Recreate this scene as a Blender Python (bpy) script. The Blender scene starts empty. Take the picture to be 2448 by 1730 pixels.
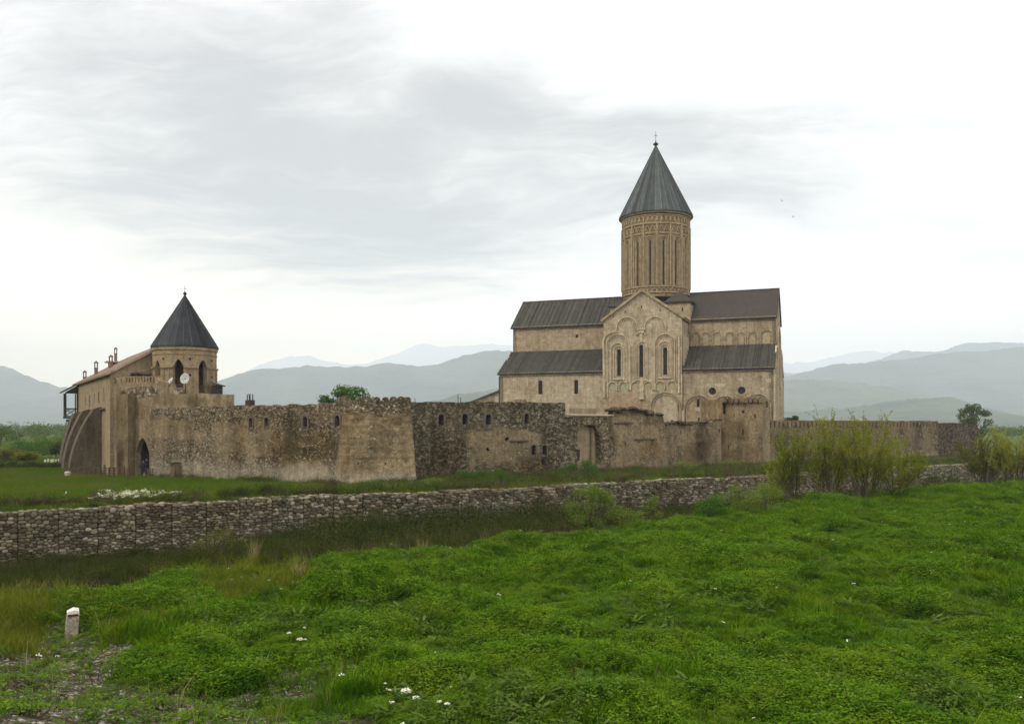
import bpy, math, random
import numpy as np
from mathutils import Vector, Matrix, noise as mnoise
from mathutils.geometry import delaunay_2d_cdt

random.seed(7)
RNG = np.random.default_rng(11)
SC = bpy.context.scene
COL = SC.collection
PI = math.pi

# ------------------------------------------------------------------ camera geometry
FPX, CXP, HY, CZ, WPX = 2051.0, 1224.0, 1020.0, 5.0, 2448.0


def at(px, d, z=0.0):
    """plan point seen in column px of the photograph at depth d"""
    return Vector(((px - CXP) / FPX * d, d, z))


def zat(py, d):
    return CZ + (HY - py) / FPX * d


class Frame:
    """vertical plane in plan: u to the right along it, v into the depth, z up"""

    def __init__(s, p0, p1=None, ang=None):
        s.o = Vector((p0[0], p0[1], 0))
        s.a = ang if ang is not None else math.atan2(p1[1] - p0[1], p1[0] - p0[0])
        s.u = Vector((math.cos(s.a), math.sin(s.a), 0))
        s.v = Vector((-math.sin(s.a), math.cos(s.a), 0))
        s.len = (Vector((p1[0], p1[1], 0)) - s.o).length if p1 is not None else 0

    def hit(s, px, py, v=0.0):
        k = (px - CXP) / FPX
        o = s.o + s.v * v
        # o.x + t*ux = k*(o.y + t*uy)
        t = (k * o.y - o.x) / (s.u.x - k * s.u.y)
        d = o.y + t * s.u.y
        return (t, zat(py, d))

    def hitu(s, px, v=0.0):
        return s.hit(px, HY, v)[0]

    def w(s, u, v, z=0.0):
        p = s.o + s.u * u + s.v * v
        return Vector((p.x, p.y, z))


# ------------------------------------------------------------------ objects
def tag(o, label=None, cat=None, group=None, kind=None):
    if label: o['label'] = label
    if cat: o['category'] = cat
    if group: o['group'] = group
    if kind: o['kind'] = kind
    return o


def thing(name, label, cat, loc=(0, 0, 0), rotz=0.0, group=None):
    o = bpy.data.objects.new(name, None)
    o.empty_display_size = 0.5
    COL.objects.link(o)
    o.location = loc
    o.rotation_euler = (0, 0, rotz)
    return tag(o, label, cat, group)


def obj(name, mesh, mat=None, parent=None, loc=(0, 0, 0), rot=(0, 0, 0), scale=(1, 1, 1)):
    o = bpy.data.objects.new(name, mesh)
    COL.objects.link(o)
    if mat is not None and len(mesh.materials) == 0:
        for m in (mat if isinstance(mat, (list, tuple)) else [mat]):
            mesh.materials.append(m)
    if parent is not None: o.parent = parent
    o.location = loc
    o.rotation_euler = rot
    o.scale = scale
    return o


def copy_tree(o, parent=None):
    c = o.copy()
    COL.objects.link(c)
    c.parent = parent
    for ch in o.children:
        copy_tree(ch, c)
    return c


class MB:
    """collects shapes and links them as one mesh"""

    def __init__(s):
        s.v, s.f, s.m, s.mi = [], [], [], 0

    def add(s, vs, fs):
        b = len(s.v)
        s.v += [tuple(p) for p in vs]
        s.f += [tuple(b + i for i in f) for f in fs]
        s.m += [s.mi] * len(fs)
        return s

    def box(s, c, size, rotz=0.0, taper=1.0):
        hx, hy, hz = size[0] / 2, size[1] / 2, size[2] / 2
        ca, sa = math.cos(rotz), math.sin(rotz)
        vs = []
        for k, (x, y, z) in enumerate([(-1, -1, -1), (1, -1, -1), (1, 1, -1), (-1, 1, -1), (-1, -1, 1), (1, -1, 1), (1, 1, 1), (-1, 1, 1)]):
            t = taper if z > 0 else 1.0
            X, Y = x * hx * t, y * hy * t
            vs.append((c[0] + X * ca - Y * sa, c[1] + X * sa + Y * ca, c[2] + z * hz))
        return s.add(vs, [(3, 2, 1, 0), (4, 5, 6, 7), (0, 1, 5, 4), (1, 2, 6, 5), (2, 3, 7, 6), (3, 0, 4, 7)])

    def tube(s, pts, r, n=6, r1=None, cap=True):
        pts = [Vector(p) for p in pts]
        L = len(pts)
        vs, fs = [], []
        for i, p in enumerate(pts):
            d = (pts[min(i + 1, L - 1)] - pts[max(i - 1, 0)])
            if d.length < 1e-9: d = Vector((0, 0, 1))
            d.normalize()
            a = d.cross(Vector((0, 0, 1)) if abs(d.z) < .9 else Vector((1, 0, 0))).normalized()
            b = d.cross(a)
            rr = r if r1 is None else r + (r1 - r) * i / max(1, L - 1)
            for k in range(n):
                t = 2 * PI * k / n
                vs.append(p + a * (rr * math.cos(t)) + b * (rr * math.sin(t)))
        for i in range(L - 1):
            for k in range(n):
                fs.append((i * n + k, i * n + (k + 1) % n, (i + 1) * n + (k + 1) % n, (i + 1) * n + k))
        if cap:
            fs.append(tuple(range(n - 1, -1, -1)))
            fs.append(tuple((L - 1) * n + k for k in range(n)))
        return s.add(vs, fs)

    def lathe(s, c, prof, n=24, a0=0.0, cap=True):
        vs, fs = [], []
        for (r, z) in prof:
            for k in range(n):
                t = a0 + 2 * PI * k / n
                vs.append((c[0] + r * math.cos(t), c[1] + r * math.sin(t), c[2] + z))
        for i in range(len(prof) - 1):
            for k in range(n):
                fs.append((i * n + k, i * n + (k + 1) % n, (i + 1) * n + (k + 1) % n, (i + 1) * n + k))
        if cap:
            fs.append(tuple(range(n - 1, -1, -1)))
            fs.append(tuple((len(prof) - 1) * n + k for k in range(n)))
        return s.add(vs, fs)

    def mesh(s, name, mats=None, smooth=False):
        me = bpy.data.meshes.new(name)
        me.from_pydata(s.v, [], s.f)
        if mats is not None:
            for m in (mats if isinstance(mats, (list, tuple)) else [mats]):
                me.materials.append(m)
        if max(s.m, default=0) > 0:
            me.polygons.foreach_set('material_index', s.m)
        if smooth:
            me.polygons.foreach_set('use_smooth', [True] * len(s.f))
        me.update()
        return me

    def build(s, name, mats, parent=None, loc=(0, 0, 0), rot=(0, 0, 0), smooth=False):
        return obj(name, s.mesh(name, mats, smooth), None, parent, loc, rot)


def ident(u, v, z): return (u, v, z)


def inside(pt, poly):
    x, y = pt
    c = False
    n = len(poly)
    for i in range(n):
        x0, y0 = poly[i]
        x1, y1 = poly[i - 1]
        if (y0 > y) != (y1 > y) and x < (x1 - x0) * (y - y0) / (y1 - y0 + 1e-15) + x0:
            c = not c
    return c


def ccw(poly):
    a = sum(poly[i - 1][0] * poly[i][1] - poly[i][0] * poly[i - 1][1] for i in range(len(poly)))
    return list(poly) if a > 0 else list(reversed(poly))


def plate(mb, outer, holes=(), v0=0.0, t=0.5, mp=ident, grid=None, back=True, sides=True, rough=0.0):
    """flat wall of thickness t with real openings, front at v0; mp bends it into place"""
    outer = ccw(outer)
    holes = [ccw(h) for h in holes]
    pts, edges = [], []
    for loop in [outer] + holes:
        b = len(pts)
        pts += loop
        edges += [(b + i, b + (i + 1) % len(loop)) for i in range(len(loop))]
    if grid:
        xs = [p[0] for p in outer]; zs = [p[1] for p in outer]
        x = min(xs) + grid[0]
        while x < max(xs):
            z = min(zs) + grid[1]
            while z < max(zs):
                p = (x, z)
                if inside(p, outer) and not any(min(q[0] for q in h) - .05 < x < max(q[0] for q in h) + .05 and min(q[1] for q in h) - .05 < z < max(q[1] for q in h) + .05 for h in holes):
                    pts.append(p)
                z += grid[1]
            x += grid[0]
    r = delaunay_2d_cdt([Vector(p) for p in pts], edges, [], 0, 1e-5)
    vs = [(p.x, p.y) for p in r[0]]
    tris = []
    for f in r[2]:
        c = (sum(vs[i][0] for i in f) / len(f), sum(vs[i][1] for i in f) / len(f))
        if inside(c, outer) and not any(inside(c, h) for h in holes):
            tris.append(tuple(f))
    def dv(x, z):
        if not rough: return 0
        return rough * (mnoise.noise(Vector((x * 1.3, z * 1.3, 3.1))) + .5 * mnoise.noise(Vector((x * 3.7, z * 3.7, 7.7))))
    mb.add([mp(x, v0 + dv(x, z), z) for x, z in vs], tris)
    if back:
        mb.add([mp(x, v0 + t, z) for x, z in vs], [tuple(reversed(f)) for f in tris])
    for li, loop in enumerate([outer] + holes):
        if li == 0 and not sides: continue
        n = len(loop)
        vv = [mp(x, v0 + dv(x, z), z) for x, z in loop] + [mp(x, v0 + t, z) for x, z in loop]
        ff = [(i, n + i, n + (i + 1) % n, (i + 1) % n) for i in range(n)]
        if li: ff = [tuple(reversed(f)) for f in ff]
        mb.add(vv, ff)
    return mb


def ribbon(mb, path, w, h, v0=0.0, mp=ident, closed=False):
    """moulding of width w standing h proud of the plane v0"""
    P = [Vector(p) for p in path]
    n = len(P)
    L = []
    for i in range(n):
        a = P[i - 1] if (i or closed) else P[i]
        b = P[(i + 1) % n] if (i < n - 1 or closed) else P[i]
        d = (b - a)
        if d.length < 1e-9: d = Vector((1, 0))
        d.normalize()
        nn = Vector((-d.y, d.x))
        q = P[i]
        L.append([(q + nn * w / 2, 0), (q + nn * w * .38, h), (q - nn * w * .38, h), (q - nn * w / 2, 0)])
    vs = [mp(c[0].x, v0 - c[1], c[0].y) for ring in L for c in ring]
    fs = []
    m = n if closed else n - 1
    for i in range(m):
        j = (i + 1) % n
        for k in range(3):
            fs.append((i * 4 + k, i * 4 + k + 1, j * 4 + k + 1, j * 4 + k))
    if not closed:
        fs += [(0, 1, 2, 3), ((n - 1) * 4 + 3, (n - 1) * 4 + 2, (n - 1) * 4 + 1, (n - 1) * 4)]
    return mb.add(vs, fs)


def arch(xc, w, z0, z1, n=8, pointed=False, legs=True):
    """outline of an arched opening, width w, from z0 to the crown z1"""
    R = w / 2
    pts = []
    if pointed:
        rise = min(R * 1.5, (z1 - z0) * .55)
        zs = z1 - rise
        pts.append((xc - R, z0))
        for i in range(n + 1):
            t = i / n
            pts.append((xc - R * (1 - t) ** .62 if t < 1 else xc, zs + rise * (t ** 1.05)))
        for i in range(n - 1, -1, -1):
            t = i / n
            pts.append((xc + R * (1 - t) ** .62, zs + rise * (t ** 1.05)))
        pts.append((xc + R, z0))
    else:
        zs = z1 - R
        if legs: pts.append((xc - R, z0))
        for i in range(2 * n + 1):
            a = PI - PI * i / (2 * n)
            pts.append((xc + R * math.cos(a), zs + R * math.sin(a)))
        if legs: pts.append((xc + R, z0))
    out = []
    for p in pts:
        if not out or (abs(p[0] - out[-1][0]) + abs(p[1] - out[-1][1])) > 1e-5: out.append(p)
    return out


def rect(x0, x1, z0, z1): return [(x0, z0), (x1, z0), (x1, z1), (x0, z1)]


def rough_top(pts, step=.45, amp=.09, seed=0):
    """a broken masonry top line through the given points"""
    rr = random.Random(seed)
    out = []
    for (a, b) in zip(pts[:-1], pts[1:]):
        L = math.hypot(b[0] - a[0], b[1] - a[1])
        n = max(1, int(L / step))
        for i in range(n):
            t = i / n
            j = rr.uniform(-amp, amp) if (i or out) else 0
            out.append((a[0] + (b[0] - a[0]) * t + (rr.uniform(-.1, .1) * step if i else 0), a[1] + (b[1] - a[1]) * t + j))
    out.append(pts[-1])
    return out


def roof_slab(mb, a, b, c, d, t=.22, seams=0, sw=.09, sh=.09, sag=0.0):
    """a-b the eave, d-c the ridge; a slab with standing seams running up the slope"""
    a, b, c, d = map(Vector, (a, b, c, d))
    nrm = (b - a).cross(d - a).normalized()
    if nrm.z < 0: nrm = -nrm
    lo = [p - nrm * t for p in (a, b, c, d)]
    mb.add([a, b, c, d] + lo, [(0, 1, 2, 3), (7, 6, 5, 4), (0, 4, 5, 1), (1, 5, 6, 2), (2, 6, 7, 3), (3, 7, 4, 0)])
    e = (b - a).normalized()
    for i in range(seams + 1) if seams else ():
        s_ = i / seams
        s_ = min(max(s_, .004), .996)
        p, q = a.lerp(b, s_), d.lerp(c, s_)
        vs = [p - e * sw / 2 + nrm * .004, p + e * sw / 2 + nrm * .004, p + e * sw / 2 + nrm * sh, p - e * sw / 2 + nrm * sh,
              q - e * sw / 2 + nrm * .004, q + e * sw / 2 + nrm * .004, q + e * sw / 2 + nrm * sh, q - e * sw / 2 + nrm * sh]
        mb.add(vs, [(0, 1, 2, 3), (7, 6, 5, 4), (0, 4, 5, 1), (1, 5, 6, 2), (2, 6, 7, 3), (3, 7, 4, 0)])
    return mb


# ------------------------------------------------------------------ numpy noise
def _h(ix, iy, s):
    n = (ix.astype(np.int64) * 374761393 + iy.astype(np.int64) * 668265263 + s * 1442695041) & 0xffffffff
    n = ((n ^ (n >> 13)) * 1274126177) & 0xffffffff
    return ((n ^ (n >> 16)) & 0xffff) / 65535.0


def vnoise(x, y, s=0):
    x = np.asarray(x, float); y = np.asarray(y, float)
    ix, iy = np.floor(x), np.floor(y)
    fx, fy = x - ix, y - iy
    fx = fx * fx * (3 - 2 * fx); fy = fy * fy * (3 - 2 * fy)
    a, b = _h(ix, iy, s), _h(ix + 1, iy, s)
    c, d = _h(ix, iy + 1, s), _h(ix + 1, iy + 1, s)
    return (a * (1 - fx) + b * fx) * (1 - fy) + (c * (1 - fx) + d * fx) * fy


def fbm(x, y, s=0, o=4):
    t, a, n = 0, .5, 0
    for i in range(o):
        t = t + a * vnoise(np.asarray(x) * 2 ** i + i * 17.3, np.asarray(y) * 2 ** i - i * 9.1, s + i)
        n += a
        a *= .5
    return t / n


def np_mesh(name, verts, quads, attr=None, smooth=False):
    me = bpy.data.meshes.new(name)
    nv, nf = len(verts), len(quads)
    k = quads.shape[1]
    me.vertices.add(nv)
    me.vertices.foreach_set('co', np.ascontiguousarray(verts, dtype=np.float32).ravel())
    me.loops.add(nf * k)
    me.loops.foreach_set('vertex_index', np.ascontiguousarray(quads, dtype=np.int32).ravel())
    me.polygons.add(nf)
    me.polygons.foreach_set('loop_start', np.arange(nf, dtype=np.int32) * k)
    me.polygons.foreach_set('loop_total', np.full(nf, k, dtype=np.int32))
    if smooth: me.polygons.foreach_set('use_smooth', np.ones(nf, dtype=bool))
    if attr:
        for an, vals in attr.items():
            at_ = me.attributes.new(an, 'FLOAT', 'POINT')
            at_.data.foreach_set('value', np.ascontiguousarray(vals, dtype=np.float32))
    me.update(calc_edges=True)
    me.validate()
    return me


# ------------------------------------------------------------------ materials
class NT:
    def __init__(s, name):
        s.mat = bpy.data.materials.new(name)
        s.mat.use_nodes = True
        s.t = s.mat.node_tree
        s.t.nodes.clear()
        s.out = s.t.nodes.new('ShaderNodeOutputMaterial')

    def n(s, ty, **kw):
        nd = s.t.nodes.new(ty)
        for k, v in kw.items(): setattr(nd, k, v)
        return nd

    def set(s, sock, v):
        if isinstance(v, bpy.types.NodeSocket): s.t.links.new(v, sock)
        elif v is not None:
            if hasattr(sock.default_value, '__len__') and not hasattr(v, '__len__'): v = [v] * len(sock.default_value)
            if hasattr(sock.default_value, '__len__') and len(sock.default_value) == 4 and len(v) == 3: v = (*v, 1)
            sock.default_value = v

    def coord(s, kind='Object'): return s.n('ShaderNodeTexCoord').outputs[kind]

    def pos(s): return s.n('ShaderNodeNewGeometry').outputs['Position']

    def map(s, vec, scale=(1, 1, 1), loc=(0, 0, 0), rot=(0, 0, 0)):
        m = s.n('ShaderNodeMapping')
        s.set(m.inputs['Vector'], vec)
        m.inputs['Scale'].default_value = scale
        m.inputs['Location'].default_value = loc
        m.inputs['Rotation'].default_value = rot
        return m.outputs[0]

    def noise(s, vec, scale, detail=4, rough=.55, dist=0, color=False):
        n = s.n('ShaderNodeTexNoise')
        s.set(n.inputs['Vector'], vec)
        n.inputs['Scale'].default_value = scale
        n.inputs['Detail'].default_value = detail
        n.inputs['Roughness'].default_value = rough
        n.inputs['Distortion'].default_value = dist
        return n.outputs['Color' if color else 'Fac']

    def voro(s, vec, scale, feature='F1', rnd=1.0):
        n = s.n('ShaderNodeTexVoronoi', feature=feature)
        s.set(n.inputs['Vector'], vec)
        n.inputs['Scale'].default_value = scale
        n.inputs['Randomness'].default_value = rnd
        return n.outputs

    def math(s, op, a, b=None, c=None, clamp=False):
        n = s.n('ShaderNodeMath', operation=op, use_clamp=clamp)
        s.set(n.inputs[0], a)
        if b is not None: s.set(n.inputs[1], b)
        if c is not None: s.set(n.inputs[2], c)
        return n.outputs[0]

    def vmath(s, op, a, b=None, scale=None):
        n = s.n('ShaderNodeVectorMath', operation=op)
        s.set(n.inputs[0], a)
        if b is not None: s.set(n.inputs[1], b)
        if scale is not None: s.set(n.inputs['Scale'], scale)
        return n.outputs[0]

    def mix(s, fac, a, b, blend='MIX'):
        n = s.n('ShaderNodeMix', data_type='RGBA', blend_type=blend)
        n.clamp_factor = True
        s.set(n.inputs[0], fac)
        s.set(n.inputs[6], a)
        s.set(n.inputs[7], b)
        return n.outputs[2]

    def ramp(s, fac, stops, interp='LINEAR'):
        n = s.n('ShaderNodeValToRGB')
        cr = n.color_ramp
        cr.interpolation = interp
        while len(cr.elements) < len(stops): cr.elements.new(.5)
        for e, (p, c) in zip(cr.elements, stops):
            e.position = p
            e.color = (*c, 1) if hasattr(c, '__len__') else (c, c, c, 1)
        s.set(n.inputs[0], fac)
        return n.outputs[0]

    def smooth(s, v, a, b):
        n = s.n('ShaderNodeMapRange', interpolation_type='SMOOTHSTEP')
        s.set(n.inputs[0], v)
        n.inputs[1].default_value = a
        n.inputs[2].default_value = b
        return n.outputs[0]

    def sep(s, vec):
        n = s.n('ShaderNodeSeparateXYZ')
        s.set(n.inputs[0], vec)
        return n.outputs

    def bump(s, h, strength=.5, dist=.05, normal=None):
        n = s.n('ShaderNodeBump')
        s.set(n.inputs['Height'], h)
        n.inputs['Strength'].default_value = strength
        n.inputs['Distance'].default_value = dist
        if normal is not None: s.set(n.inputs['Normal'], normal)
        return n.outputs[0]

    def done(s, col, rough=.85, normal=None, metal=0.0, spec=.25, **kw):
        b = s.n('ShaderNodeBsdfPrincipled')
        s.set(b.inputs['Base Color'], col)
        s.set(b.inputs['Roughness'], rough)
        b.inputs['Metallic'].default_value = metal
        b.inputs['Specular IOR Level'].default_value = spec
        if normal is not None: s.set(b.inputs['Normal'], normal)
        s.t.links.new(b.outputs[0], s.out.inputs[0])
        return s.mat


def plain(name, col, rough=.8, metal=0., var=.25, scale=3.0, spec=.25):
    t = NT(name)
    c = t.noise(t.coord(), scale, 5)
    dark = tuple(x * (1 - var) for x in col)
    lite = tuple(min(1, x * (1 + var)) for x in col)
    return t.done(t.ramp(c, [(.3, dark), (.7, lite)]), rough, None, metal, spec)


def blob(t, sx, sz, warp, u, z, ru, rz, soft=.5):
    """soft irregular patch on a wall round (u, z)"""
    a = t.math('DIVIDE', t.math('SUBTRACT', sx, u), ru)
    b = t.math('DIVIDE', t.math('SUBTRACT', sz, z), rz)
    d = t.math('SQRT', t.math('ADD', t.math('MULTIPLY', a, a), t.math('MULTIPLY', b, b)))
    d = t.math('ADD', d, warp)
    return t.smooth(d, 1 + soft, 1 - soft)


def masonry(name, plaster=.5, stones=((.07, .055, .03), (.22, .18, .11), (.42, .37, .27)), mortar=(.10, .075, .04),
            plast=((.20, .145, .075), (.34, .26, .145)), scale=3.6, grime=.6, foot=0.0, course=0.0, patches=(), stains=(), off=0.0, fine=1.0, grid=None, pits=.35, mottle=.6, cover=1.0):
    """rubble stonework, partly under old render, with stains of its own"""
    t = NT(name)
    P = t.map(t.coord(), loc=(off, off * .7, off * .3))
    O = t.sep(t.coord())
    wn = t.noise(P, 1.7, 3, color=True)
    Pw = t.vmath('ADD', t.map(P, scale=(1, 1, 1.35)), t.vmath('SCALE', t.vmath('SUBTRACT', wn, (.5, .5, .5)), scale=.35))
    cell = t.voro(Pw, scale)
    edge = t.voro(Pw, scale, 'DISTANCE_TO_EDGE')['Distance']
    rnd = t.sep(cell['Color'])[0]
    st = t.ramp(rnd, [(0.05, stones[0]), (.5, stones[1]), (.95, stones[2])])
    big = t.noise(P, .45, 5, .6)
    med = t.noise(P, 2.3, 5, .65)
    fin = t.noise(P, 14, 4, .7)
    st = t.mix(.5, st, t.ramp(fin, [(.3, .55), (.7, 1.25)]), 'MULTIPLY')
    joint = t.smooth(edge, .01, .075)
    stone = t.mix(joint, mortar, st)
    pc = t.ramp(t.math('ADD', t.math('MULTIPLY', med, .5), t.math('MULTIPLY', t.noise(P, 7, 5, .7), .5)), [(.32, plast[0]), (.66, plast[1])])
    if course:
        # faint horizontal lifts of the masonry
        cz = t.noise(t.map(P, scale=(.25, .25, 3.2)), 1.0, 3, .6)
        pc = t.mix(course, pc, t.ramp(cz, [(.35, (.45, .42, .38)), (.6, (1.1, 1.1, 1.1))]), 'MULTIPLY')
    if grid:
        br = t.n('ShaderNodeTexBrick')
        sxyz = t.sep(t.map(P, rot=(0, 0, 0)))
        cv = t.n('ShaderNodeCombineXYZ')
        t.set(cv.inputs[0], t.math('ADD', sxyz[0], sxyz[1])); t.set(cv.inputs[1], sxyz[2])
        t.set(br.inputs['Vector'], cv.outputs[0])
        br.inputs['Color1'].default_value = (1, 1, 1, 1); br.inputs['Color2'].default_value = (.68, .66, .62, 1)
        br.inputs['Mortar'].default_value = (.42, .38, .32, 1)
        br.inputs['Scale'].default_value = 1.0
        br.inputs['Mortar Size'].default_value = .012
        br.inputs['Brick Width'].default_value = grid[0]; br.inputs['Row Height'].default_value = grid[1]
        pc = t.mix(grid[2], pc, br.outputs['Color'], 'MULTIPLY')
    # where the render still holds
    warp = t.math('MULTIPLY', t.math('SUBTRACT', t.noise(P, 1.1, 6, .7), .5), 1.5)
    pm = t.math('ADD', t.math('MULTIPLY', big, .65), t.math('MULTIPLY', t.noise(P, 3.1, 6, .75), .35))
    bias = plaster - .5
    for (u, z, ru, rz, amt) in patches:
        bb = t.math('MULTIPLY', blob(t, O[0], O[2], warp, u, z, ru, rz), amt)
        bias = t.math('ADD', bias, bb)
    pm = t.math('ADD', pm, bias)
    # stones still peep through the render where it is thin
    pm = t.math('SUBTRACT', pm, t.math('MULTIPLY', t.math('SUBTRACT', rnd, .5), .12))
    pm = t.smooth(pm, .47, .56)
    # thin render lets the stones under it show through
    thin = t.math('MULTIPLY', pm, t.math('SUBTRACT', cover, t.math('MULTIPLY', t.math('SUBTRACT', t.noise(P, .9, 4, .6), .5), .9 if cover < 1 else 0.0)), clamp=True)
    col = t.mix(thin, stone, pc)
    # stains
    gr = t.noise(t.map(P, scale=(.55, .55, .16)), 1.0, 6, .65)
    gm = t.math('MULTIPLY', t.smooth(gr, .46, .66), grime)
    col = t.mix(gm, col, t.mix(1.0, col, (.46, .43, .36), 'MULTIPLY'))
    for (u, z, ru, rz, c, amt) in stains:
        bb = t.math('MULTIPLY', blob(t, O[0], O[2], warp, u, z, ru, rz), amt)
        col = t.mix(bb, col, t.mix(1.0, col, c, 'MULTIPLY'))
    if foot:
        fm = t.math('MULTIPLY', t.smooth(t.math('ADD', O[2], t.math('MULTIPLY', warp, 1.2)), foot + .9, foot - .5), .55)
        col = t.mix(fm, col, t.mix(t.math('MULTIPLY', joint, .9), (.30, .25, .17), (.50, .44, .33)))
    # pits and putlog-sized losses, and a mottle over everything
    pv = t.voro(t.vmath('ADD', P, t.vmath('SCALE', t.vmath('SUBTRACT', wn, (.5, .5, .5)), scale=.3)), 2.6)
    pit = t.math('MULTIPLY', t.smooth(pv['Distance'], .17, .09), t.math('GREATER_THAN', t.sep(pv['Color'])[1], 1 - pits))
    col = t.mix(t.math('MULTIPLY', pit, .75), col, t.mix(1.0, col, (.30, .26, .2), 'MULTIPLY'))
    mo = t.noise(P, 1.25, 8, .72)
    col = t.mix(mottle, col, t.ramp(mo, [(.33, .58), (.5, 1.08), (.68, 1.48)]), 'MULTIPLY')
    sk = t.noise(t.map(P, scale=(1.9, 1.9, .12)), 1.4, 5, .7)
    col = t.mix(.45, col, t.ramp(sk, [(.38, .62), (.52, 1.05)]), 'MULTIPLY')
    col = t.mix(.7, col, t.ramp(fin, [(.28, .55), (.72, 1.35)]), 'MULTIPLY')
    hs = t.math('ADD', t.math('MULTIPLY', t.smooth(edge, 0, .16), t.math('SUBTRACT', 1.0, t.math('MULTIPLY', pm, .8))), t.math('ADD', t.math('MULTIPLY', med, .5), t.math('MULTIPLY', fin, .25)))
    return t.done(col, .92, t.bump(hs, 1.0, .11 * fine), spec=.12)


def roof_metal(name, a, b, streak=.5, rough=.8, cone=None, sheet=0):
    t = NT(name)
    P = t.coord()
    n1 = t.noise(P, .8, 6, .7)
    n2 = t.noise(t.map(P, scale=(2.2, .35, .35)), 1.2, 5, .65)
    n3 = t.noise(P, 9, 4, .7)
    f = t.math('ADD', t.math('MULTIPLY', n1, .45), t.math('ADD', t.math('MULTIPLY', n2, .35), t.math('MULTIPLY', n3, .2)))
    c = t.ramp(f, [(.34, a), (.64, b)])
    if sheet:
        wn = t.n('ShaderNodeTexWhiteNoise', noise_dimensions='1D')
        q = t.math('DIVIDE', t.sep(P)[0], sheet)
        t.set(wn.inputs['W'], t.math('FLOOR', q))
        c = t.mix(.45, c, t.ramp(wn.outputs['Value'], [(0, .55), (1, 1.45)]), 'MULTIPLY')
        fr = t.math('ABSOLUTE', t.math('SUBTRACT', t.math('FRACT', q), .5))
        c = t.mix(t.math('MULTIPLY', t.smooth(fr, .42, .49), .4), c, (.11, .10, .085))
    if cone:
        # every sheet of the cone has weathered a little differently
        s3 = t.sep(P)
        ang = t.math('ARCTAN2', t.math('SUBTRACT', s3[1], cone[1]), t.math('SUBTRACT', s3[0], cone[0]))
        k = t.math('FLOOR', t.math('DIVIDE', t.math('SUBTRACT', ang, cone[3]), 2 * PI / cone[2]))
        wn = t.n('ShaderNodeTexWhiteNoise', noise_dimensions='1D')
        t.set(wn.inputs['W'], k)
        c = t.mix(.85, c, t.ramp(wn.outputs['Value'], [(0, .40), (1, 1.6)]), 'MULTIPLY')
        kf = t.math('ABSOLUTE', t.math('SUBTRACT', t.math('FRACT', t.math('DIVIDE', t.math('SUBTRACT', ang, cone[3]), 2 * PI / cone[2])), .5))
        c = t.mix(t.math('MULTIPLY', t.smooth(kf, .42, .48), .8), c, t.mix(1.0, c, (2.6, 2.6, 2.5), 'MULTIPLY'))
    return t.done(c, rough, t.bump(n3, .12, .03), 0.0, .07)


def leafmat(name, cols, trans=.35, attr='rnd', patch=.0, tint=(.25, .30, .05), rough=.7, pscale=.5, deep=0):
    t = NT(name)
    a = t.n('ShaderNodeAttribute', attribute_name=attr).outputs['Fac']
    oi = t.n('ShaderNodeObjectInfo').outputs['Random']
    f = t.math('ADD', t.math('MULTIPLY', a, .6), t.math('MULTIPLY', oi, .4))
    c = t.ramp(f, [(i / (len(cols) - 1), cc) for i, cc in enumerate(cols)])
    if patch:
        p = t.noise(t.pos(), pscale, 4, .6)
        c = t.mix(t.math('MULTIPLY', t.smooth(p, .46, .62), patch), c, t.mix(.6, c, tint))
    if deep:
        # darker herbs in drifts, their tone also painting in shaded hollows
        p2 = t.noise(t.map(t.pos(), scale=(.75, 1.25, 1)), 1.0, 4, .6)
        c = t.mix(t.math('MULTIPLY', t.smooth(p2, .50, .64), deep), c, t.mix(1.0, c, (.34, .48, .55), 'MULTIPLY'))
    b = t.n('ShaderNodeBsdfPrincipled')
    t.set(b.inputs['Base Color'], c)
    b.inputs['Roughness'].default_value = rough
    b.inputs['Specular IOR Level'].default_value = 0.0
    tr = t.n('ShaderNodeBsdfTranslucent')
    t.set(tr.inputs['Color'], t.mix(1.0, c, (1.25, 1.3, .6), 'MULTIPLY'))
    m = t.n('ShaderNodeMixShader')
    m.inputs[0].default_value = trans
    t.t.links.new(b.outputs[0], m.inputs[1])
    t.t.links.new(tr.outputs[0], m.inputs[2])
    t.t.links.new(m.outputs[0], t.out.inputs[0])
    return t.mat

# ================================================================== camera, light, sky
cam_d = bpy.data.cameras.new('camera')
cam = bpy.data.objects.new('camera', cam_d)
COL.objects.link(cam)
cam.location = (0, 0, CZ)
cam.rotation_euler = (PI / 2, 0, 0)
cam_d.sensor_width = 36
cam_d.lens = 36 * FPX / WPX
cam_d.shift_y = (HY - 865) / WPX
cam_d.clip_start = .1
cam_d.clip_end = 30000
SC.camera = cam
SC.view_settings.view_transform = 'Standard'
SC.view_settings.look = 'None'
SC.view_settings.exposure = 0
SC.view_settings.gamma = 1
SC.render.engine = 'CYCLES'
SC.cycles.use_denoising = True
SC.cycles.max_bounces = 6
SC.cycles.diffuse_bounces = 3
SC.cycles.transmission_bounces = 4
SC.cycles.transparent_max_bounces = 6
SC.cycles.volume_bounces = 2
SC.cycles.caustics_reflective = False
SC.cycles.caustics_refractive = False

SUN_DIR = Vector((-.62, -.40, .68)).normalized()
sd = bpy.data.lights.new('sun', 'SUN')
sd.energy = 1.5
sd.angle = math.radians(14)
sd.color = (1.0, .93, .80)
sun = bpy.data.objects.new('sun', sd)
COL.objects.link(sun)
sun.rotation_euler = SUN_DIR.to_track_quat('Z', 'Y').to_euler()

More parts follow.
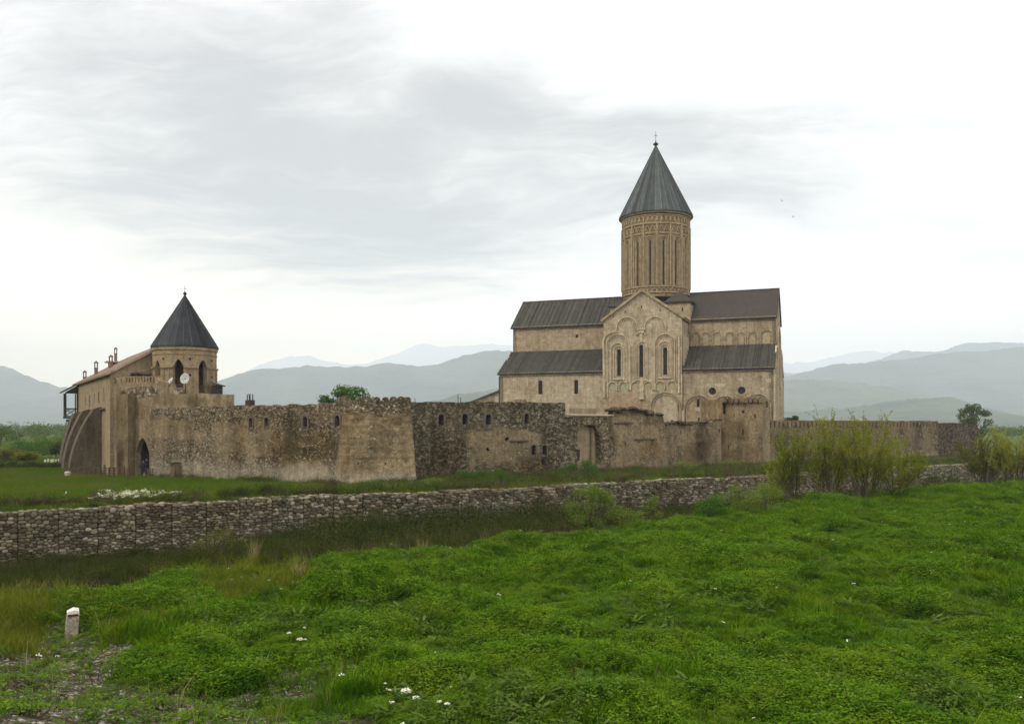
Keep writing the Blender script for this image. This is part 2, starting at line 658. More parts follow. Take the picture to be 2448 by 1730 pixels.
world = bpy.data.worlds.new('World')
SC.world = world
world.use_nodes = True
wt = NT.__new__(NT)
wt.t = world.node_tree
wt.t.nodes.clear()
wt.out = wt.t.nodes.new('ShaderNodeOutputWorld')
sky = wt.n('ShaderNodeTexSky', sky_type='NISHITA')
sky.sun_disc = False
sky.sun_elevation = math.asin(SUN_DIR.z)
sky.sun_rotation = math.atan2(SUN_DIR.x, SUN_DIR.y)
sky.dust_density = 3
bg1 = wt.n('ShaderNodeBackground')
wt.set(bg1.inputs[0], sky.outputs[0])
bg1.inputs[1].default_value = .10
# the cloud deck, laid out by bearing and elevation
D = wt.coord('Generated')
dx, dy, dz = wt.sep(D)[:3]
hyp = wt.math('SQRT', wt.math('ADD', wt.math('MULTIPLY', dx, dx), wt.math('MULTIPLY', dy, dy)))
azi = wt.math('ARCTAN2', dx, dy)
ele = wt.math('ARCTAN2', dz, hyp)
den = wt.math('ADD', wt.math('MAXIMUM', dz, 0.0), .22)
cmb = wt.n('ShaderNodeCombineXYZ')
wt.set(cmb.inputs[0], wt.math('DIVIDE', dx, den))
wt.set(cmb.inputs[1], wt.math('DIVIDE', dy, den))
CP = cmb.outputs[0]
wr = wt.noise(CP, 1.1, 4, .55, color=True)
CPw = wt.vmath('ADD', CP, wt.vmath('SCALE', wt.vmath('SUBTRACT', wr, (.5, .5, .5)), scale=.7))
n_big = wt.noise(wt.map(CPw, scale=(.8, 1.5, 1), rot=(0, 0, .35)), 1.3, 6, .56)
n_fine = wt.noise(wt.map(CPw, scale=(1.0, 1.7, 1), rot=(0, 0, .45)), 4.2, 7, .6)
n_wisp = wt.noise(wt.map(CPw, scale=(.7, 3.2, 1), rot=(0, 0, .5)), 3.0, 6, .6)


def cloud(px, py, rx, ry, rot, amt):
    """grey cloud bank whose middle the photograph shows at (px, py)"""
    a0 = math.atan((px - CXP) / FPX)
    e0 = math.atan((HY - py) / FPX * math.cos(a0))
    sa, ca = math.sin(rot), math.cos(rot)
    da = wt.math('SUBTRACT', azi, a0)
    de = wt.math('SUBTRACT', ele, e0)
    p = wt.math('DIVIDE', wt.math('ADD', wt.math('MULTIPLY', da, ca), wt.math('MULTIPLY', de, sa)), rx / FPX)
    q = wt.math('DIVIDE', wt.math('SUBTRACT', wt.math('MULTIPLY', de, ca), wt.math('MULTIPLY', da, sa)), ry / FPX)
    r = wt.math('ADD', wt.math('MULTIPLY', p, p), wt.math('MULTIPLY', q, q))
    return wt.math('MULTIPLY', wt.math('EXPONENT', wt.math('MULTIPLY', r, -1.0)), amt)


banks = [(330, 230, 620, 230, -.30, .66), (760, 400, 560, 150, -.30, .60), (560, 130, 170, 90, -.7, .22), (810, 40, 190, 90, 0, .55),
         (1150, 205, 230, 80, .35, .55), (1560, 290, 560, 70, -.10, .80), (1900, 325, 300, 45, 0, .45), (1700, 480, 330, 65, .05, .55),
         (620, 530, 480, 90, -.1, .50), (760, 660, 400, 80, 0, .36), (1350, 400, 400, 110, -.2, .42), (250, 520, 200, 50, -.3, .35),
         (1010, 590, 330, 60, .0, .22), (700, 330, 1150, 330, -.2, .32), (1650, 330, 700, 200, -.1, .20), (2700, 500, 500, 130, 0, .4), (-500, 300, 500, 160, .2, .5)]
den_c = None
for b in banks:
    c = cloud(*b)
    den_c = c if den_c is None else wt.math('ADD', den_c, c)
tex = wt.math('ADD', wt.math('MULTIPLY', n_big, .5), wt.math('ADD', wt.math('MULTIPLY', n_fine, .25), wt.math('MULTIPLY', n_wisp, .25)))
texk = wt.math('MULTIPLY', wt.math('SUBTRACT', tex, .5), 4.0)
dens = wt.math('ADD', wt.math('MULTIPLY', den_c, wt.math('ADD', 1.0, texk)), wt.math('MULTIPLY', texk, .22))
shade = wt.math('POWER', wt.smooth(dens, -.12, 1.75), .75)
# bright veil, cream low over the hills to one side
warm = wt.math('MULTIPLY', wt.smooth(ele, .34, .02), wt.smooth(azi, .25, -.45))
veil = wt.mix(warm, (1.70, 1.66, 1.62), (2.0, 1.78, 1.34))
veil = wt.mix(wt.smooth(ele, .24, .02), veil, wt.mix(1.0, veil, (2.0, 1.87, 1.70), 'MULTIPLY'))
cl = wt.mix(shade, veil, (.632, .630, .645))
bg2 = wt.n('ShaderNodeBackground')
wt.set(bg2.inputs[0], cl)
bg2.inputs[1].default_value = 1.0
mx = wt.n('ShaderNodeMixShader')
mx.inputs[0].default_value = .90
wt.t.links.new(bg1.outputs[0], mx.inputs[1])
wt.t.links.new(bg2.outputs[0], mx.inputs[2])
wt.t.links.new(mx.outputs[0], wt.out.inputs[0])

# ================================================================== ground
GX = np.array([-9000, -110, -60, -34.0, -27.9, -18.1, -4.5, 5.4, 23.2, 54.5, 90, 140, 9000])
GY = np.array([20, 20, 26, 42.3, 46.8, 53.0, 60.6, 67.9, 80.2, 104.8, 129, 160, 160.])
EX = np.array([-9000, -60, -25, -16, -13, -10.6, -5.1, -2, 3.1, 9.9, 16.5, 28.7, 45.7, 80, 9000])
EY = np.array([10, 10, 18.5, 23.2, 25.4, 27.6, 32.4, 35.0, 39.6, 46.2, 52.6, 64.9, 77.5, 100, 110.])
Z_TERR, Z_DITCH = .30, -2.6


def yG(x): return np.interp(x, GX, GY)


def yE(x): return np.interp(x, EX, EY)


def bank_s(x, y): return (14.5 - y) - .55 * (x + 3)


def ground_z(x, y):
    x = np.asarray(x, float); y = np.asarray(y, float)
    g, e = yG(x), yE(x)
    W = np.maximum(g - e, 4)
    t = np.clip((y - e) / (.75 * W), 0, 1)
    s = t * t * (3 - 2 * t)
    near = np.exp(-np.maximum(y - 60, 0) / 40)
    lump = (fbm(x * .42, y * .30, 3, 3) - .5) * .72 + (fbm(x * 1.4, y * 1.1, 9, 3) - .5) * .38
    zf = lump * near * (1 - .6 * s) + Z_DITCH * s
    zf = zf + (fbm(x * .5, y * .5, 21, 3) - .45) * .9 * s * (1 - t) * 3
    b = bank_s(x, y)
    zf = zf + np.where(b > 0, .22 * b * b / (b + 1.2), 0)
    back = y - g
    zt = Z_TERR * np.clip(1 - back / 25, 0, 1) + (fbm(x * .5, y * .5, 5, 3) - .5) * .25 * np.exp(-np.maximum(back - 20, 0) / 20)
    k = np.clip((back - .15) / .55, 0, 1)
    return zf * (1 - k) + zt * k


def axis(dense0, dense1, step, lo, hi):
    a = list(np.arange(dense0, dense1, step))
    s, v = step, a[-1]
    while v < hi:
        s *= 1.28
        v = min(v + s, hi)
        a.append(v)
    s, v = step, a[0]
    while v > lo:
        s *= 1.28
        v = max(v - s, lo)
        a.insert(0, v)
    return np.array(a)


ax_ = axis(-66, 100, .55, -10000, 10000)
ay_ = axis(-4, 125, .42, -260, 11300)
gx, gy = np.meshgrid(ax_, ay_)
gz = ground_z(gx, gy)
nx, ny = len(ax_), len(ay_)
idx = (np.arange(ny - 1)[:, None] * nx + np.arange(nx - 1)[None, :]).ravel()
quads = np.stack([idx, idx + 1, idx + nx + 1, idx + nx], 1)


def smooth01(v, a, b):
    t = np.clip((v - a) / (b - a), 0, 1)
    return t * t * (3 - 2 * t)


def field_mask(x, y):
    """1 on the lush field, 0 in the ditch"""
    e = yE(x) + (fbm(x * .3, y * .3, 31, 3) - .5) * 3.2
    return 1 - smooth01(y, e - .6, e + .9)


def gravel_mask(x, y):
    b = bank_s(x, y) + (fbm(x * .8, y * .8, 41, 4) - .5) * 4.6 + 1.0 - .22 * np.maximum(x + 6, 0) + .45 * np.maximum(-6.5 - x, 0)
    m = smooth01(b, .1, 1.6)
    # one bare patch out in the grass
    p = np.hypot((x + 3.9) / 1.7, (y - 17.3) / 1.9) + (fbm(x * 1.2, y * 1.2, 43, 4) - .5) * 1.3
    return np.maximum(m, .85 * smooth01(p, 1.0, .5))


fm = field_mask(gx, gy)
gm = gravel_mask(gx, gy)
tm = smooth01(gy - yG(gx), .2, .8)
g = NT('ground_soil')
P = g.pos()
af = g.n('ShaderNodeAttribute', attribute_name='field').outputs['Fac']
ag = g.n('ShaderNodeAttribute', attribute_name='gravel').outputs['Fac']
atr = g.n('ShaderNodeAttribute', attribute_name='terrace').outputs['Fac']
n1 = g.noise(P, .35, 5, .6)
n2 = g.noise(P, 3.5, 5, .7)
n3 = g.noise(P, 22, 4, .7)
fieldc = g.ramp(n2, [(.3, (.012, .028, .002)), (.7, (.032, .072, .006))])
ditchc = g.ramp(n2, [(.3, (.018, .017, .007)), (.7, (.050, .043, .022))])
terrc = g.ramp(g.math('ADD', g.math('MULTIPLY', n1, .6), g.math('MULTIPLY', n2, .4)), [(.36, (.060, .062, .018)), (.60, (.080, .125, .016))])
vor = g.voro(P, 16)
peb = g.ramp(g.sep(vor['Color'])[0], [(.2, (.06, .05, .03)), (.7, (.15, .13, .09)), (.97, (.46, .43, .36))])
gravc = g.mix(g.smooth(n2, .40, .56), (.055, .040, .020), peb)
c = g.mix(af, ditchc, fieldc)
c = g.mix(atr, c, terrc)
c = g.mix(ag, c, gravc)
c = g.mix(.5, c, g.ramp(n3, [(.3, .55), (.7, 1.3)]), 'MULTIPLY')
ground_m = g.done(c, .95, g.bump(g.math('ADD', n2, g.math('MULTIPLY', n3, .4)), .8, .08), spec=.1)
gme = np_mesh('ground', np.stack([gx.ravel(), gy.ravel(), gz.ravel()], 1), quads, {'field': fm.ravel(), 'gravel': gm.ravel(), 'terrace': tm.ravel()}, True)
tag(obj('ground', gme, ground_m), 'grassy ground running from the field to the foot of the hills', 'ground', kind='structure')

# ================================================================== hills
def hill_mat(name, a, b, snow=0):
    t = NT(name)
    P = t.pos()
    n = t.noise(P, .0045, 9, .68)
    c = t.ramp(t.math('ADD', t.math('MULTIPLY', n, .65), t.math('MULTIPLY', t.noise(P, .022, 6, .7), .35)), [(.38, a), (.6, b)])
    if snow:
        z = t.sep(P)[2]
        m = t.smooth(t.math('ADD', z, t.math('MULTIPLY', n, 160)), snow, snow + 90)
        c = t.mix(m, c, (.75, .77, .80))
    return t.done(c, .95, t.bump(n, .9, 60), spec=.05)


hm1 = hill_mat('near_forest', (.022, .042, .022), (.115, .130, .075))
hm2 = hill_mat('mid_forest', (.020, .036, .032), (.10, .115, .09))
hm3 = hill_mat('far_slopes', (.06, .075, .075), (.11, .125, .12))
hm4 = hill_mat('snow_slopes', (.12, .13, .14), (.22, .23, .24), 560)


def ridge(name, label, D, prof, mat, seed, amp=.35, width=.16):
    """a forested ridge at distance D whose skyline passes through the given points"""
    D = D * 1.55
    px = np.array([p[0] for p in prof], float)
    py = np.array([p[1] for p in prof], float)
    X = (px - CXP) / FPX * D
    Z = CZ + (HY - py) / FPX * D
    n = 420
    xs = np.linspace(X[0], X[-1], n)
    zs = np.interp(xs, X, Z)
    k = np.ones(7) / 7
    zs = np.convolve(np.pad(zs, 3, mode='edge'), k, 'valid')
    zs = zs + (fbm(xs / (D * .012), xs * 0 + seed, seed, 4) - .5) * D * .0042 + (fbm(xs / (D * .0030), xs * 0 + seed, seed + 7, 3) - .5) * D * .0020
    rows = 26
    vs = []
    for j in range(rows):
        t = j / (rows - 1)          # 0 foot in front, .7 the crest, 1 behind
        yy = D + (t - .7) * width * D * 2.2
        if t <= .7:
            q = t / .7
            sp = 1 - amp * (1 - q) * q * 3.0 * (fbm(xs / (D * .03) + q * .8, xs * 0 + q * 2.5 + seed, seed + 3, 4) - .15)
            h = (q ** .85) * np.clip(sp, .05, 1.0)
            # nothing in front may stand above the crest as seen from the plain
            h = np.minimum(h, .985 * q + .015 if False else h)
        else:
            h = 1 - .55 * ((t - .7) / .3) ** 1.4
        z = -2.5 + (zs + 2.5) * h
        if t < .7:
            lim = CZ + (zs - CZ) * (yy / D) * .985
            z = np.minimum(z, np.maximum(lim, -3))
        vs.append(np.stack([xs * (1 + (yy - D) / D * .5), np.full(n, yy), z], 1))
    v = np.concatenate(vs)
    i = (np.arange(rows - 1)[:, None] * n + np.arange(n - 1)[None, :]).ravel()
    q = np.stack([i, i + 1, i + n + 1, i + n], 1)
    me = np_mesh(name, v, q, None, True)
    return tag(obj(name, me, mat), label, 'hills', kind='structure')


ridge('hills', 'low wooded hill rising behind the crenellated wall', 1700,
      [(930, 985), (1030, 957), (1092, 942), (1193, 927), (1400, 925), (1700, 960), (1900, 985), (2060, 970), (2130, 957), (2200, 951), (2251, 948), (2285, 950), (2312, 962), (2391, 983), (2448, 997), (2800, 1010), (3200, 1016)], hm1, 3)
ridge('hills', 'green hazy hill beside the church', 2500,
      [(1300, 965), (1500, 930), (1700, 912), (1876, 907), (1917, 903), (1960, 905), (1998, 908), (2060, 913), (2129, 924), (2187, 940), (2231, 952), (2330, 975), (2448, 990), (2800, 1000)], hm1, 8)
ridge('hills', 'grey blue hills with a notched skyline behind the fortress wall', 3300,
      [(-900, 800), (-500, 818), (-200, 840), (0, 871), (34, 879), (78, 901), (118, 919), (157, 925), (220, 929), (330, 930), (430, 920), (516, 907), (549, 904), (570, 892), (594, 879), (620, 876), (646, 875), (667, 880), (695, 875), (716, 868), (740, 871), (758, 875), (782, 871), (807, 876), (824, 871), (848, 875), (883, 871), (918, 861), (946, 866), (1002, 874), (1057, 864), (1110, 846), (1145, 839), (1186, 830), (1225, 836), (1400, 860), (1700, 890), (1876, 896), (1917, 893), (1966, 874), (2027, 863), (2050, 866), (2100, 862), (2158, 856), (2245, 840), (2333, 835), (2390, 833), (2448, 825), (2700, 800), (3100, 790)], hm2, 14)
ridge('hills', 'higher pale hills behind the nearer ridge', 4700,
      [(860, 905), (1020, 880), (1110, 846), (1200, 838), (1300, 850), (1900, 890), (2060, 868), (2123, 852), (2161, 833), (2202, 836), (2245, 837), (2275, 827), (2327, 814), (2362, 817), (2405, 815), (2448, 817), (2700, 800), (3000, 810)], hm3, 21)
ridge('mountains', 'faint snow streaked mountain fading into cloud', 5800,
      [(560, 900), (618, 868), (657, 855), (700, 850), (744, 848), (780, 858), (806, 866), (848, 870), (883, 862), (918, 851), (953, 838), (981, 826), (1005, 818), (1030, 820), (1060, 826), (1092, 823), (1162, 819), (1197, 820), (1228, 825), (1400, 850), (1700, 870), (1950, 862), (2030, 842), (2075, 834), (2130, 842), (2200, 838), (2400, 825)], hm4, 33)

# ================================================================== the air
hz = MB()
hz.box((0, 5550, 548), (20400, 11700, 1104))
t = NT('haze_air')
pv = t.n('ShaderNodeVolumePrincipled')
pv.inputs['Color'].default_value = (.83, .915, 1.0, 1)
pv.inputs['Density'].default_value = 2.0e-4
pv.inputs['Anisotropy'].default_value = .0
t.t.links.new(pv.outputs[0], t.out.inputs['Volume'])
tag(hz.build('haze', t.mat), 'thin pale blue haze hanging in the valley air', 'haze', kind='stuff')

# ================================================================== cathedral
TH = math.radians(-20.5)
LC = 48.9
rc = at(1848.8, 143)
c_o = rc - Vector((math.cos(TH), math.sin(TH), 0)) * LC
CF = Frame(c_o, ang=TH)
V1, VR, VW = 7.0, 13.7, 27.4          # clerestory wall, ridge, far side
ZA, ZB, ZU, ZR = 15.0, 19.4, 24.35, 29.9   # aisle eave, aisle roof top, nave eave, ridge
cath = thing('cathedral', 'tall beige stone cathedral with drum and grey conical dome rising behind the fortress wall', 'cathedral', c_o, TH)


def zm(ox, oy, sc):
    """reader for points measured on an enlarged crop of the photograph"""
    return lambda x, y, v=0.0: CF.hit(ox + x / sc, oy + y / sc, v)


Z2 = zm(1150, 640, 3.0053)
Z5 = zm(1430, 690, 6.013)
ZT = zm(1640, 740, 4.388)

wall_m = masonry('pale_church_render', .86, plast=((.33, .27, .185), (.54, .45, .325)), stones=((.15, .11, .06), (.30, .23, .13), (.42, .34, .21)), mortar=(.19, .14, .08), scale=2.2, grime=.35, grid=(.95, .48, .55), fine=.7,
                 stains=[(6, 12, 3.5, 1.2, (.75, .68, .6), .6), (24, 8.5, 5, 2.5, (.72, .60, .50), .8), (33, 11, 2.5, 1.4, (1.15, 1.12, 1.05), .5)])
wall2_m = masonry('weathered_church_stone', .74, plast=((.27, .215, .142), (.48, .395, .275)), stones=((.10, .075, .04), (.28, .21, .12), (.46, .39, .26)), mortar=(.12, .085, .045), scale=2.6, grime=.5, grid=(.8, .42, .5), fine=.8,
                  stains=[(36, 8, 7, 2.2, (.80, .72, .62), .7), (44, 6, 4, 4, (.75, .68, .58), .6)])
upper_m = masonry('upper_church_stone', .95, plast=((.30, .235, .15), (.45, .365, .24)), scale=2.4, grime=.28, grid=(.9, .42, .7), fine=.6)
drum_m = masonry('drum_brick', .95, plast=((.25, .185, .105), (.35, .268, .16)), scale=2.4, grime=.22, grid=(.5, .25, .5), fine=.5)
trim_m = masonry('carved_trim_stone', .95, plast=((.37, .30, .20), (.55, .455, .32)), scale=2.4, grime=.3, fine=.5)
trim2_m = masonry('drum_trim', .95, plast=((.29, .22, .13), (.41, .318, .20)), scale=2.4, grime=.25, fine=.5)
nave_roof_m = roof_metal('old_tin_roof', (.030, .027, .021), (.078, .071, .060), sheet=.72)
nave_roof2_m = roof_metal('brown_tin_roof', (.045, .038, .032), (.068, .059, .050))
cone_m = roof_metal('grey_cone_metal', (.030, .036, .037), (.082, .094, .093), rough=.6, cone=(-22.35 + 48.9, 13.7, 36, 0))
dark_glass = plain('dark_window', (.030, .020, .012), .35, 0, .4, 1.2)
iron_m = plain('black_iron', (.012, .012, .013), .5, .3)
green_m = plain('green_stained_render', (.30, .295, .195), .9, 0, .25, 2.5)
greyr_m = plain('grey_blind_render', (.33, .275, .17), .9, 0, .22, 2.2)


def cpart(mb, name, mat, parent=cath, smooth=False): return mb.build(name, mat, parent, smooth=smooth)


def window(parent, hole, v, mat=dark_glass, depth=.42, name='window'):
    mb = MB()
    n = len(hole)
    mb.add([(x, v + depth, z) for x, z in hole], [tuple(range(n))])
    return mb.build(name, mat, parent)


def hole_px(Z, x0, x1, y0, y1, v=0., kind='arch'):
    u0, za = Z(x0, y0, v)
    u1, zb = Z(x1, y1, v)
    if kind == 'arch': return arch((u0 + u1) / 2, u1 - u0, min(za, zb), max(za, zb), 6)
    if kind == 'pointed': return arch((u0 + u1) / 2, u1 - u0, min(za, zb), max(za, zb), 6, True)
    return rect(min(u0, u1), max(u0, u1), min(za, zb), max(za, zb))


VT = -.35
uTL, uTR = Z5(78, 800, VT)[0], Z5(1203, 800, VT)[0]
uTC = (uTL + uTR) / 2

# --- aisle walls either side of the transept
wl = [hole_px(Z2, 410, 441, 808, 908), hole_px(Z2, 668, 697, 803, 905)]
mb = MB(); plate(mb, rect(0, uTL, -1, ZA - .05), wl, 0, .7, back=False)
left_wall = cpart(mb, 'aisle_wall', wall_m)
for h in wl: window(cath, h, 0)
ocu = []
for (x, y) in ((1662, 886), (1872, 880)):
    u, z = Z2(x, y)
    ocu.append([(u + .62 * math.cos(a), z + .62 * math.sin(a)) for a in [2 * PI * k / 14 for k in range(14)]])
wr_ = [hole_px(Z2, 1550, 1570, 946, 1000, 0, 'rect'), hole_px(Z2, 1557, 1572, 1077, 1116, 0, 'arch')] + ocu
mb = MB(); plate(mb, rect(uTR, LC, -1, ZA - .05), wr_, 0, .7, back=False)
right_wall = cpart(mb, 'aisle_wall', wall2_m)
for h in wr_: window(cath, h, 0)
for h, in zip(ocu):
    cx = sum(p[0] for p in h) / len(h); cz = sum(p[1] for p in h) / len(h)
    mb = MB(); ribbon(mb, [(cx + .95 * math.cos(a), cz + .95 * math.sin(a)) for a in [2 * PI * k / 16 for k in range(16)]], .5, .05, 0, closed=True)
    mb.build('oculus_surround', wall2_m, cath)
# pale repaired blocks
for (x0, x1, y0, y1) in ((1615, 1755, 832, 858), (1850, 1880, 790, 812), (2052, 2084, 795, 822), (2005, 2040, 855, 880), (1540, 1572, 1000, 1028), (1552, 1562, 920, 944), (1572, 1600, 1085, 1112)):
    a, b = Z2(x0, y1), Z2(x1, y0)
    mb = MB(); mb.box(((a[0] + b[0]) / 2, -.01, (a[1] + b[1]) / 2), (b[0] - a[0], .06, b[1] - a[1]))
    mb.build('repaired_block', trim_m, cath)
# great blind arches along the aisle
for (x, ytop, R) in ((1327, 893, 108), (1560, 915, 98), (1755, 918, 92), (1985, 905, 90)):
    cu, ct = Z2(x, ytop)
    Rm = R / 3.0053 / FPX * 147
    big = MB()
    for (k, w, h) in ((0, .30, .26), (.42, .22, .16)):
        ribbon(big, arch(cu, 2 * (Rm - k), 2.0, ct - k, 12), w, h, 0 if x > 1400 else (0 if cu > uTR else VT))
    big.build('blind_arch', wall2_m, cath)
for x in (1447, 1662, 1868):
    u = Z2(x, 1000)[0]
    mb = MB(); mb.box((u, -.16, 3.9), (.55, .34, 7.9)); mb.build('pilaster', trim_m if x < 1500 else wall2_m, cath)
u, zc = Z2(1497, 790)
mb = MB(); ribbon(mb, arch(u, .62, zc - .8, zc + .9, 5), .13, .07, 0); mb.build('small_blind_arch', wall2_m, cath)

# --- clerestory walls
sq = hole_px(Z2, 679, 698, 480, 502, V1, 'rect')
mb = MB(); plate(mb, rect(0, uTC, ZB - 1.2, ZU), [sq], V1, .7, back=False)
cpart(mb, 'nave_wall', upper_m)
window(cath, sq, V1)
mb = MB(); plate(mb, rect(uTC, LC, ZB - 1.2, ZU), [], V1, .7, back=False)
cpart(mb, 'nave_wall', upper_m)
for (x, w) in ((1543, 66), (1614, 66), (1697, 70), (1786, 64), (1869, 62), (1951, 66), (2050, 80)):
    cu, ct = Z2(x, 462 if w < 75 else 445, V1)
    W = w / 3.0053 / FPX * 152 / .98
    mb = MB()
    ribbon(mb, arch(cu, W, ZB - .3, ct, 8), .20, .17, V1)
    ribbon(mb, arch(cu, W - .62, ZB - .3, ct - .36, 8), .13, .09, V1)
    mb.build('blind_arch', upper_m, cath)
    mb = MB(); ol = arch(cu, W - .75, ZB - .3, ct - .45, 8)
    mb.add([(x_, V1 - .012, z_) for x_, z_ in ol], [tuple(range(len(ol)))]); mb.build('arch_field', greyr_m, cath)

# --- end walls: stepped gable of nave and two aisles
prof = [(0, -1), (VW, -1), (VW, ZA), (VW - V1, ZB), (VW - V1, ZU), (VR, ZR - .15), (V1, ZU), (V1, ZB), (0, ZA)]
eh = [arch(VR, 1.1, 12, 18, 6), arch(VR - 3.6, .9, 12, 16.5, 6), arch(VR + 3.6, .9, 12, 16.5, 6), arch(VR, .9, 22, 25.5, 6)]
for (nm, U, sg) in (('west_gable', 0., 1), ('east_gable', LC, -1)):
    mp = (lambda s_, h, z, U=U, sg=sg: (U + sg * h, s_, z))
    mb = MB(); plate(mb, prof, eh, 0, .7, mp, back=False)
    e = cpart(mb, 'gable_wall', wall2_m)
    for h in eh:
        w_ = MB(); w_.add([mp(x, .4, z) for x, z in h], [tuple(range(len(h)))]); w_.build('window', dark_glass, cath)
    mb = MB()
    for (c_, W, zt) in ((VR, 8.5, 23), (VR - 7.2, 5.2, 19.0), (VR + 7.2, 5.2, 19.0), (3.2, 4.2, 13.8), (VW - 3.2, 4.2, 13.8)):
        ribbon(mb, arch(c_, W, 0, zt, 10), .38, .3, 0, mp)
        ribbon(mb, arch(c_, W - .9, 0, zt - .45, 10), .22, .18, 0, mp)
    for c_ in (.35, VW - .35): ribbon(mb, [(c_, 0), (c_, ZA - .6)], .5, .3, 0, mp)
    mb.build('gable_moulding', trim_m, cath)
# far side and closing walls
mb = MB(); mb.add([(0, VW, -1), (LC, VW, -1), (LC, VW, ZA), (0, VW, ZA)], [(0, 1, 2, 3)])
mb.add([(0, VW - V1, ZB - 1), (LC, VW - V1, ZB - 1), (LC, VW - V1, ZU), (0, VW - V1, ZU)], [(0, 1, 2, 3)])
mb.build('rear_wall', wall_m, cath)

# --- cornices
def cornice(u0, u1, v, z, mat, h=.42, d=.34, name='cornice'):
    mb = MB()
    mb.box(((u0 + u1) / 2, v - d / 2 + .05, z - h / 2), (u1 - u0, d, h))
    mb.box(((u0 + u1) / 2, v - d * .32, z - h - .1), (u1 - u0 - .01, d * .5, .2))
    return mb.build(name, mat, cath)


cornice(0, uTL, 0, ZA, wall_m); cornice(uTR, LC, 0, ZA, wall2_m)
cornice(0, uTL + .3, V1, ZU, upper_m); cornice(uTR - .3, LC, V1, ZU, upper_m)

# --- roofs
OV = .55
sl = (ZB - ZA) / V1
mb = MB(); roof_slab(mb, (-.4, -OV, ZA + .12 - sl * OV), (uTL - .05, -OV, ZA + .12 - sl * OV), (uTL - .05, V1 - .02, ZB + .12), (-.4, V1 - .02, ZB + .12), .2, 34)
mb.build('aisle_roof', nave_roof_m, cath)
mb = MB(); roof_slab(mb, (uTR + .05, -OV, ZA + .12 - sl * OV), (LC + .25, -OV, ZA + .12 - sl * OV), (LC + .25, V1 - .02, ZB + .12), (uTR + .05, V1 - .02, ZB + .12), .2, 25)
mb.build('aisle_roof', nave_roof_m, cath)
mb = MB(); roof_slab(mb, (-.4, VW + OV, ZA + .12 - sl * OV), (LC + .25, VW + OV, ZA + .12 - sl * OV), (LC + .25, VW - V1 + .02, ZB + .12), (-.4, VW - V1 + .02, ZB + .12), .2, 30)
mb.build('aisle_roof', nave_roof_m, cath)
sn = (ZR - ZU) / (VR - V1)
for (a, b, m, ns) in ((-.4, uTC, nave_roof_m, 30), (uTC + .01, LC + .25, nave_roof2_m, 0)):
    mb = MB()
    roof_slab(mb, (a, V1 - OV, ZU + .15 - sn * OV), (b, V1 - OV, ZU + .15 - sn * OV), (b, VR, ZR + .15), (a, VR, ZR + .15), .2, ns)
    roof_slab(mb, (a, VW - V1 + OV, ZU + .15 - sn * OV), (b, VW - V1 + OV, ZU + .15 - sn * OV), (b, VR + .005, ZR + .148), (a, VR + .005, ZR + .148), .2, ns)
    mb.tube([(a, VR, ZR + .2), (b, VR, ZR + .2)], .12)
    mb.build('nave_roof', m, cath)

# --- transept
zap = Z5(620, 18, VT)[1]
zel = Z5(78, 425, VT)[1]
zer = Z5(1203, 372, VT)[1]
zev = (zel + zer) / 2 - .2
wt_ = [hole_px(Z5, 270, 325, 872, 1256, VT), hole_px(Z5, 592, 648, 808, 1268, VT), hole_px(Z5, 935, 992, 846, 1236, VT)]
small = [hole_px(Z5, x - 8, x + 8, y - 18, y + 18, VT, 'rect') for x, y in ((622, 258), (388, 330), (215, 398), (890, 310))]
mb = MB()
plate(mb, [(uTL, -1), (uTR, -1), (uTR, zev), (uTC, zap), (uTL, zev)], wt_ + small, VT, .7, back=False)
cpart(mb, 'transept_wall', wall_m)
for h in wt_:
    w_ = window(cath, h, VT)
for h in small: window(cath, h, VT, depth=.3, name='vent_hole')
for (U, sg) in ((uTL, 1), (uTR, -1)):
    mb = MB()
    mp = (lambda s_, h, z, U=U, sg=sg: (U + sg * h, s_, z))
    plate(mb, rect(VT + .002, V1 + 4, 12, zev - .002), [], 0, .5, mp, back=False)
    mb.build('transept_side_wall', upper_m, cath)
mp = (lambda s_, h, z: (uTR - h, s_, z))
for s_ in (1.0, 2.0, 3.1, 4.3, 5.6):
    mb = MB(); ribbon(mb, [(s_, ZA + .3), (s_, zev - 3.2)], .32, .22, 0, mp); mb.build('side_pilaster', trim_m, cath)
# raking roof of the transept
st = (zap - zev) / (uTC - uTL)
mb = MB()
for sg, U in ((-1, uTL), (1, uTR)):
    ue = U + sg * .55
    ze = zev - .55 * st + .22
    v0_, v1_ = VT - .45, VR - 5.4
    roof_slab(mb, (ue, v0_, ze), (ue, v1_, ze), (uTC, v1_, zap + .22), (uTC, v0_, zap + .22), .42, 0)
mb.build('transept_roof', upper_m, cath)
mb = MB()
for sg, U in ((-1, uTL), (1, uTR)):
    ribbon(mb, [(U, zev - .12), (uTC, zap - .12)], .26, .2, VT)
mb.build('raking_cornice', trim_m, cath)

# carved frames, arches and corbels on the transept
def zu(x, y): return Z5(x, y, VT)
SCL = 1 / 6.013 / FPX * 150 / .97      # metres per crop pixel on the facade


def deco(paths, name, mat=trim_m, parent=cath):
    mb = MB()
    for (p, w, h) in paths: ribbon(mb, p, w, h, VT)
    return mb.build(name, mat, parent)


def arc_px(x0, x1, ytop, ybot):
    a, b = zu(x0, ytop), zu(x1, ytop)
    zb = zu((x0 + x1) / 2, ybot)[1]
    return arch((a[0] + b[0]) / 2, b[0] - a[0], zb, zu((x0 + x1) / 2, ytop)[1], 10)


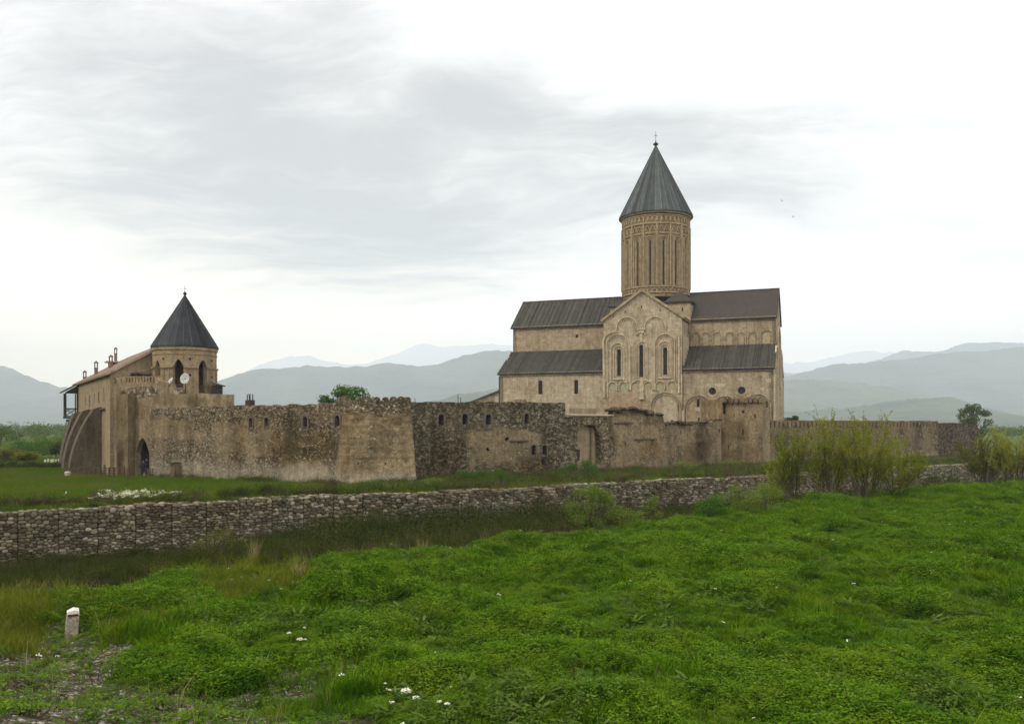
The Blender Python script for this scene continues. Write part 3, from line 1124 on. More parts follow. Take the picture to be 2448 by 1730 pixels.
for (x0, x1, yt, yb) in ((270, 325, 872, 1256), (592, 648, 808, 1268), (935, 992, 846, 1236)):
    p = arc_px(x0 - 14, x1 + 14, yt - 16, yb + 12); q = arc_px(x0 - 44, x1 + 44, yt - 48, yb + 40)
    a, b = zu(x0 - 60, yb + 45), zu(x1 + 60, yb + 45)
    deco([(p, .14, .14), (q, .20, .2), ([a, b], .28, .24)], 'window_surround')
deco([(arc_px(186, 376, 780, 1318), .20, .2), (arc_px(205, 356, 803, 1310), .1, .1)], 'blind_arch')
deco([(arc_px(864, 1052, 756, 1290), .20, .2), (arc_px(884, 1033, 780, 1290), .1, .1)], 'blind_arch')
deco([(arc_px(118, 446, 656, 1345), .22, .26), (arc_px(142, 420, 684, 1345), .14, .14)], 'blind_arch')
deco([(arc_px(818, 1102, 650, 1330), .22, .26), (arc_px(842, 1078, 676, 1330), .14, .14)], 'blind_arch')
deco([(arc_px(545, 714, 768, 1330), .20, .2), (arc_px(560, 698, 784, 1330), .1, .1)], 'blind_arch')
deco([(arc_px(264, 562, 410, 600), .24, .2), (arc_px(292, 534, 438, 600), .12, .1)], 'blind_arch', trim_m)
deco([(arc_px(668, 966, 402, 590), .24, .2), (arc_px(694, 940, 430, 640), .12, .1)], 'blind_arch', trim_m)
mb = MB()
for (x0, x1, y0, y1, d) in ((562, 682, 565, 600, .5), (578, 668, 600, 640, .4), (600, 640, 640, 770, .25), (540, 575, 640, 665, .3), (660, 690, 640, 665, .3)):
    a, b = zu(x0, y1), zu(x1, y0)
    mb.box(((a[0] + b[0]) / 2, VT - d / 2 + .01, (a[1] + b[1]) / 2), (b[0] - a[0], d, b[1] - a[1]))
mb.build('capital', trim_m, cath)
mb = MB()
for (x0, x1, y0, y1, d) in ((602, 650, 1300, 1500, .3), (608, 658, 1500, 1540, .42), (590, 662, 1540, 1590, .34)):
    a, b = zu(x0, y1), zu(x1, y0)
    mb.box(((a[0] + b[0]) / 2, VT - d / 2 + .01, (a[1] + b[1]) / 2), (b[0] - a[0], d, b[1] - a[1]))
mb.build('corbel', trim_m, cath)
# buttress strips at the corners of the transept
q = [zu(x, y) for x, y in ((88, 1560), (84, 900), (72, 760), (95, 690), (150, 640), (265, 600))]
deco([(q, .5, .3), ([(p[0] + .62, p[1] - .2) for p in q], .18, .2)], 'corner_strip')
for (x, y0, y1, w, h) in ((1160, 1500, 660, .42, .3), (1126, 1340, 700, .16, .2), (1200, 1500, 1240, .25, .36), (458, 1450, 820, .3, .22), (808, 1450, 830, .3, .22)):
    deco([([zu(x, y0), zu(x, y1)], w, h)], 'corner_strip')
for i, (x, m) in enumerate(((207, green_m), (366, green_m), (536, greyr_m), (722, greyr_m), (890, greyr_m), (1060, greyr_m))):
    p = arc_px(x - 66, x + 66, 1338 - i * 3, 1462)
    deco([(p, .2, .24)], 'scallop_arch')
    ol = arc_px(x - 58, x + 58, 1348 - i * 3, 1455)
    mb = MB(); mb.add([(a, VT - .012, b) for a, b in ol], [tuple(range(len(ol)))]); mb.build('arch_field', m, cath)

# --- corner chambers between transept and nave
def chamber(u0, u1, v0, v1, z0, z1, zp):
    mb = MB(); mb.box(((u0 + u1) / 2, (v0 + v1) / 2, (z0 + z1) / 2), (u1 - u0, v1 - v0, z1 - z0)); w_ = mb.build('corner_chamber', upper_m, cath)
    c = ((u0 + u1) / 2, (v0 + v1) / 2)
    o = .4
    mb = MB()
    b = [(u0 - o, v0 - o, z1), (u1 + o, v0 - o, z1), (u1 + o, v1 + o, z1), (u0 - o, v1 + o, z1)]
    mb.add(b + [(c[0] - .4, c[1], zp), (c[0] + .4, c[1], zp)], [(0, 1, 5, 4), (1, 2, 5), (2, 3, 4, 5), (3, 0, 4), (3, 2, 1, 0)])
    mb.box((c[0], c[1], z1 - .14), (u1 - u0 + .5, v1 - v0 + .5, .26))
    mb.build('chamber_roof', nave_roof2_m, w_)
    mb = MB(); mb.box(((u0 + u1) / 2 + .8, v0 - .005, z1 - 1.4), (.26, .06, .7)); mb.build('slit_window', dark_glass, w_)


vc = 6.2
a = CF.hit(1587, 723, vc); b = CF.hit(1654, 723, vc); pk = CF.hit(1620, 698, vc + 2.2)
chamber(a[0] + .35, b[0] - .3, vc, vc + 4.4, 22, a[1], pk[1])
chamber(2 * uTC - (b[0] - .3), 2 * uTC - (a[0] + .35) + 1.4, vc, vc + 4.4, 22, a[1] - .3, pk[1] - .6)

# --- drum
uD = -22.35 + LC
RD = 6.22
ZD0, ZD1 = 27.5, 44.75
TOC = math.degrees(math.atan2(-(c_o.y + CF.v.y * VR + CF.u.y * uD), -(c_o.x + CF.v.x * VR + CF.u.x * uD))) - math.degrees(TH)
A_MID = math.radians(TOC + 1.9)          # bearing of the camera side of the drum, in the cathedral's own axes
NB = 16
BW = 2 * PI * RD / NB


def dmp(x, h, z):
    a_ = A_MID + x / RD
    r = RD - h
    return (uD + r * math.cos(a_), VR + r * math.sin(a_), z)


mb = MB()
dh = []
for k in range(NB):
    xc = (k - NB // 2 + .5) * BW
    dh.append(arch(xc, .34, 31.1, 39.3, 4))
half = NB * BW / 2
plate(mb, rect(-half, half, ZD0, ZD1), dh, 0, .6, dmp, grid=(BW / 4.0, 1.5), back=False, sides=False)
drum = mb.build('drum', drum_m, cath)
for h in dh:
    m2 = MB(); m2.add([dmp(x, .4, z) for x, z in h], [tuple(range(len(h)))]); m2.build('window', dark_glass, drum)
for k in range(NB):
    xc = (k - NB // 2 + .5) * BW
    m2 = MB()
    ribbon(m2, arch(xc, .80, 30.9, 39.75, 6), .16, .22, 0, dmp)
    ribbon(m2, arch(xc, 1.36, 30.9, 40.05, 6), .16, .32, 0, dmp)
    ribbon(m2, [(xc - .92, 30.9), (xc - .92, 40.45), (xc, 40.45), (xc + .92, 40.45), (xc + .92, 30.9)], .14, .24, 0, dmp)
    ribbon(m2, [(xc - BW / 2, 30.9), (xc - BW / 2, 42.5)], .26, .34, 0, dmp)
    m2.build('bay_moulding', trim2_m, drum)
    m2 = MB()
    q = [(xc - BW / 2 + .2 + (BW - .4) * i / 4, 40.95 if i % 2 == 0 else 42.0) for i in range(5)]
    ribbon(m2, q, .22, .26, 0, dmp)
    q2 = [(xc - BW / 2 + .2 + (BW - .4) * i / 4, 42.0 if i % 2 == 0 else 40.95) for i in range(5)]
    ribbon(m2, q2, .10, .12, 0, dmp)
    m2.build('zigzag_frieze', trim2_m, drum)
    m2 = MB()
    for i in range(3):
        x_ = xc - BW / 2 + BW * (i + .5) / 3
        ribbon(m2, arch(x_, BW / 3 - .12, 42.9, 43.75, 4), .18, .22, 0, dmp)
    m2.build('arched_frieze', trim2_m, drum)
    m2 = MB()
    q = [(xc - BW / 2 + BW * i / 6, 30.0 if i % 2 == 0 else 30.55) for i in range(7)]
    ribbon(m2, q, .18, .22, 0, dmp)
    m2.build('foot_frieze', trim2_m, drum)
NS = 96
for (z, w, h) in ((40.65, .2, .2), (42.4, .24, .26), (44.0, .22, .24), (44.5, .5, .45), (30.8, .22, .26), (29.75, .26, .28)):
    m2 = MB(); ribbon(m2, [(-half + 2 * half * i / NS, z) for i in range(NS)], w, h, 0, dmp, closed=True)
    m2.build('string_course', trim2_m, drum)

# --- cone
ZC0, ZC1, RC = 44.72, 58.5, 6.98
mb = MB()
NC = 36
mb.lathe((uD, VR, 0), [(RC, ZC0 - .16), (RC, ZC0), (.14, ZC1)], NC)
for k in range(NC):
    a_ = 2 * PI * k / NC
    p, q = Vector((uD + RC * math.cos(a_), VR + RC * math.sin(a_), ZC0 + .02)), Vector((uD + .14 * math.cos(a_), VR + .14 * math.sin(a_), ZC1))
    mb.tube([p, q], .075, 4, .03)
mb.build('dome_roof', cone_m, cath)
mb = MB(); mb.lathe((uD, VR, ZC1), [(.10, -.3), (.17, .05), (.46, .22), (.52, .38), (.30, .58), (.12, .75), (.08, 1.0)], 12)
fin = mb.build('finial', iron_m, cath)
mb = MB()
mb.tube([(uD, VR, ZC1 + .9), (uD, VR, ZC1 + 2.75)], .05, 6)
mb.tube([(uD - .30, VR - .15, ZC1 + 2.08), (uD + .30, VR + .15, ZC1 + 1.92)], .045, 6)
mb.build('cross', plain('grey_cross_metal', (.10, .10, .11), .4, .5), fin)

# rain pipe on the near corner
mb = MB(); mb.tube([(-.12, -.1, ZA - .6), (-.12, -.1, 2)], .09, 8); mb.build('rain_pipe', iron_m, cath)

# ================================================================== fortress
FT = FPX


def pil_loc(fr, u=0, v=0, z=0): return fr.w(u, v, z)


def wthing(name, label, cat, fr, group=None): return thing(name, label, cat, (fr.o.x, fr.o.y, 0), fr.a, group)


surround_m = plain('grey_mortar_surround', (.12, .10, .082), .9, 0, .3, 5)
plug_m = plain('painted_opening_shade', (.010, .008, .006), .9, 0, .3, 2)  # near-black colour painted in for the shade inside openings


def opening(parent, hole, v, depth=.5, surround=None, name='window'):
    """near-black sheet painting the shade inside an opening, and the mortar band round it"""
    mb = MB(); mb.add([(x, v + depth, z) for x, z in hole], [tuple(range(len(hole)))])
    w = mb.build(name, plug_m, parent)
    if surround:
        mx_ = sum(q[0] for q in hole) / len(hole); mz_ = sum(q[1] for q in hole) / len(hole)
        hw_ = max(q[0] for q in hole) - mx_; hh_ = max(q[1] for q in hole) - mz_
        m2 = MB(); ribbon(m2, [(mx_ + (x - mx_) * (1 + surround * .46 / hw_), mz_ + (z - mz_) * (1 + surround * .46 / hh_)) for x, z in hole], surround, .09, v, closed=True)
        m2.build('surround', surround_m, w)
    return w


def reader(fr, ox, oy, sc): return lambda x, y, v=0.0: fr.hit(ox + x / sc, oy + y / sc, v)


def hpx(Z, x0, x1, y0, y1, kind='arch', v=0.):
    a, b = Z(x0, y1, v), Z(x1, y0, v)
    if kind == 'arch': return arch((a[0] + b[0]) / 2, b[0] - a[0], a[1], b[1], 5)
    if kind == 'pointed': return arch((a[0] + b[0]) / 2, b[0] - a[0], a[1], b[1], 7, True)
    return rect(a[0], b[0], a[1], b[1])


def ragged(Z, cx, cy, rx, ry, seed):
    rr = random.Random(seed)
    u, z = Z(cx, cy)
    a, b = Z(cx + rx, cy)[0] - u, z - Z(cx, cy + ry)[1]
    return [(u + a * rr.uniform(.6, 1.15) * math.cos(t), z + b * rr.uniform(.6, 1.15) * math.sin(t)) for t in [2 * PI * k / 9 for k in range(9)]]


# ---- west curtain wall
C1, C2 = at(358, 86.0), at(815, 74.0)
WF = Frame(C1, C2)
Zw = reader(WF, 500, 900, 3.827)
Zg = reader(WF, 100, 660, 3.122)
west = wthing('curtain_wall', 'long speckled rubble curtain wall running from the gate to the battered bastion', 'wall', WF)
top = [(0.0, Zg(808, 990)[1])] + [Zg(x, y) for x, y in ((1000, 985), (1250, 975), (1500, 965))] + [Zw(x, y) for x, y in ((300, 268), (600, 260), (850, 255), (1000, 247), (1235, 240))]
top = rough_top(top + [(WF.len + .6, Zw(1235, 240)[1])], .42, .08, 3)
wh = [(hpx(Zw, 370, 400, 378, 462), .10), (hpx(Zw, 512, 543, 375, 455), .10), (hpx(Zw, 862, 900, 363, 458), .22), (hpx(Zw, 1155, 1195, 357, 445), .22),
      (hpx(Zw, 270, 278, 400, 440, 'rect'), 0), (ragged(Zw, 207, 478, 8, 8, 1), 0), (ragged(Zw, 1093, 466, 7, 8, 2), 0), (ragged(Zg, 1105, 1305, 8, 8, 3), 0), (ragged(Zg, 1155, 1312, 8, 9, 4), 0), (ragged(Zg, 965, 1120, 5, 6, 5), 0)]
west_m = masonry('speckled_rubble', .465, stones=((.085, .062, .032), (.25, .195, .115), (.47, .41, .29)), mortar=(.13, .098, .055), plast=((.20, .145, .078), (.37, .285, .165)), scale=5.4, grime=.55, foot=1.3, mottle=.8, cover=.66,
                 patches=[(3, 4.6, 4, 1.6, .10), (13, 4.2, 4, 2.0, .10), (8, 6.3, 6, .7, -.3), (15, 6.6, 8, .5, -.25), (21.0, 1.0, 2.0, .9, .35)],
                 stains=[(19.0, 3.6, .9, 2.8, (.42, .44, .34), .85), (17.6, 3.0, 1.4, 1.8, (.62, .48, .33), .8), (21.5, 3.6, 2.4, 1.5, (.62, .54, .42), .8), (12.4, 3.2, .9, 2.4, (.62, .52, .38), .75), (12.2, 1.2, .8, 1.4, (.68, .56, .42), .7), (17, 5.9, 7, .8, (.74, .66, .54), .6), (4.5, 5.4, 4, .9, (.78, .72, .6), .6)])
mb = MB()
plate(mb, [(0, -1.2), (WF.len + .6, -1.2)] + list(reversed(top)), [h for h, _ in wh], 0, .6, grid=(.8, .8), rough=.05, back=False)
mb.box(((WF.len + .6) / 2, 1.25, 2.4), (WF.len + .6, 1.2, 7.2))
mb.build('masonry', west_m, west)
for h, s_ in wh: opening(west, h, 0, .42, s_ or None, 'window' if s_ else 'putlog_hole')

# ---- bastion
bf = [at(802, 72.3), at(998, 74.6)]
BF = Frame(bf[0], bf[1])
Zb = reader(BF, 500, 900, 3.827)
bast = wthing('bastion', 'battered square bastion with broken rounded merlons standing proud of the wall', 'bastion', BF)
BL = BF.len
tz = Zb(1500, 245, 1.0)[1]
inl = Zb(1240, 245, 1.0)[0]
inr = BL - Zb(1845, 245, 1.0)[0]
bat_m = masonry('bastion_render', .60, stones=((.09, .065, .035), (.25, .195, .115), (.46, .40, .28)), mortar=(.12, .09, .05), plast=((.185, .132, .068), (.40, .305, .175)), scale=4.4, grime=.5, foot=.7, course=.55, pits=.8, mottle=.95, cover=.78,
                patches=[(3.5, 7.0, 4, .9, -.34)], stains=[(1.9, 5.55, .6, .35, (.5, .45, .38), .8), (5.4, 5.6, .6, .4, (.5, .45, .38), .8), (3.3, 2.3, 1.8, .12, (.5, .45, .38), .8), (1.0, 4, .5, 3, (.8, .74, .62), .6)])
DEP = 6.0


def bmap(s_, h, z):
    """battered front: leans back and narrows as it rises"""
    t = (z + 1) / (tz + 1)
    u = s_ + (inl * (1 - s_ / BL) - inr * (s_ / BL)) * t
    return (u, h + 1.0 * t, z)


def bsideL(s_, h, z):
    t = (z + 1) / (tz + 1)
    return (inl * t + h, 1.0 * t + s_ * (DEP - 1.0 * t) / DEP, z)


def bsideR(s_, h, z):
    t = (z + 1) / (tz + 1)
    return (BL - inr * t - h, 1.0 * t + s_ * (DEP - 1.0 * t) / DEP, z)


bh = [ragged(lambda x, y, v=0: (lambda p: (p[0] + 0, p[1]))(Zb(x, y)), x, y, 10, 11, k) for k, (x, y) in enumerate(((1348, 797), (1615, 799)))]
bh += [hpx(Zb, x - 3, x + 3, 540, 562, 'rect') for x in (1355, 1690)]
mb = MB()
plate(mb, rect(0, BL, -1, tz), bh, 0, .5, bmap, grid=(.5, .5), rough=.06, back=False)
plate(mb, rect(.02, DEP, -1, tz), [], 0, .4, bsideL, grid=(.8, .8), rough=.04, back=False)
plate(mb, rect(.02, DEP, -1, tz), [], 0, .4, bsideR, grid=(.8, .8), rough=.04, back=False)
mb.add([(inl + .02, 1.02, tz - .3), (BL - inr - .02, 1.02, tz - .3), (BL - inr - .02, DEP, tz - .3), (inl + .02, DEP, tz - .3)], [(0, 1, 2, 3)])
mb.build('masonry', bat_m, bast)
for h in bh:
    m2 = MB(); m2.add([bmap(x, .42, z) for x, z in h], [tuple(range(len(h)))]); m2.build('putlog_hole', plug_m, bast)
merl_m = masonry('merlon_stone', .45, stones=((.08, .06, .035), (.20, .16, .10), (.36, .31, .22)), mortar=(.10, .08, .045), plast=((.17, .125, .065), (.27, .205, .115)), scale=4, grime=.7)


def merlon(parent, c, w, d, h, rz=0, seed=0):
    mb = MB()
    rr = random.Random(seed)
    ol = arch(0, w, -.3, h + rr.uniform(-.05, .05), 4)
    ca, sa = math.cos(rz), math.sin(rz)
    plate(mb, ol, [], -d / 2, d, lambda u, v, z: (c[0] + u * ca - v * sa, c[1] + u * sa + v * ca, c[2] + z))
    return mb.build('merlon', merl_m, parent)


zl = Zb(1500, 182, 1.0)[1] - tz + .02
for k, (x0, x1) in enumerate(((1243, 1290), (1342, 1395), (1420, 1478), (1508, 1562), (1588, 1640), (1655, 1715), (1725, 1782), (1790, 1843))):
    a, b = Zb(x0, 245, 1.2)[0], Zb(x1, 245, 1.2)[0]
    merlon(bast, ((a + b) / 2, 1.28, tz), b - a, .5, zl, 0, k)
for k in range(5):
    merlon(bast, (inl + .26, 2.2 + k * .95, tz), .66, .48, zl, PI / 2, 20 + k)
    merlon(bast, (BL - inr - .26, 2.2 + k * .95, tz), .66, .48, zl, PI / 2, 30 + k)
mb = MB(); mb.box(((BL + inl - inr) / 2, 1.26, tz + .10), (BL - inl - inr - .02, .44, .32)); mb.box((inl + .27, 3.8, tz + .1), (.44, 4.6, .32)); mb.box((BL - inr - .27, 3.8, tz + .1), (.44, 4.6, .32))
mb.build('parapet', merl_m, bast)

# ---- east curtain wall
E0, E1 = at(968, 81.5), at(1380, 90.2)
EF = Frame(E0, E1)
Ze = reader(EF, 950, 920, 4.592)
east = wthing('curtain_wall', 'dark greenish rubble curtain wall with three arched black windows right of the bastion', 'wall', EF)
top = [(0, Ze(150, 186)[1])] + [Ze(x, y) for x, y in ((400, 186), (700, 186), (1000, 184), (1300, 188), (1600, 192), (1842, 196))]
top = rough_top(top, .5, .05, 9)
x1, z1 = Ze(1842, 330)
x2, z2 = Ze(1962, 345)
eo = [(0, -1.2), (EF.len, -1.2), (EF.len, z2 - .6), (x2 - .3, z2), (x1, z1), (x1 + .03, z1 + .4)] + list(reversed(top))
ehs = [(hpx(Ze, 450, 508, 322, 433), .2), (hpx(Ze, 712, 768, 318, 432), .2), (hpx(Ze, 970, 1026, 322, 432), .3), (hpx(Ze, 1395, 1440, 313, 420), .2), (hpx(Ze, 1470, 1518, 660, 766), .16), (hpx(Ze, 1590, 1638, 660, 759), .16)]
ehr = [ragged(Ze, 993, 706, 22, 22, 4), ragged(Ze, 1203, 596, 26, 26, 5), ragged(Ze, 1607, 838, 25, 30, 8)] + [hpx(Ze, x - 4, x + 4, y - 24, y + 24, 'rect') for x, y in ((262, 535), (576, 536), (852, 536), (1103, 535))]
ehr += [ragged(Ze, 662, 636, 12, 7, 11)]
east_m = masonry('dark_mossy_rubble', .36, stones=((.075, .062, .038), (.18, .150, .094), (.36, .315, .215)), mortar=(.092, .074, .043), plast=((.15, .11, .06), (.33, .255, .15)), scale=4.0, grime=.62, mottle=.8, cover=.72,
                 patches=[(10.5, 2.6, 4.2, 1.9, .22), (7.0, 4.4, 6.5, 1.3, .14), (13.6, 4.0, 2.2, .8, .22), (2, 3, 2.4, 4, -.12), (15, 6, 4, 1.4, -.25), (16.4, 2.5, 1.3, 4, -.25), (8, 7, 8, .4, -.2)],
                 stains=[(2.2, 2.5, 2.2, 3.2, (.68, .68, .58), .8), (4.6, 1.6, 1.3, 2.0, (.62, .54, .42), .8), (14.2, .9, 1.8, 1.4, (.55, .46, .34), .8), (10.6, .8, 1.6, .6, (.66, .55, .4), .6), (8, 6.9, 9, .5, (.70, .68, .60), .6)])
mb = MB()
plate(mb, eo, [h for h, _ in ehs] + ehr, 0, .6, grid=(.8, .8), rough=.06, back=False)
mb.box((x1 / 2, 1.25, 2.9), (x1, 1.2, 8.2))
mb.build('masonry', east_m, east)
for h, s_ in ehs: opening(east, h, 0, .45, s_)
for h in ehr: opening(east, h, 0, .4, None, 'broken_hole')
mb = MB()
a, b = Ze(1230, 612), Ze(1440, 606)
mb.box(((a[0] + b[0]) / 2, .0, a[1] - .05), (b[0] - a[0], .3, .14))
a, b = Ze(1655, 606), Ze(1840, 606)
mb.box(((a[0] + b[0]) / 2, -.02, a[1]), (b[0] - a[0], .2, .08))
mb.build('ledge', plain('ledge_stone', (.07, .055, .035), .9), east)
mb = MB(); u, z = Ze(1418, 165); mb.add([(u - .75, .5, z - .55), (u + .75, .5, z - .55), (u + .1, .5, z + .12), (u - .75, 3, z - .55), (u + .75, 3, z - .55), (u + .1, 3, z + .12)], [(0, 1, 2), (5, 4, 3), (0, 2, 5, 3), (1, 4, 5, 2), (0, 3, 4, 1)])
mb.build('coping_gablet', merl_m, east)

# ---- ruined wall with niche
R0, R1 = at(1374, 91.0), at(1724, 107.0)
RF = Frame(R0, R1)
Zr = reader(RF, 1330, 920, 4.175)
ruin = wthing('ruined_wall', 'broken tan wall with a recessed archway and crumbling dark top below the cathedral', 'wall', RF)
tops = [Zr(x, y) for x, y in ((185, 304), (560, 300), (562, 268), (600, 250), (680, 258), (740, 248), (810, 255), (870, 268), (930, 296), (1000, 285), (1050, 300), (1068, 330), (1085, 396), (1130, 378), (1180, 366), (1240, 376), (1310, 388), (1400, 384), (1480, 374), (1540, 366), (1580, 345), (1640, 352))]
tops = [(0, tops[0][1])] + tops[1:] + [(RF.len, tops[-1][1] - .2)]
tops = rough_top(tops, .5, .05, 5)
nich = hpx(Zr, 195, 440, 392, 800, 'arch')
rh = [hpx(Zr, 1237, 1250, 455, 490, 'rect'), hpx(Zr, 684, 696, 560, 605, 'rect'), hpx(Zr, 950, 962, 560, 598, 'rect'), ragged(Zr, 825, 568, 9, 8, 3), ragged(Zr, 1185, 515, 8, 8, 6), hpx(Zr, 1400, 1408, 480, 525, 'rect'), hpx(Zr, 1616, 1630, 440, 480, 'rect')]
ruin_m = masonry('ruined_tan_wall', .57, stones=((.10, .072, .040), (.25, .19, .11), (.42, .36, .25)), mortar=(.13, .095, .052), plast=((.17, .125, .07), (.39, .305, .185)), scale=4.0, grime=.5, course=.3, pits=.6, mottle=.8, cover=.74,
                 patches=[(1.5, 6, 3, 1.2, -.35), (4.6, 4, 1.1, 5, -.25), (9, 4.6, 3.5, .9, .12)],
                 stains=[(21.5, 3.0, 1.6, 2.8, (.40, .35, .28), .9), (19.5, 1.5, 2.0, 1.3, (.52, .44, .34), .8), (16, 5.6, 5, .5, (.5, .43, .34), .75), (8.0, 6.9, 5, .6, (.40, .34, .28), .85), (12, 2.3, 2, 1.2, (.78, .64, .5), .6), (1, 3, 1, 3, (.65, .6, .48), .6)])
mb = MB()
plate(mb, [(0, -1.2), (RF.len, -1.2)] + list(reversed(tops)), [nich] + rh, 0, .7, grid=(.7, .7), rough=.10, back=False)
rl = Zr(1040, 300)[0]
lowz = Zr(1310, 388)[1]
u0n, u1n = min(p[0] for p in nich), max(p[0] for p in nich)
mb.box((rl / 2, 1.5, 2.4), (rl, 1.0, 7.0))
mb.box(((rl + RF.len) / 2, 1.5, 2.0), (RF.len - rl, 1.0, 2 * (lowz - 2.3)))
mb.build('masonry', ruin_m, ruin)
niche_m = masonry('niche_render', .9, plast=((.24, .185, .115), (.36, .29, .19)), scale=3, grime=.4)
dn = hpx(Zr, 197, 234, 642, 757, 'rect', .72)
dn = [(max(x, u0n + .05), z) for x, z in dn]
mb = MB(); plate(mb, [(u0n - .1, -1), (u1n + .1, -1), (u1n + .1, 7.0), (u0n - .1, 7.0)], [dn], .72, .25, back=False)
a, b = Zr(335, 800, .72), Zr(365, 395, .72)
mb.box(((a[0] + b[0]) / 2, .6, (a[1] + b[1]) / 2), (b[0] - a[0], .28, b[1] - a[1]))
nb = mb.build('niche_back', niche_m, ruin)
opening(nb, dn, .72, .22, None, 'doorway')
for h in rh: opening(ruin, h, 0, .4, None, 'putlog_hole')
# tile coping of the low part, dark turf and rubble along the broken top
mb = MB()
a, b = Zr(60, 300)[0], Zr(572, 298)[0]
zt_ = Zr(300, 300)[1]
n = int((b - a) / .24)
for i in range(n):
    u = a + (i + .5) * .24
    mb.tube([(u, -.16, zt_ - .06), (u, .5, zt_ + .06)], .085, 6)
mb.build('tile_coping', plain('old_roof_tile', (.34, .27, .19), .85, 0, .5, 7), ruin)
def crust(parent, Z, pts, name, v0, v1, th, seed, mat):
    rr = random.Random(seed)
    mb = MB()
    P = rough_top([Z(x, y) for x, y in pts], .35, .04, seed)
    for (x, z) in P:
        for _ in range(3):
            s_ = rr.uniform(.5, 1.4) * th
            vs, n = [], 7
            cc = (x + rr.uniform(-.25, .25), rr.uniform(v0, v1), z + rr.uniform(-.3, .5) * th)
            mb.lathe(cc, [(s_ * .7, -s_ * .5), (s_ * rr.uniform(.9, 1.3), -s_ * .1), (s_ * rr.uniform(.6, 1), s_ * .3), (s_ * .3, s_ * .5)], 7, rr.uniform(0, 6))
    return mb.build(name, mat, parent)


crust_m = plain('dark_turf_and_brick', (.065, .046, .028), .95, 0, .6, 4)
crust(ruin, Zr, ((560, 262), (600, 246), (740, 244), (870, 262), (930, 292), (1000, 282), (1062, 315)), 'crumbling_top', -.1, .9, .34, 3, crust_m)
crust(ruin, Zr, ((1088, 394), (1180, 368), (1310, 388), (1480, 376), (1560, 358), (1640, 350)), 'crumbling_top', -.12, 1.0, .26, 4, crust_m)
mb = MB()
for (x0, x1, y) in ((580, 760, 382), (780, 1000, 545)):
    a, b = Zr(x0, y), Zr(x1, y)
    mb.box(((a[0] + b[0]) / 2, .02, a[1]), (b[0] - a[0], .3, .12))
mb.build('ledge', crust_m, ruin)

# ---- corner tower with machicolated head
T0, T1 = at(1716, 109.3), at(1823, 110.3)
TF = Frame(T0, T1)
Zt = reader(TF, 1640, 740, 4.388)
tower = wthing('corner_tower', 'tall tan corner tower with a machicolated head in front of the cathedral end', 'tower', TF)
ztop = Zt(600, 930)[1]
u_l = Zt(372, 930)[0]
ttop = [Zt(x, y) for x, y in ((290, 1160), (345, 1105), (350, 1040), (372, 1035), (375, 932), (450, 940), (500, 934), (560, 948), (610, 950), (670, 940), (720, 932), (790, 928), (803, 928))]
ttop = [(0, ttop[0][1])] + ttop[1:-1] + [(TF.len, ztop)]
th_ = [hpx(Zt, x0, x1, y0, y1, 'rect') for x0, x1, y0, y1 in ((425, 440, 950, 995), (486, 497, 950, 1008), (540, 556, 955, 1000), (686, 697, 948, 990), (740, 758, 940, 982), (588, 614, 1056, 1086), (590, 606, 1252, 1312), (500, 510, 1095, 1130), (718, 734, 1096, 1138), (440, 448, 1425, 1460))]
th_.append(hpx(Zt, 388, 422, 948, 1092, 'rect'))
tow_m = masonry('tower_render', .61, stones=((.10, .072, .04), (.25, .19, .11), (.45, .38, .26)), mortar=(.13, .095, .052), plast=((.18, .13, .07), (.385, .295, .175)), scale=3.6, grime=.55, pits=.6, mottle=.8, cover=.78,
                stains=[(2.0, 4.6, 1.9, 1.5, (.50, .46, .36), .8), (.5, 2.6, .8, 2.6, (.46, .40, .31), .8), (3.6, 1.4, 3.0, 1.2, (.58, .51, .40), .7), (1.0, 7.0, .8, 1.6, (.66, .56, .44), .5), (3, 8.2, 3, .6, (.6, .53, .44), .8)])
mb = MB()
plate(mb, [(0, -1.2), (TF.len, -1.2)] + list(reversed(rough_top(ttop, .6, .04, 8))), th_, 0, .5, grid=(.7, .7), rough=.05, back=False)
# chamfered side towards the far wall
s1 = Frame(T1, at(1841, 113.2))
ofs = TF.len
ca, sa = math.cos(s1.a - TF.a), math.sin(s1.a - TF.a)
side = lambda u, v, z: (ofs + u * ca - v * sa, u * sa + v * ca, z)
sh_ = [rect(s1.len * .45, s1.len * .75, ztop - 1.1, ztop - .35)]
plate(mb, rect(.002, s1.len, -1.2, ztop), sh_, 0, .5, side, grid=(.7, .7), rough=.04, back=False)
e = side(s1.len, 0, 0)
mb.add([(e[0], e[1], -1.2), (e[0] - .6, e[1] + 6, -1.2), (e[0] - .6, e[1] + 6, ztop), (e[0], e[1], ztop), (u_l, .5, -1.2), (u_l, 7, -1.2), (u_l, 7, ztop - .1), (u_l, .5, ztop - .1)], [(0, 1, 2, 3), (4, 7, 6, 5), (3, 2, 6, 7)])
mb.build('masonry', tow_m, tower)
for h in th_: opening(tower, h, 0, .4, None, 'slot')
m2 = MB(); m2.add([side(x, .4, z) for x, z in sh_[0]], [(0, 1, 2, 3)]); m2.build('slot', plug_m, tower)
mb = MB()
for (x0, x1) in ((375, 420), (440, 486), (498, 540), (556, 640), (652, 686), (698, 738), (758, 802)):
    a, b = Zt(x0, 1000), Zt(x1, 945)
    mb.box(((a[0] + b[0]) / 2, -.12, (a[1] + b[1]) / 2 + .25), (b[0] - a[0], .26, (b[1] - a[1]) * .8))
mb.build('machicolation', tow_m, tower)

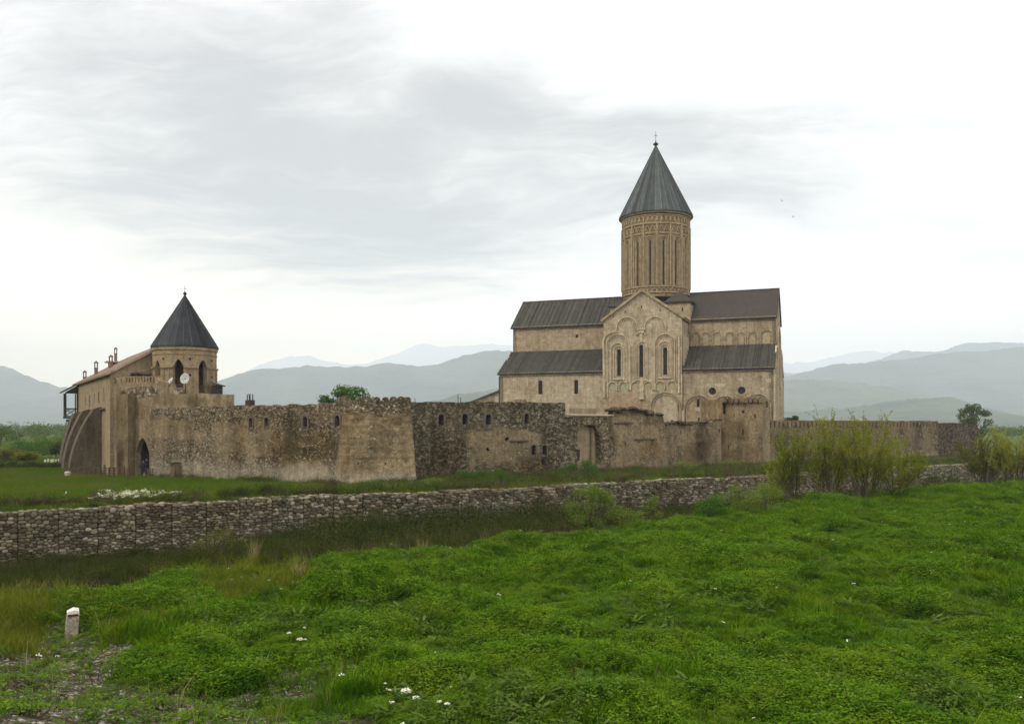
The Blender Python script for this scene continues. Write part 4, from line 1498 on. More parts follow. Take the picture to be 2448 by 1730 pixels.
for i, (x0, x1, h_) in enumerate(((382, 424, .45), (440, 470, .22), (492, 530, .38), (560, 588, .18), (622, 664, .42), (690, 716, .28), (742, 790, .5))):
    a, b = Zt(x0, 940, .3), Zt(x1, 940, .3)
    merlon(tower, ((a[0] + b[0]) / 2, .3, a[1] - .12), b[0] - a[0], .45, h_, 0, 60 + i)

# ---- far crenellated wall
F0, F1, F2 = at(1836, 116), at(2243, 137.0), at(2336, 150)
FF = Frame(F0, F1)
Zf = reader(FF, 1780, 800, 3.437)
far = wthing('crenellated_wall', 'long brown crenellated wall seen behind the willow shrubs', 'wall', FF)
za, zb_ = Zf(260, 700)[1], Zf(1588, 708)[1]
slots = []
n = 46
for i in range(n):
    u = .5 + i * (FF.len - 1) / (n - 1)
    zt2 = za + (zb_ - za) * u / FF.len - .12
    slots.append(rect(u - .11, u + .11, zt2 - .85, zt2 - .12))
far_m = masonry('brown_far_wall', .52, stones=((.08, .06, .038), (.185, .143, .09), (.33, .27, .18)), mortar=(.11, .082, .05), plast=((.16, .118, .072), (.27, .205, .13)), scale=3.2, grime=.5, foot=.5)
mb = MB()
plate(mb, [(0, -1.2), (FF.len, -1.2)] + list(reversed(rough_top([(0, za), (FF.len, zb_)], .6, .04, 8))), slots, 0, .4, grid=(1.5, 1.5), rough=.04, back=False)
mb.box((FF.len / 2, 1.0, 2.0), (FF.len, 1.0, 7.4))
mb.build('masonry', far_m, far)
for h in slots: opening(far, h, 0, .3, None, 'crenel_slot')
F2F = Frame(F1, F2)
Zf2 = reader(F2F, 1780, 800, 3.437)
far2 = wthing('end_wall', 'dark red brown end wall turning away beyond the crenellated wall', 'wall', F2F)
far2_m = masonry('dark_end_wall', .30, stones=((.05, .034, .024), (.12, .085, .058), (.27, .21, .14)), mortar=(.06, .042, .028), plast=((.11, .07, .045), (.17, .115, .075)), scale=3.2, grime=.7)
mb = MB()
plate(mb, [(0.05, -1.2), (F2F.len, -1.2)] + list(reversed(rough_top([(0.05, Zf2(1600, 726)[1]), (F2F.len * .5, Zf2(1740, 724)[1]), (F2F.len, Zf2(1900, 742)[1])], .6, .08, 18))), [], 0, 1.0, grid=(1.5, 1.5), rough=.08)
mb.build('masonry', far2_m, far2)

# ================================================================== gatehouse
C0 = at(263, 89.0)
wdir = (at(815, 74) - at(358, 86)).normalized()
GF = Frame(C0 + Vector((-wdir.y, wdir.x, 0)) * .3, ang=math.atan2(wdir.y, wdir.x))
Zg0 = reader(GF, 100, 660, 3.122)
gate = wthing('gatehouse', 'tan gatehouse wall with a dark pointed gateway and slotted parapet left of the curtain wall', 'gatehouse', GF)
gt = [Zg0(x, y) for x, y in ((512, 765), (600, 752), (780, 748), (862, 752), (870, 778), (960, 800), (975, 850), (1000, 882), (1150, 878), (1376, 883))]
gt = [(0, gt[0][1])] + gt
glen = gt[-1][0]
gh = [hpx(Zg0, 702, 801, 1203, 1492, 'pointed')]
gs = [hpx(Zg0, x - 4, x + 4, y, y + 38, 'rect') for x, y in ((525, 764), (548, 762), (592, 758), (634, 757), (655, 755), (678, 755), (700, 753), (724, 753), (745, 752), (768, 752), (790, 752), (812, 753), (835, 754))]
gs += [hpx(Zg0, x - 2, x + 2, y, y + 34, 'rect') for x, y in ((708, 850), (762, 846), (824, 842))] + [hpx(Zg0, 610, 616, 860, 895, 'rect'), ragged(Zg0, 663, 1306, 7, 10, 3)]
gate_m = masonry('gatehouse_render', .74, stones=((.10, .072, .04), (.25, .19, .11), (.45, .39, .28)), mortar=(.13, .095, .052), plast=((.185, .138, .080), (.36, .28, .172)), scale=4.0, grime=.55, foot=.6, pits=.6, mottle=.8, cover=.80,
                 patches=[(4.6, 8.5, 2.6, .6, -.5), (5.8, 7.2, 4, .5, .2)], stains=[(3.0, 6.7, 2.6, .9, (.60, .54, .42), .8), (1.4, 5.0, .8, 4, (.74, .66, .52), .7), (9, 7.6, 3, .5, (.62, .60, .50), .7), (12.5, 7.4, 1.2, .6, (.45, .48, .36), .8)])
mb = MB()
plate(mb, [(0, -1.2), (glen, -1.2)] + list(reversed(rough_top(gt, .5, .05, 2))), gh + gs, 0, .6, grid=(.7, .7), rough=.05, back=False)
zpl = gt[-1][1]
ug = Zg0(870, 780)[0]
mb.box(((ug - .4) / 2 + .2, 3.2, zpl / 2 + 2.0), (ug - .4, 1.0, zpl - 2))
# the platform under the belfry
mb.add([(ug - .5, .55, zpl - .25), (glen, .55, zpl - .25), (glen, 1.0, zpl - .25), (ug - .5, 1.0, zpl - .25), (glen, .55, -1), (glen, 1.0, -1), (glen, 1.0, zpl + .02), (glen, .55, zpl + .02)], [(0, 1, 2, 3), (4, 5, 6, 7)])
mb.build('masonry', gate_m, gate)
gu0, gu1 = min(p[0] for p in gh[0]), max(p[0] for p in gh[0])
# the passage: side walls, vault, far gloom
mb = MB()
mb.add([(gu0 - .05, .55, -.3), (gu0 - .05, 6, -.3), (gu0 - .05, 6, 3.4), (gu0 - .05, .55, 3.4), (gu1 + .05, .55, -.3), (gu1 + .05, 6, -.3), (gu1 + .05, 6, 3.4), (gu1 + .05, .55, 3.4)],
       [(0, 1, 2, 3), (4, 7, 6, 5), (3, 2, 6, 7), (1, 5, 6, 2), (0, 4, 5, 1)])
mb.build('passage', plain('passage_stone', (.055, .042, .028), .95, 0, .4, 2), gate)
for h in gs: opening(gate, h, 0, .4, None, 'slot')
# corner pier
a, b = Zg0(556, 900, -.9)[0], Zg0(642, 900, -.9)[0]
pier_m = masonry('dark_pier', .72, stones=((.09, .065, .038), (.2, .155, .09), (.36, .30, .2)), mortar=(.10, .075, .042), plast=((.145, .105, .058), (.24, .18, .10)), scale=3.3, grime=.85, stains=[(1.4, 6.4, 1.4, 1.6, (.6, .55, .42), .8), (2.4, 2.0, .5, 1.6, (.5, .44, .34), .8)])
zt_ = Zg0(600, 880, -.9)[1]
mb = MB()
plate(mb, [(a, -1), (b, -1), (b, zt_), (a, zt_)], [], -.9, .89, grid=(.6, .6), rough=.05)
mb.build('pier', pier_m, gate)
# low mossy bench of brush on the parapet
mb = MB()
rr = random.Random(4)
for i in range(26):
    p = Zg0(592 + i * 8.4, 728 + (4 if i > 20 else 0), 1.6)
    mb.lathe((p[0], 1.6 + rr.uniform(-.2, .2), p[1] + rr.uniform(-.05, .05)), [(.12, -.16), (.24, -.04), (.18, .08), (.05, .16)], 7, rr.uniform(0, 6))
mb.build('rooftop_turf', crust_m, gate)
mb = MB()
a, b = Zg0(600, 748, 1.6), Zg0(800, 735, 1.6)
mb.box(((a[0] + b[0]) / 2, 1.9, (a[1] + b[1]) / 2 - .45), (b[0] - a[0], .5, 1.0)); mb.build('parapet_walk', gate_m, gate)

# ================================================================== belfry
bc = at(442, 92.0)
belf = thing('bell_tower', 'round belfry with tall arched openings under a dark conical roof beside the gate', 'bell tower', (bc.x, bc.y, 0), 0)
RB = 72.0 / FPX * 92
def bz(y, d=88.8): return zat(y, d)
zb0, zb1 = bz(948), zat(832, 92)
bell_m = masonry('belfry_stone', .9, plast=((.225, .165, .095), (.37, .285, .175)), stones=((.12, .085, .045), (.26, .2, .11), (.4, .33, .2)), mortar=(.15, .11, .06), scale=3, grime=.42, fine=.6)
AB = math.atan2(-bc.y, -bc.x)
def bmp(x, h, z):
    a_ = AB + x / RB
    return ((RB - h) * math.cos(a_), (RB - h) * math.sin(a_), z)


QB = 2 * PI * RB / 8
xo = math.radians(-11.5) * RB
bh = []
for k in range(-3, 4):
    xc = xo + k * QB
    if k == -1: bh.append(arch(xc, 1.0, bz(898), bz(859), 6, True))
    else: bh.append(arch(xc, 1.02, bz(938), bz(858), 7, True))
half = PI * RB
mb = MB()
plate(mb, rect(xo - half, xo + half, -1, zb1), bh, 0, .55, bmp, grid=(QB / 6, .9), back=True, sides=False)
bw = mb.build('belfry_wall', bell_m, belf)
mb = MB()
for k, hh in zip(range(-3, 4), bh):
    x0, x1 = xo + (k - .5) * QB, xo + (k + .5) * QB
    zi = bz(877)
    for (p, q) in ((x0, xo + k * QB - .56), (xo + k * QB + .56, x1)):
        ribbon(mb, [(p + (q - p) * i / 3, zi) for i in range(4)], .22, .17, 0, bmp)
    for p in (x0 + .32, x0 - .32): ribbon(mb, [(p, zb0), (p, zi)], .16, .08, 0, bmp)
n = 40
ribbon(mb, [(xo - half + 2 * half * i / n, zb1 - .25) for i in range(n)], .4, .12, 0, bmp, closed=True)
ribbon(mb, [(xo - half + 2 * half * i / n, bz(845)) for i in range(n)], .12, .07, 0, bmp, closed=True)
mb.build('impost_band', bell_m, belf)
mb = MB()
mb.lathe((0, 0, 0), [(1.25, zb0 - 1), (1.25, zb1 - .2)], 12); mb.lathe((0, 0, 0), [(RB - .6, zb0 - .2), (RB - .6, zb0)], 24)
mb.build('inner_pier', plain('inner_pier_stone', (.10, .072, .045), .95, 0, .3, 2), belf)
for (ang, zc) in ((-40, bz(857)), (9, bz(857)), (56, bz(858)), (-40, bz(898)), (9, bz(896)), (56, bz(898)), (56, bz(937))):
    m2 = MB(); x = math.radians(ang) * RB
    m2.box((0, 0, 0), (.2, .04, .2)); o = m2.build('putlog_hole', plug_m, belf)  # near-black block on the wall, painting in the shade of a hole
    p = bmp(x, -.012, zc); o.location = p; o.rotation_euler = (0, 0, AB + x / RB + PI / 2)
# crossed timber railings in the openings
for k in (0, 1):
    xc = xo + k * QB
    m2 = MB()
    z0 = bz(938)
    for (p, q) in (((xc - .5, z0 + .1), (xc + .5, z0 + .75)), ((xc + .5, z0 + .1), (xc - .5, z0 + .75)), ((xc - .5, z0 + .8), (xc + .5, z0 + .8)), ((xc - .5, z0 + .06), (xc + .5, z0 + .06))):
        m2.tube([bmp(p[0], .25, p[1]), bmp(q[0], .25, q[1])], .035, 4)
    m2.build('railing', plain('railing_wood', (.14, .10, .06), .8), belf)
zap_ = zat(706, 92)
rc_ = 76.5 / FPX * 92
mb = MB()
NK = 24
mb.lathe((0, 0, 0), [(rc_, zb1 - .1), (rc_, zb1 + .03), (.06, zap_)], NK, .05)
for k in range(NK):
    a_ = .05 + 2 * PI * k / NK
    mb.tube([(rc_ * math.cos(a_), rc_ * math.sin(a_), zb1 + .05), (.06 * math.cos(a_), .06 * math.sin(a_), zap_)], .045, 4, .02)
mb.build('conical_roof', roof_metal('dark_cone_metal', (.014, .015, .018), (.046, .049, .053), rough=.55, cone=(0, 0, 24, .05)), belf)
mb = MB(); mb.lathe((0, 0, zap_), [(.05, -.1), (.08, .0), (.19, .12), (.19, .24), (.06, .36), (.03, .5)], 10); f_ = mb.build('finial', iron_m, belf)
mb = MB(); mb.tube([(0, 0, zap_ + .4), (0, 0, zat(682, 92))], .022, 5); zc = zat(690, 92); mb.tube([(-.17, 0, zc + .02), (.17, 0, zc - .02)], .022, 5); mb.build('cross', iron_m, f_)

# dark little roofed shelter beside the belfry
hf = at(516, 90.5)
hut = thing('shelter', 'tiny dark roofed shelter at the right foot of the belfry', 'shelter', (hf.x, hf.y, zat(946, 90.5)), 0)
mb = MB(); mb.box((.15, 0, .55), (.6, 1.6, 1.1)); mb.build('shelter_wall', plain('dark_timber', (.03, .022, .016), .8), hut)
mb = MB(); mb.add([(-.3, -1, 1.35), (.65, -1, 1.0), (.65, 1, 1.0), (-.3, 1, 1.35), (-.3, -1, 1.45), (.7, -1, 1.1), (.7, 1, 1.1), (-.3, 1, 1.45)], [(0, 1, 2, 3), (7, 6, 5, 4), (0, 4, 5, 1), (1, 5, 6, 2), (2, 6, 7, 3), (3, 7, 4, 0)])
mb.build('shelter_roof', plain('shelter_roof_tin', (.035, .03, .026), .6), hut)

# satellite dishes
dish_m = plain('white_dish', (.47, .465, .44), .5, 0, .08, 2)
def dish(px, py, d, rpx, yaw, pitch, label):
    c = at(px, d, zat(py, d))
    t_ = thing('satellite_dish', label, 'satellite dish', (c.x, c.y, zpl - .25), 0, 'satellite dishes by the belfry')
    hh = c.z - (zpl - .25)
    r = rpx / FPX * d
    mb = MB(); mb.lathe((0, 0, 0), [(.02, -.16 * r), (r * .4, -.13 * r), (r * .75, -.05 * r), (r, .05 * r), (r * 1.02, .06 * r), (r * 1.0, .09 * r), (r * .75, -.01 * r), (r * .4, -.09 * r), (.02, -.12 * r)], 24, 0, False)
    o = mb.build('dish', dish_m, t_, (0, 0, hh), (PI / 2 + pitch, 0, yaw), True)
    mb = MB(); mb.tube([(0, .12, 0), (0, .12, hh)], .04, 6); mb.tube([(0, .12, hh), (0, 0, hh)], .05, 6); mb.build('mast', iron_m, t_)
    mb = MB(); mb.tube([(0, -.02, hh - r * .95), (0, -r * .9, hh - r * .15)], .018, 5); mb.box((0, -r * .95, hh - r * .1), (.09, .12, .09)); mb.build('feed_arm', plain('feed_grey', (.45, .45, .44), .5), t_)
    return t_


dish(442, 905, 84.3, 12.6, -.25, -.15, 'round white satellite dish facing out in front of the middle belfry arch')
dish(406.5, 912, 85.3, 11.3, -.85, -.55, 'smaller tilted white satellite dish on the ragged parapet left of the belfry arch')

# rusty grill frame on the curtain wall
p = WF.w(WF.hitu(588), .3)
zt0 = zat(968.5, p.y)
rust = thing('chimney_frame', 'rusty brown box with a stovepipe between two steel uprights on the curtain wall top', 'stove', (p.x, p.y, zt0 - .15), WF.a)
k_ = p.y / FPX
rust_m = plain('rusty_steel', (.055, .028, .016), .8, .2, .5, 6)
mb = MB(); mb.box((0, .2, .15 + 6.3 * k_), (18.5 * k_, .5, 12.6 * k_)); mb.build('box', rust_m, rust)
mb = MB(); mb.tube([(-.03, .2, .4), (-.05, .2, .15 + 25 * k_)], .085, 8); mb.box((-.05, .2, .18 + 25.6 * k_), (.2, .2, .06)); mb.build('stovepipe', plain('pipe_steel', (.05, .04, .036), .6, .3), rust)
for s_ in (-1, 1):
    mb = MB(); mb.box((s_ * 9.0 * k_, .2, .15 + 13 * k_), (.07, .07, 26.5 * k_)); mb.build('upright', plain('upright_steel', (.04, .05, .05), .6, .3), rust)

# ================================================================== palace wing
P1 = at(183, 112.6)
PF = Frame(P1, C0)
Zp = reader(PF, 130, 820, 8.5037)
palace = wthing('palace', 'long tan residential wing with sloping tiled roof running away to the far left', 'palace', PF)
PL = PF.len
ze = (Zp(1080, 600)[1] + Zp(440, 836)[1]) / 2
pal_m = masonry('palace_render', .84, plast=((.215, .162, .095), (.375, .295, .185)), stones=((.12, .09, .05), (.27, .2, .11), (.42, .35, .22)), mortar=(.15, .11, .06), scale=3, grime=.35, stains=[(PL - 2, 3, 1.2, 2.5, (1.2, 1.18, 1.15), .5)])
ps = [hpx(Zp, x - 10, x + 10, y0, y1, 'rect') for x, y0, y1 in ((720, 1055, 1280), (902, 990, 1215))]
ps2 = [hpx(Zp, x - 6, x + 6, y0, y1, 'rect') for x, y0, y1 in ((640, 1085, 1280), (815, 1025, 1250), (1005, 890, 1190))]
mb = MB()
plate(mb, rect(0, PL, -1.2, ze), ps + ps2, 0, .6, grid=(1.2, .9), rough=.04, back=False)
# gable end towards the camera and the closing walls
HWR, RZ = 6.2, ze + 3.55
gend = [(0, -1.2), (9.5, -1.2), (9.5, ze - .2), (HWR, RZ), (0, ze)]
plate(mb, gend, [], 0, .5, lambda s_, h, z: (PL - h, s_, z), grid=(1.2, 1.2), rough=.02, back=False)
plate(mb, gend, [], 0, .5, lambda s_, h, z: (h, s_, z), back=False)
mb.add([(0, 9.5, -1), (PL, 9.5, -1), (PL, 9.5, ze - .2), (0, 9.5, ze - .2)], [(0, 1, 2, 3)])
mb.build('palace_wall', pal_m, palace)
for h in ps: opening(palace, h, 0, .4, None, 'slit_window')
for h in ps2: opening(palace, h, 0, .12, None, 'slit_window').data.materials[0] = pal_m
tile_m = plain('pinkish_roof_tile', (.36, .27, .21), .85, 0, .3, 2.5)
sp = (RZ - ze) / HWR
mb = MB()
roof_slab(mb, (-.5, -.45, ze + .1 - .45 * sp), (PL + .3, -.45, ze + .1 - .45 * sp), (PL + .3, HWR, RZ + .12), (-.5, HWR, RZ + .12), .18, 60, .10, .06)
sp2 = (RZ - ze + .2) / (9.5 - HWR)
roof_slab(mb, (-.5, 9.9, ze - .2 - .4 * sp2 + .1), (PL + .3, 9.9, ze - .2 - .4 * sp2 + .1), (PL + .3, HWR + .005, RZ + .118), (-.5, HWR + .005, RZ + .118), .18, 60, .10, .06)
proof = mb.build('roof', tile_m, palace)
mb = MB(); mb.box((PL / 2, -.12, ze - .12), (PL, .25, .24)); mb.build('cornice', pal_m, palace)
brick_m = plain('chimney_brick', (.19, .125, .08), .9, 0, .35, 6)
for (x, ytop, ybase, w, vv) in ((618, 548, 760, 84, 1.0), (848, 355, 655, 88, 1.1), (1148, 230, 545, 92, 2.0), (1246, 75, 350, 70, 4.6)):
    u, zt_ = Zp(x, ytop, vv)
    zb2 = ze + sp * vv
    W = w / 8.5037 / FPX * (PF.w(u, vv).y) * .72
    c = MB()
    hh = zt_ - zb2
    c.box((u, vv, zb2 + (hh - .95) / 2 - .2), (W, W, hh - .95 + .4))
    c.box((u, vv, zt_ - .93), (W * 1.15, W * 1.15, .1))
    for sx in (-1, 1):
        for sy in (-1, 1): c.box((u + sx * W * .38, vv + sy * W * .38, zt_ - .6), (W * .24, W * .24, .58))
    c.box((u, vv, zt_ - .27), (W * 1.25, W * 1.25, .09))
    c.add([(u - W * .62, vv - W * .62, zt_ - .225), (u + W * .62, vv - W * .62, zt_ - .225), (u + W * .62, vv + W * .62, zt_ - .225), (u - W * .62, vv + W * .62, zt_ - .225), (u, vv, zt_)], [(0, 1, 4), (1, 2, 4), (2, 3, 4), (3, 0, 4)])
    c.build('chimney', brick_m, proof)
# dormer
u, z = Zp(1300, 385, 4.2)
mb = MB(); mb.box((u, 4.2, z - .75), (1.6, 2.2, 1.3)); dm = mb.build('dormer', plain('dormer_dark', (.06, .035, .025), .8), proof)
mb = MB(); mb.box((u, 4.1, z - .04), (2.0, 2.8, .16)); mb.build('dormer_roof', tile_m, dm)

# sloping buttress ribs against the wing
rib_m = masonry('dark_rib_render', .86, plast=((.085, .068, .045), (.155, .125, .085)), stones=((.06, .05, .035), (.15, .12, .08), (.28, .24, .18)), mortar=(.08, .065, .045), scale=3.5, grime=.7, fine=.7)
for (pxt, s_base, zt_, th) in ((243.5, 3.25, 6.95, 2.0), (216, 2.9, 6.85, 2.4), (195, 2.35, 6.7, 2.8)):
    u = PF.hitu(pxt)
    prof_ = [(0.02, -1.2)]
    for i in range(9):
        q = i / 8
        prof_.append((-(.80 + (s_base - .80) * (1 - q ** 2.1)), -1.2 + (zt_ + 1.2) * q))
    prof_.append((0.02, zt_ + .25))
    mb = MB()
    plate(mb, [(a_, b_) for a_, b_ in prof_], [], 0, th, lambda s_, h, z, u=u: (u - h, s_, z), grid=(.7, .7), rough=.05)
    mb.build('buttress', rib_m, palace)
mb = MB()
ua, ub = .2, PF.hitu(241)
plate(mb, [(ua, -1.2), (ub, -1.2), (ub, 6.35), (ua, 6.1)], [], 0, .3, lambda s_, h, z: (s_, -(.3 + (1.45 + .75 * s_ / ub) * (1 - max(0.0, (z + 1.2) / 7.6) ** 2.1)) + h, z), grid=(.9, .7), rough=.08, back=False)
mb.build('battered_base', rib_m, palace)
mb = MB(); a = PF.hit(243, 978); b = PF.hit(252, 979.5); mb.box(((a[0] + b[0]) / 2, -.1, a[1]), (b[0] - a[0], .35, .16)); mb.build('ledge', rib_m, palace)

# hanging balcony at the far end
wood_m = plain('dark_balcony_wood', (.022, .021, .018), .75, 0, .4, 4)
zf_, zr_ = zat(996, 111.5), zat(940, 111)
u0, u1, out = -.1, 2.0, 1.45
B = MB()
B.box(((u0 + u1) / 2, -out / 2 - .05, zf_ - .12), (u1 - u0 + .2, out + .15, .22))
B.box(((u0 + u1) / 2, -out / 2 - .05, zf_ - .5), (u1 - u0 - .3, out - .5, .3))
bal = B.build('balcony', wood_m, palace)
B = MB()
for u in (u0, (u0 + u1) / 2, u1):
    B.box((u, -out, (zf_ + zr_) / 2), (.13, .13, zr_ - zf_))
for v in (-.12, ): B.box((u1, v, (zf_ + zr_) / 2), (.13, .13, zr_ - zf_)); B.box((u0, v, (zf_ + zr_) / 2), (.13, .13, zr_ - zf_))
B.build('balcony_posts', wood_m, bal)
B = MB()
hr = zf_ + 1.05
for (p, q) in (((u1, -out), (u1, -.1)), ((u0, -out), (u0, -.1)), ((u0, -out), (u1, -out))):
    B.tube([(*p, hr), (*q, hr)], .05, 4); B.tube([(*p, zf_ + .1), (*q, zf_ + .1)], .05, 4)
    B.tube([(*p, zf_ + .1), (*q, hr)], .03, 4); B.tube([(*p, hr), (*q, zf_ + .1)], .03, 4)
    m_ = ((p[0] + q[0]) / 2, (p[1] + q[1]) / 2); B.tube([(*p, (zf_ + hr) / 2), (*m_, hr)], .025, 4); B.tube([(*m_, hr), (*q, (zf_ + hr) / 2)], .025, 4)
B.box(((u0 + u1) / 2, -out + .02, (zf_ + hr) / 2), (u1 - u0, .05, hr - zf_ - .1))
B.build('balustrade', wood_m, bal)
B = MB()
B.add([(u0 - .3, -out - .5, zr_), (u1 + .3, -out - .5, zr_), (u1 + .3, .0, zr_ + 1.15), (u0 - .3, .0, zr_ + 1.15), (u0 - .3, -out - .5, zr_ + .16), (u1 + .3, -out - .5, zr_ + .16), (u1 + .3, .0, zr_ + 1.35), (u0 - .3, .0, zr_ + 1.35)],
      [(3, 2, 1, 0), (4, 5, 6, 7), (0, 1, 5, 4), (1, 2, 6, 5), (2, 3, 7, 6), (3, 0, 4, 7)])
B.add([(u1 + .1, -out, zr_ - .05), (u1 + .1, -.05, zr_ - .05), (u1 + .1, -.05, zr_ + 1.1), (u1 + .1, -out - .1, zr_ + .1)], [(0, 1, 2, 3)])
B.build('balcony_roof', wood_m, bal)

# lean-to by the cathedral's west end
q = at(1196, 165)
shed = thing('lean_to', 'low outbuilding with a sloping brown roof against the cathedral west corner', 'outbuilding', (q.x, q.y, 0), 0)
zh, zl_ = zat(934, 165), zat(963, 165)
wd = 74 / FPX * 165
mb = MB(); mb.add([(0, 0, 0), (-wd - 1.5, 0, 0), (-wd - 1.5, 0, zl_ - .6), (0, 0, zh), (0, 6, 0), (-wd - 1.5, 6, 0), (-wd - 1.5, 6, zl_ - .6), (0, 6, zh)], [(0, 1, 2, 3), (7, 6, 5, 4), (1, 5, 6, 2)]); mb.build('shed_wall', wall_m, shed)
mb = MB(); roof_slab(mb, (-wd - 2, -.4, zl_ - .6), (-wd - 2, 6.4, zl_ - .6), (.0, 6.4, zh + .25), (.0, -.4, zh + .25), .22, 0); mb.build('shed_roof', plain('brown_shed_roof', (.10, .065, .045), .8), shed)
mb = MB(); p0 = at(1183, 165, zat(966, 165)) - q; p1 = at(1192, 165, zat(948, 165)) - q; mb.box(((p0.x + p1.x) / 2, -.08, (p0.z + p1.z) / 2 + q.z), (p1.x - p0.x, .15, 1.6)); mb.build('pale_panel', plain('white_panel', (.55, .5, .43), .8, 0, .1), shed)

# thin poles standing behind the dark curtain wall
for i, (x, y0, lab) in enumerate(((1095, 941, 'tallest thin bare pole behind the dark curtain wall'), (1101, 949, 'shorter thin pole close beside the tallest one'), (992, 951, 'lone thin pole just right of the bastion merlons'))):
    d = 104
    b = at(x, d)
    mb = MB(); mb.tube([(0, 0, -.2), (0, 0, zat(y0, d))], .05, 6); mb.tube([(-.14, 0, zat(y0, d) - .5), (.14, 0, zat(y0, d) - .5)], .03, 5)
    tag(mb.build('pole', plain('grey_pole', (.12, .13, .13), .7), None, b), lab, 'pole', 'poles behind the curtain wall')

# mossy pedestal against the curtain wall
p = WF.w(WF.hitu(428), -.45)
ped = thing('stone_pedestal', 'square masonry pier with a mossy overhanging slab against the curtain wall foot', 'pedestal', (p.x, p.y, 0), WF.a)
kk = p.y / FPX
hp_ = zat(1108, p.y)
mb = MB(); mb.box((0, .1, hp_ / 2 - .5), (15 * kk, .8, hp_ + 1)); mb.build('shaft', pier_m, ped)
mb = MB(); mb.box((-.18, 0, hp_ + .07), (24 * kk, 1.0, .15)); mb.build('cap_slab', plain('mossy_slab', (.075, .075, .035), .95, 0, .4, 5), ped)

# weathered fence before the gate
fa, fb = at(158, 88), at(366, 84.2)
FFc = Frame(fa, fb)
fence = wthing('wooden_fence', 'low brown weathered picket fence standing before the gatehouse and buttresses', 'fence', FFc)
fw_m = plain('weathered_brown_wood', (.085, .055, .035), .9, 0, .4, 5)
rr = random.Random(12)
gate_gap = (FFc.hitu(312), FFc.hitu(348))
us = np.arange(.1, FFc.len, .62)
for i, u in enumerate(us):
    if gate_gap[0] < u < gate_gap[1]: continue
    mb = MB(); h_ = rr.uniform(.85, 1.05) + (.22 if i % 4 == 0 else 0)
    mb.box((u, 0, h_ / 2 - .3), (.10 if i % 4 else .15, .08, h_ + .6)); mb.build('post', fw_m, fence)
for zz in (.35, .62, .88):
    for (a, b) in ((.05, gate_gap[0]), (gate_gap[1], FFc.len)):
        mb = MB(); mb.box(((a + b) / 2, .06, zz), (b - a, .05, .07)); mb.build('rail', fw_m, fence)
mb = MB()
for u in np.arange(.2, gate_gap[0], .3): mb.box((u, -.03, rr.uniform(.42, .48)), (.05, .03, rr.uniform(.75, .95)))
for u in np.arange(gate_gap[1], FFc.len, .3): mb.box((u, -.03, .45), (.05, .03, rr.uniform(.75, .95)))
mb.build('pickets', fw_m, fence)

# pale boulder at the fence end, row of white stones beyond
b = at(162, 86, 0)
mb = MB(); mb.lathe((0, 0, .1), [(.22, -.3), (.30, .05), (.26, .22), (.34, .30), (.22, .42), (.05, .46)], 9); o = mb.build('boulder', plain('pale_boulder', (.42, .38, .32), .9, 0, .25, 4), None, b); tag(o, 'pale rounded stone at the end of the wooden fence', 'stone')
wp_m = plain('whitewashed_stone', (.62, .6, .54), .85, 0, .1)
for i in range(7):
    b = at(108 + i * 6.2 + (i % 3) * .8, 118)
    mb = MB(); mb.box((0, 0, .15), (.26, .2, .75 + .12 * (i % 2)), .3 * i, .8)
    tag(mb.build('kerb_stone', wp_m, None, b), 'small whitewashed upright stone in the row at the meadow edge beyond the fence', 'kerb stone', 'whitewashed stones beyond the fence')

# ================================================================== gabion wall
ga_stone = NT('river_stone')
A_ = ga_stone.n('ShaderNodeAttribute', attribute_name='rnd').outputs['Fac']
OI = ga_stone.n('ShaderNodeObjectInfo').outputs['Random']
f_ = ga_stone.math('FRACT', ga_stone.math('ADD', A_, ga_stone.math('MULTIPLY', OI, 3.7)))
c_ = ga_stone.ramp(f_, [(0, (.080, .066, .040)), (.35, (.135, .115, .073)), (.75, (.205, .178, .118)), (1, (.36, .325, .235))])
fn = ga_stone.noise(ga_stone.pos(), 9, 5, .7)
big_ = ga_stone.noise(ga_stone.pos(), .5, 4, .6)
c_ = ga_stone.mix(.6, c_, ga_stone.ramp(fn, [(.3, .6), (.7, 1.25)]), 'MULTIPLY')
c_ = ga_stone.mix(ga_stone.math('MULTIPLY', ga_stone.smooth(big_, .5, .64), .55), c_, ga_stone.mix(1.0, c_, (.62, .55, .42), 'MULTIPLY'))
ga_m = ga_stone.done(c_, .9, ga_stone.bump(fn, .35, .03), spec=.15)
gap_m = plain('dark_gap', (.020, .016, .010), .95, 0, .3)
GH, GLEN = 2.9, 2.0


def clip(poly, mx_, my_, nx_, ny_):
    out = []
    n = len(poly)
    d = [(p[0] - mx_) * nx_ + (p[1] - my_) * ny_ for p in poly]
    for i in range(n):
        j = (i + 1) % n
        if d[i] <= 0: out.append(poly[i])
        if (d[i] < 0) != (d[j] < 0) and d[i] != d[j]:
            t = d[i] / (d[i] - d[j])
            out.append((poly[i][0] + (poly[j][0] - poly[i][0]) * t, poly[i][1] + (poly[j][1] - poly[i][1]) * t))
    return out


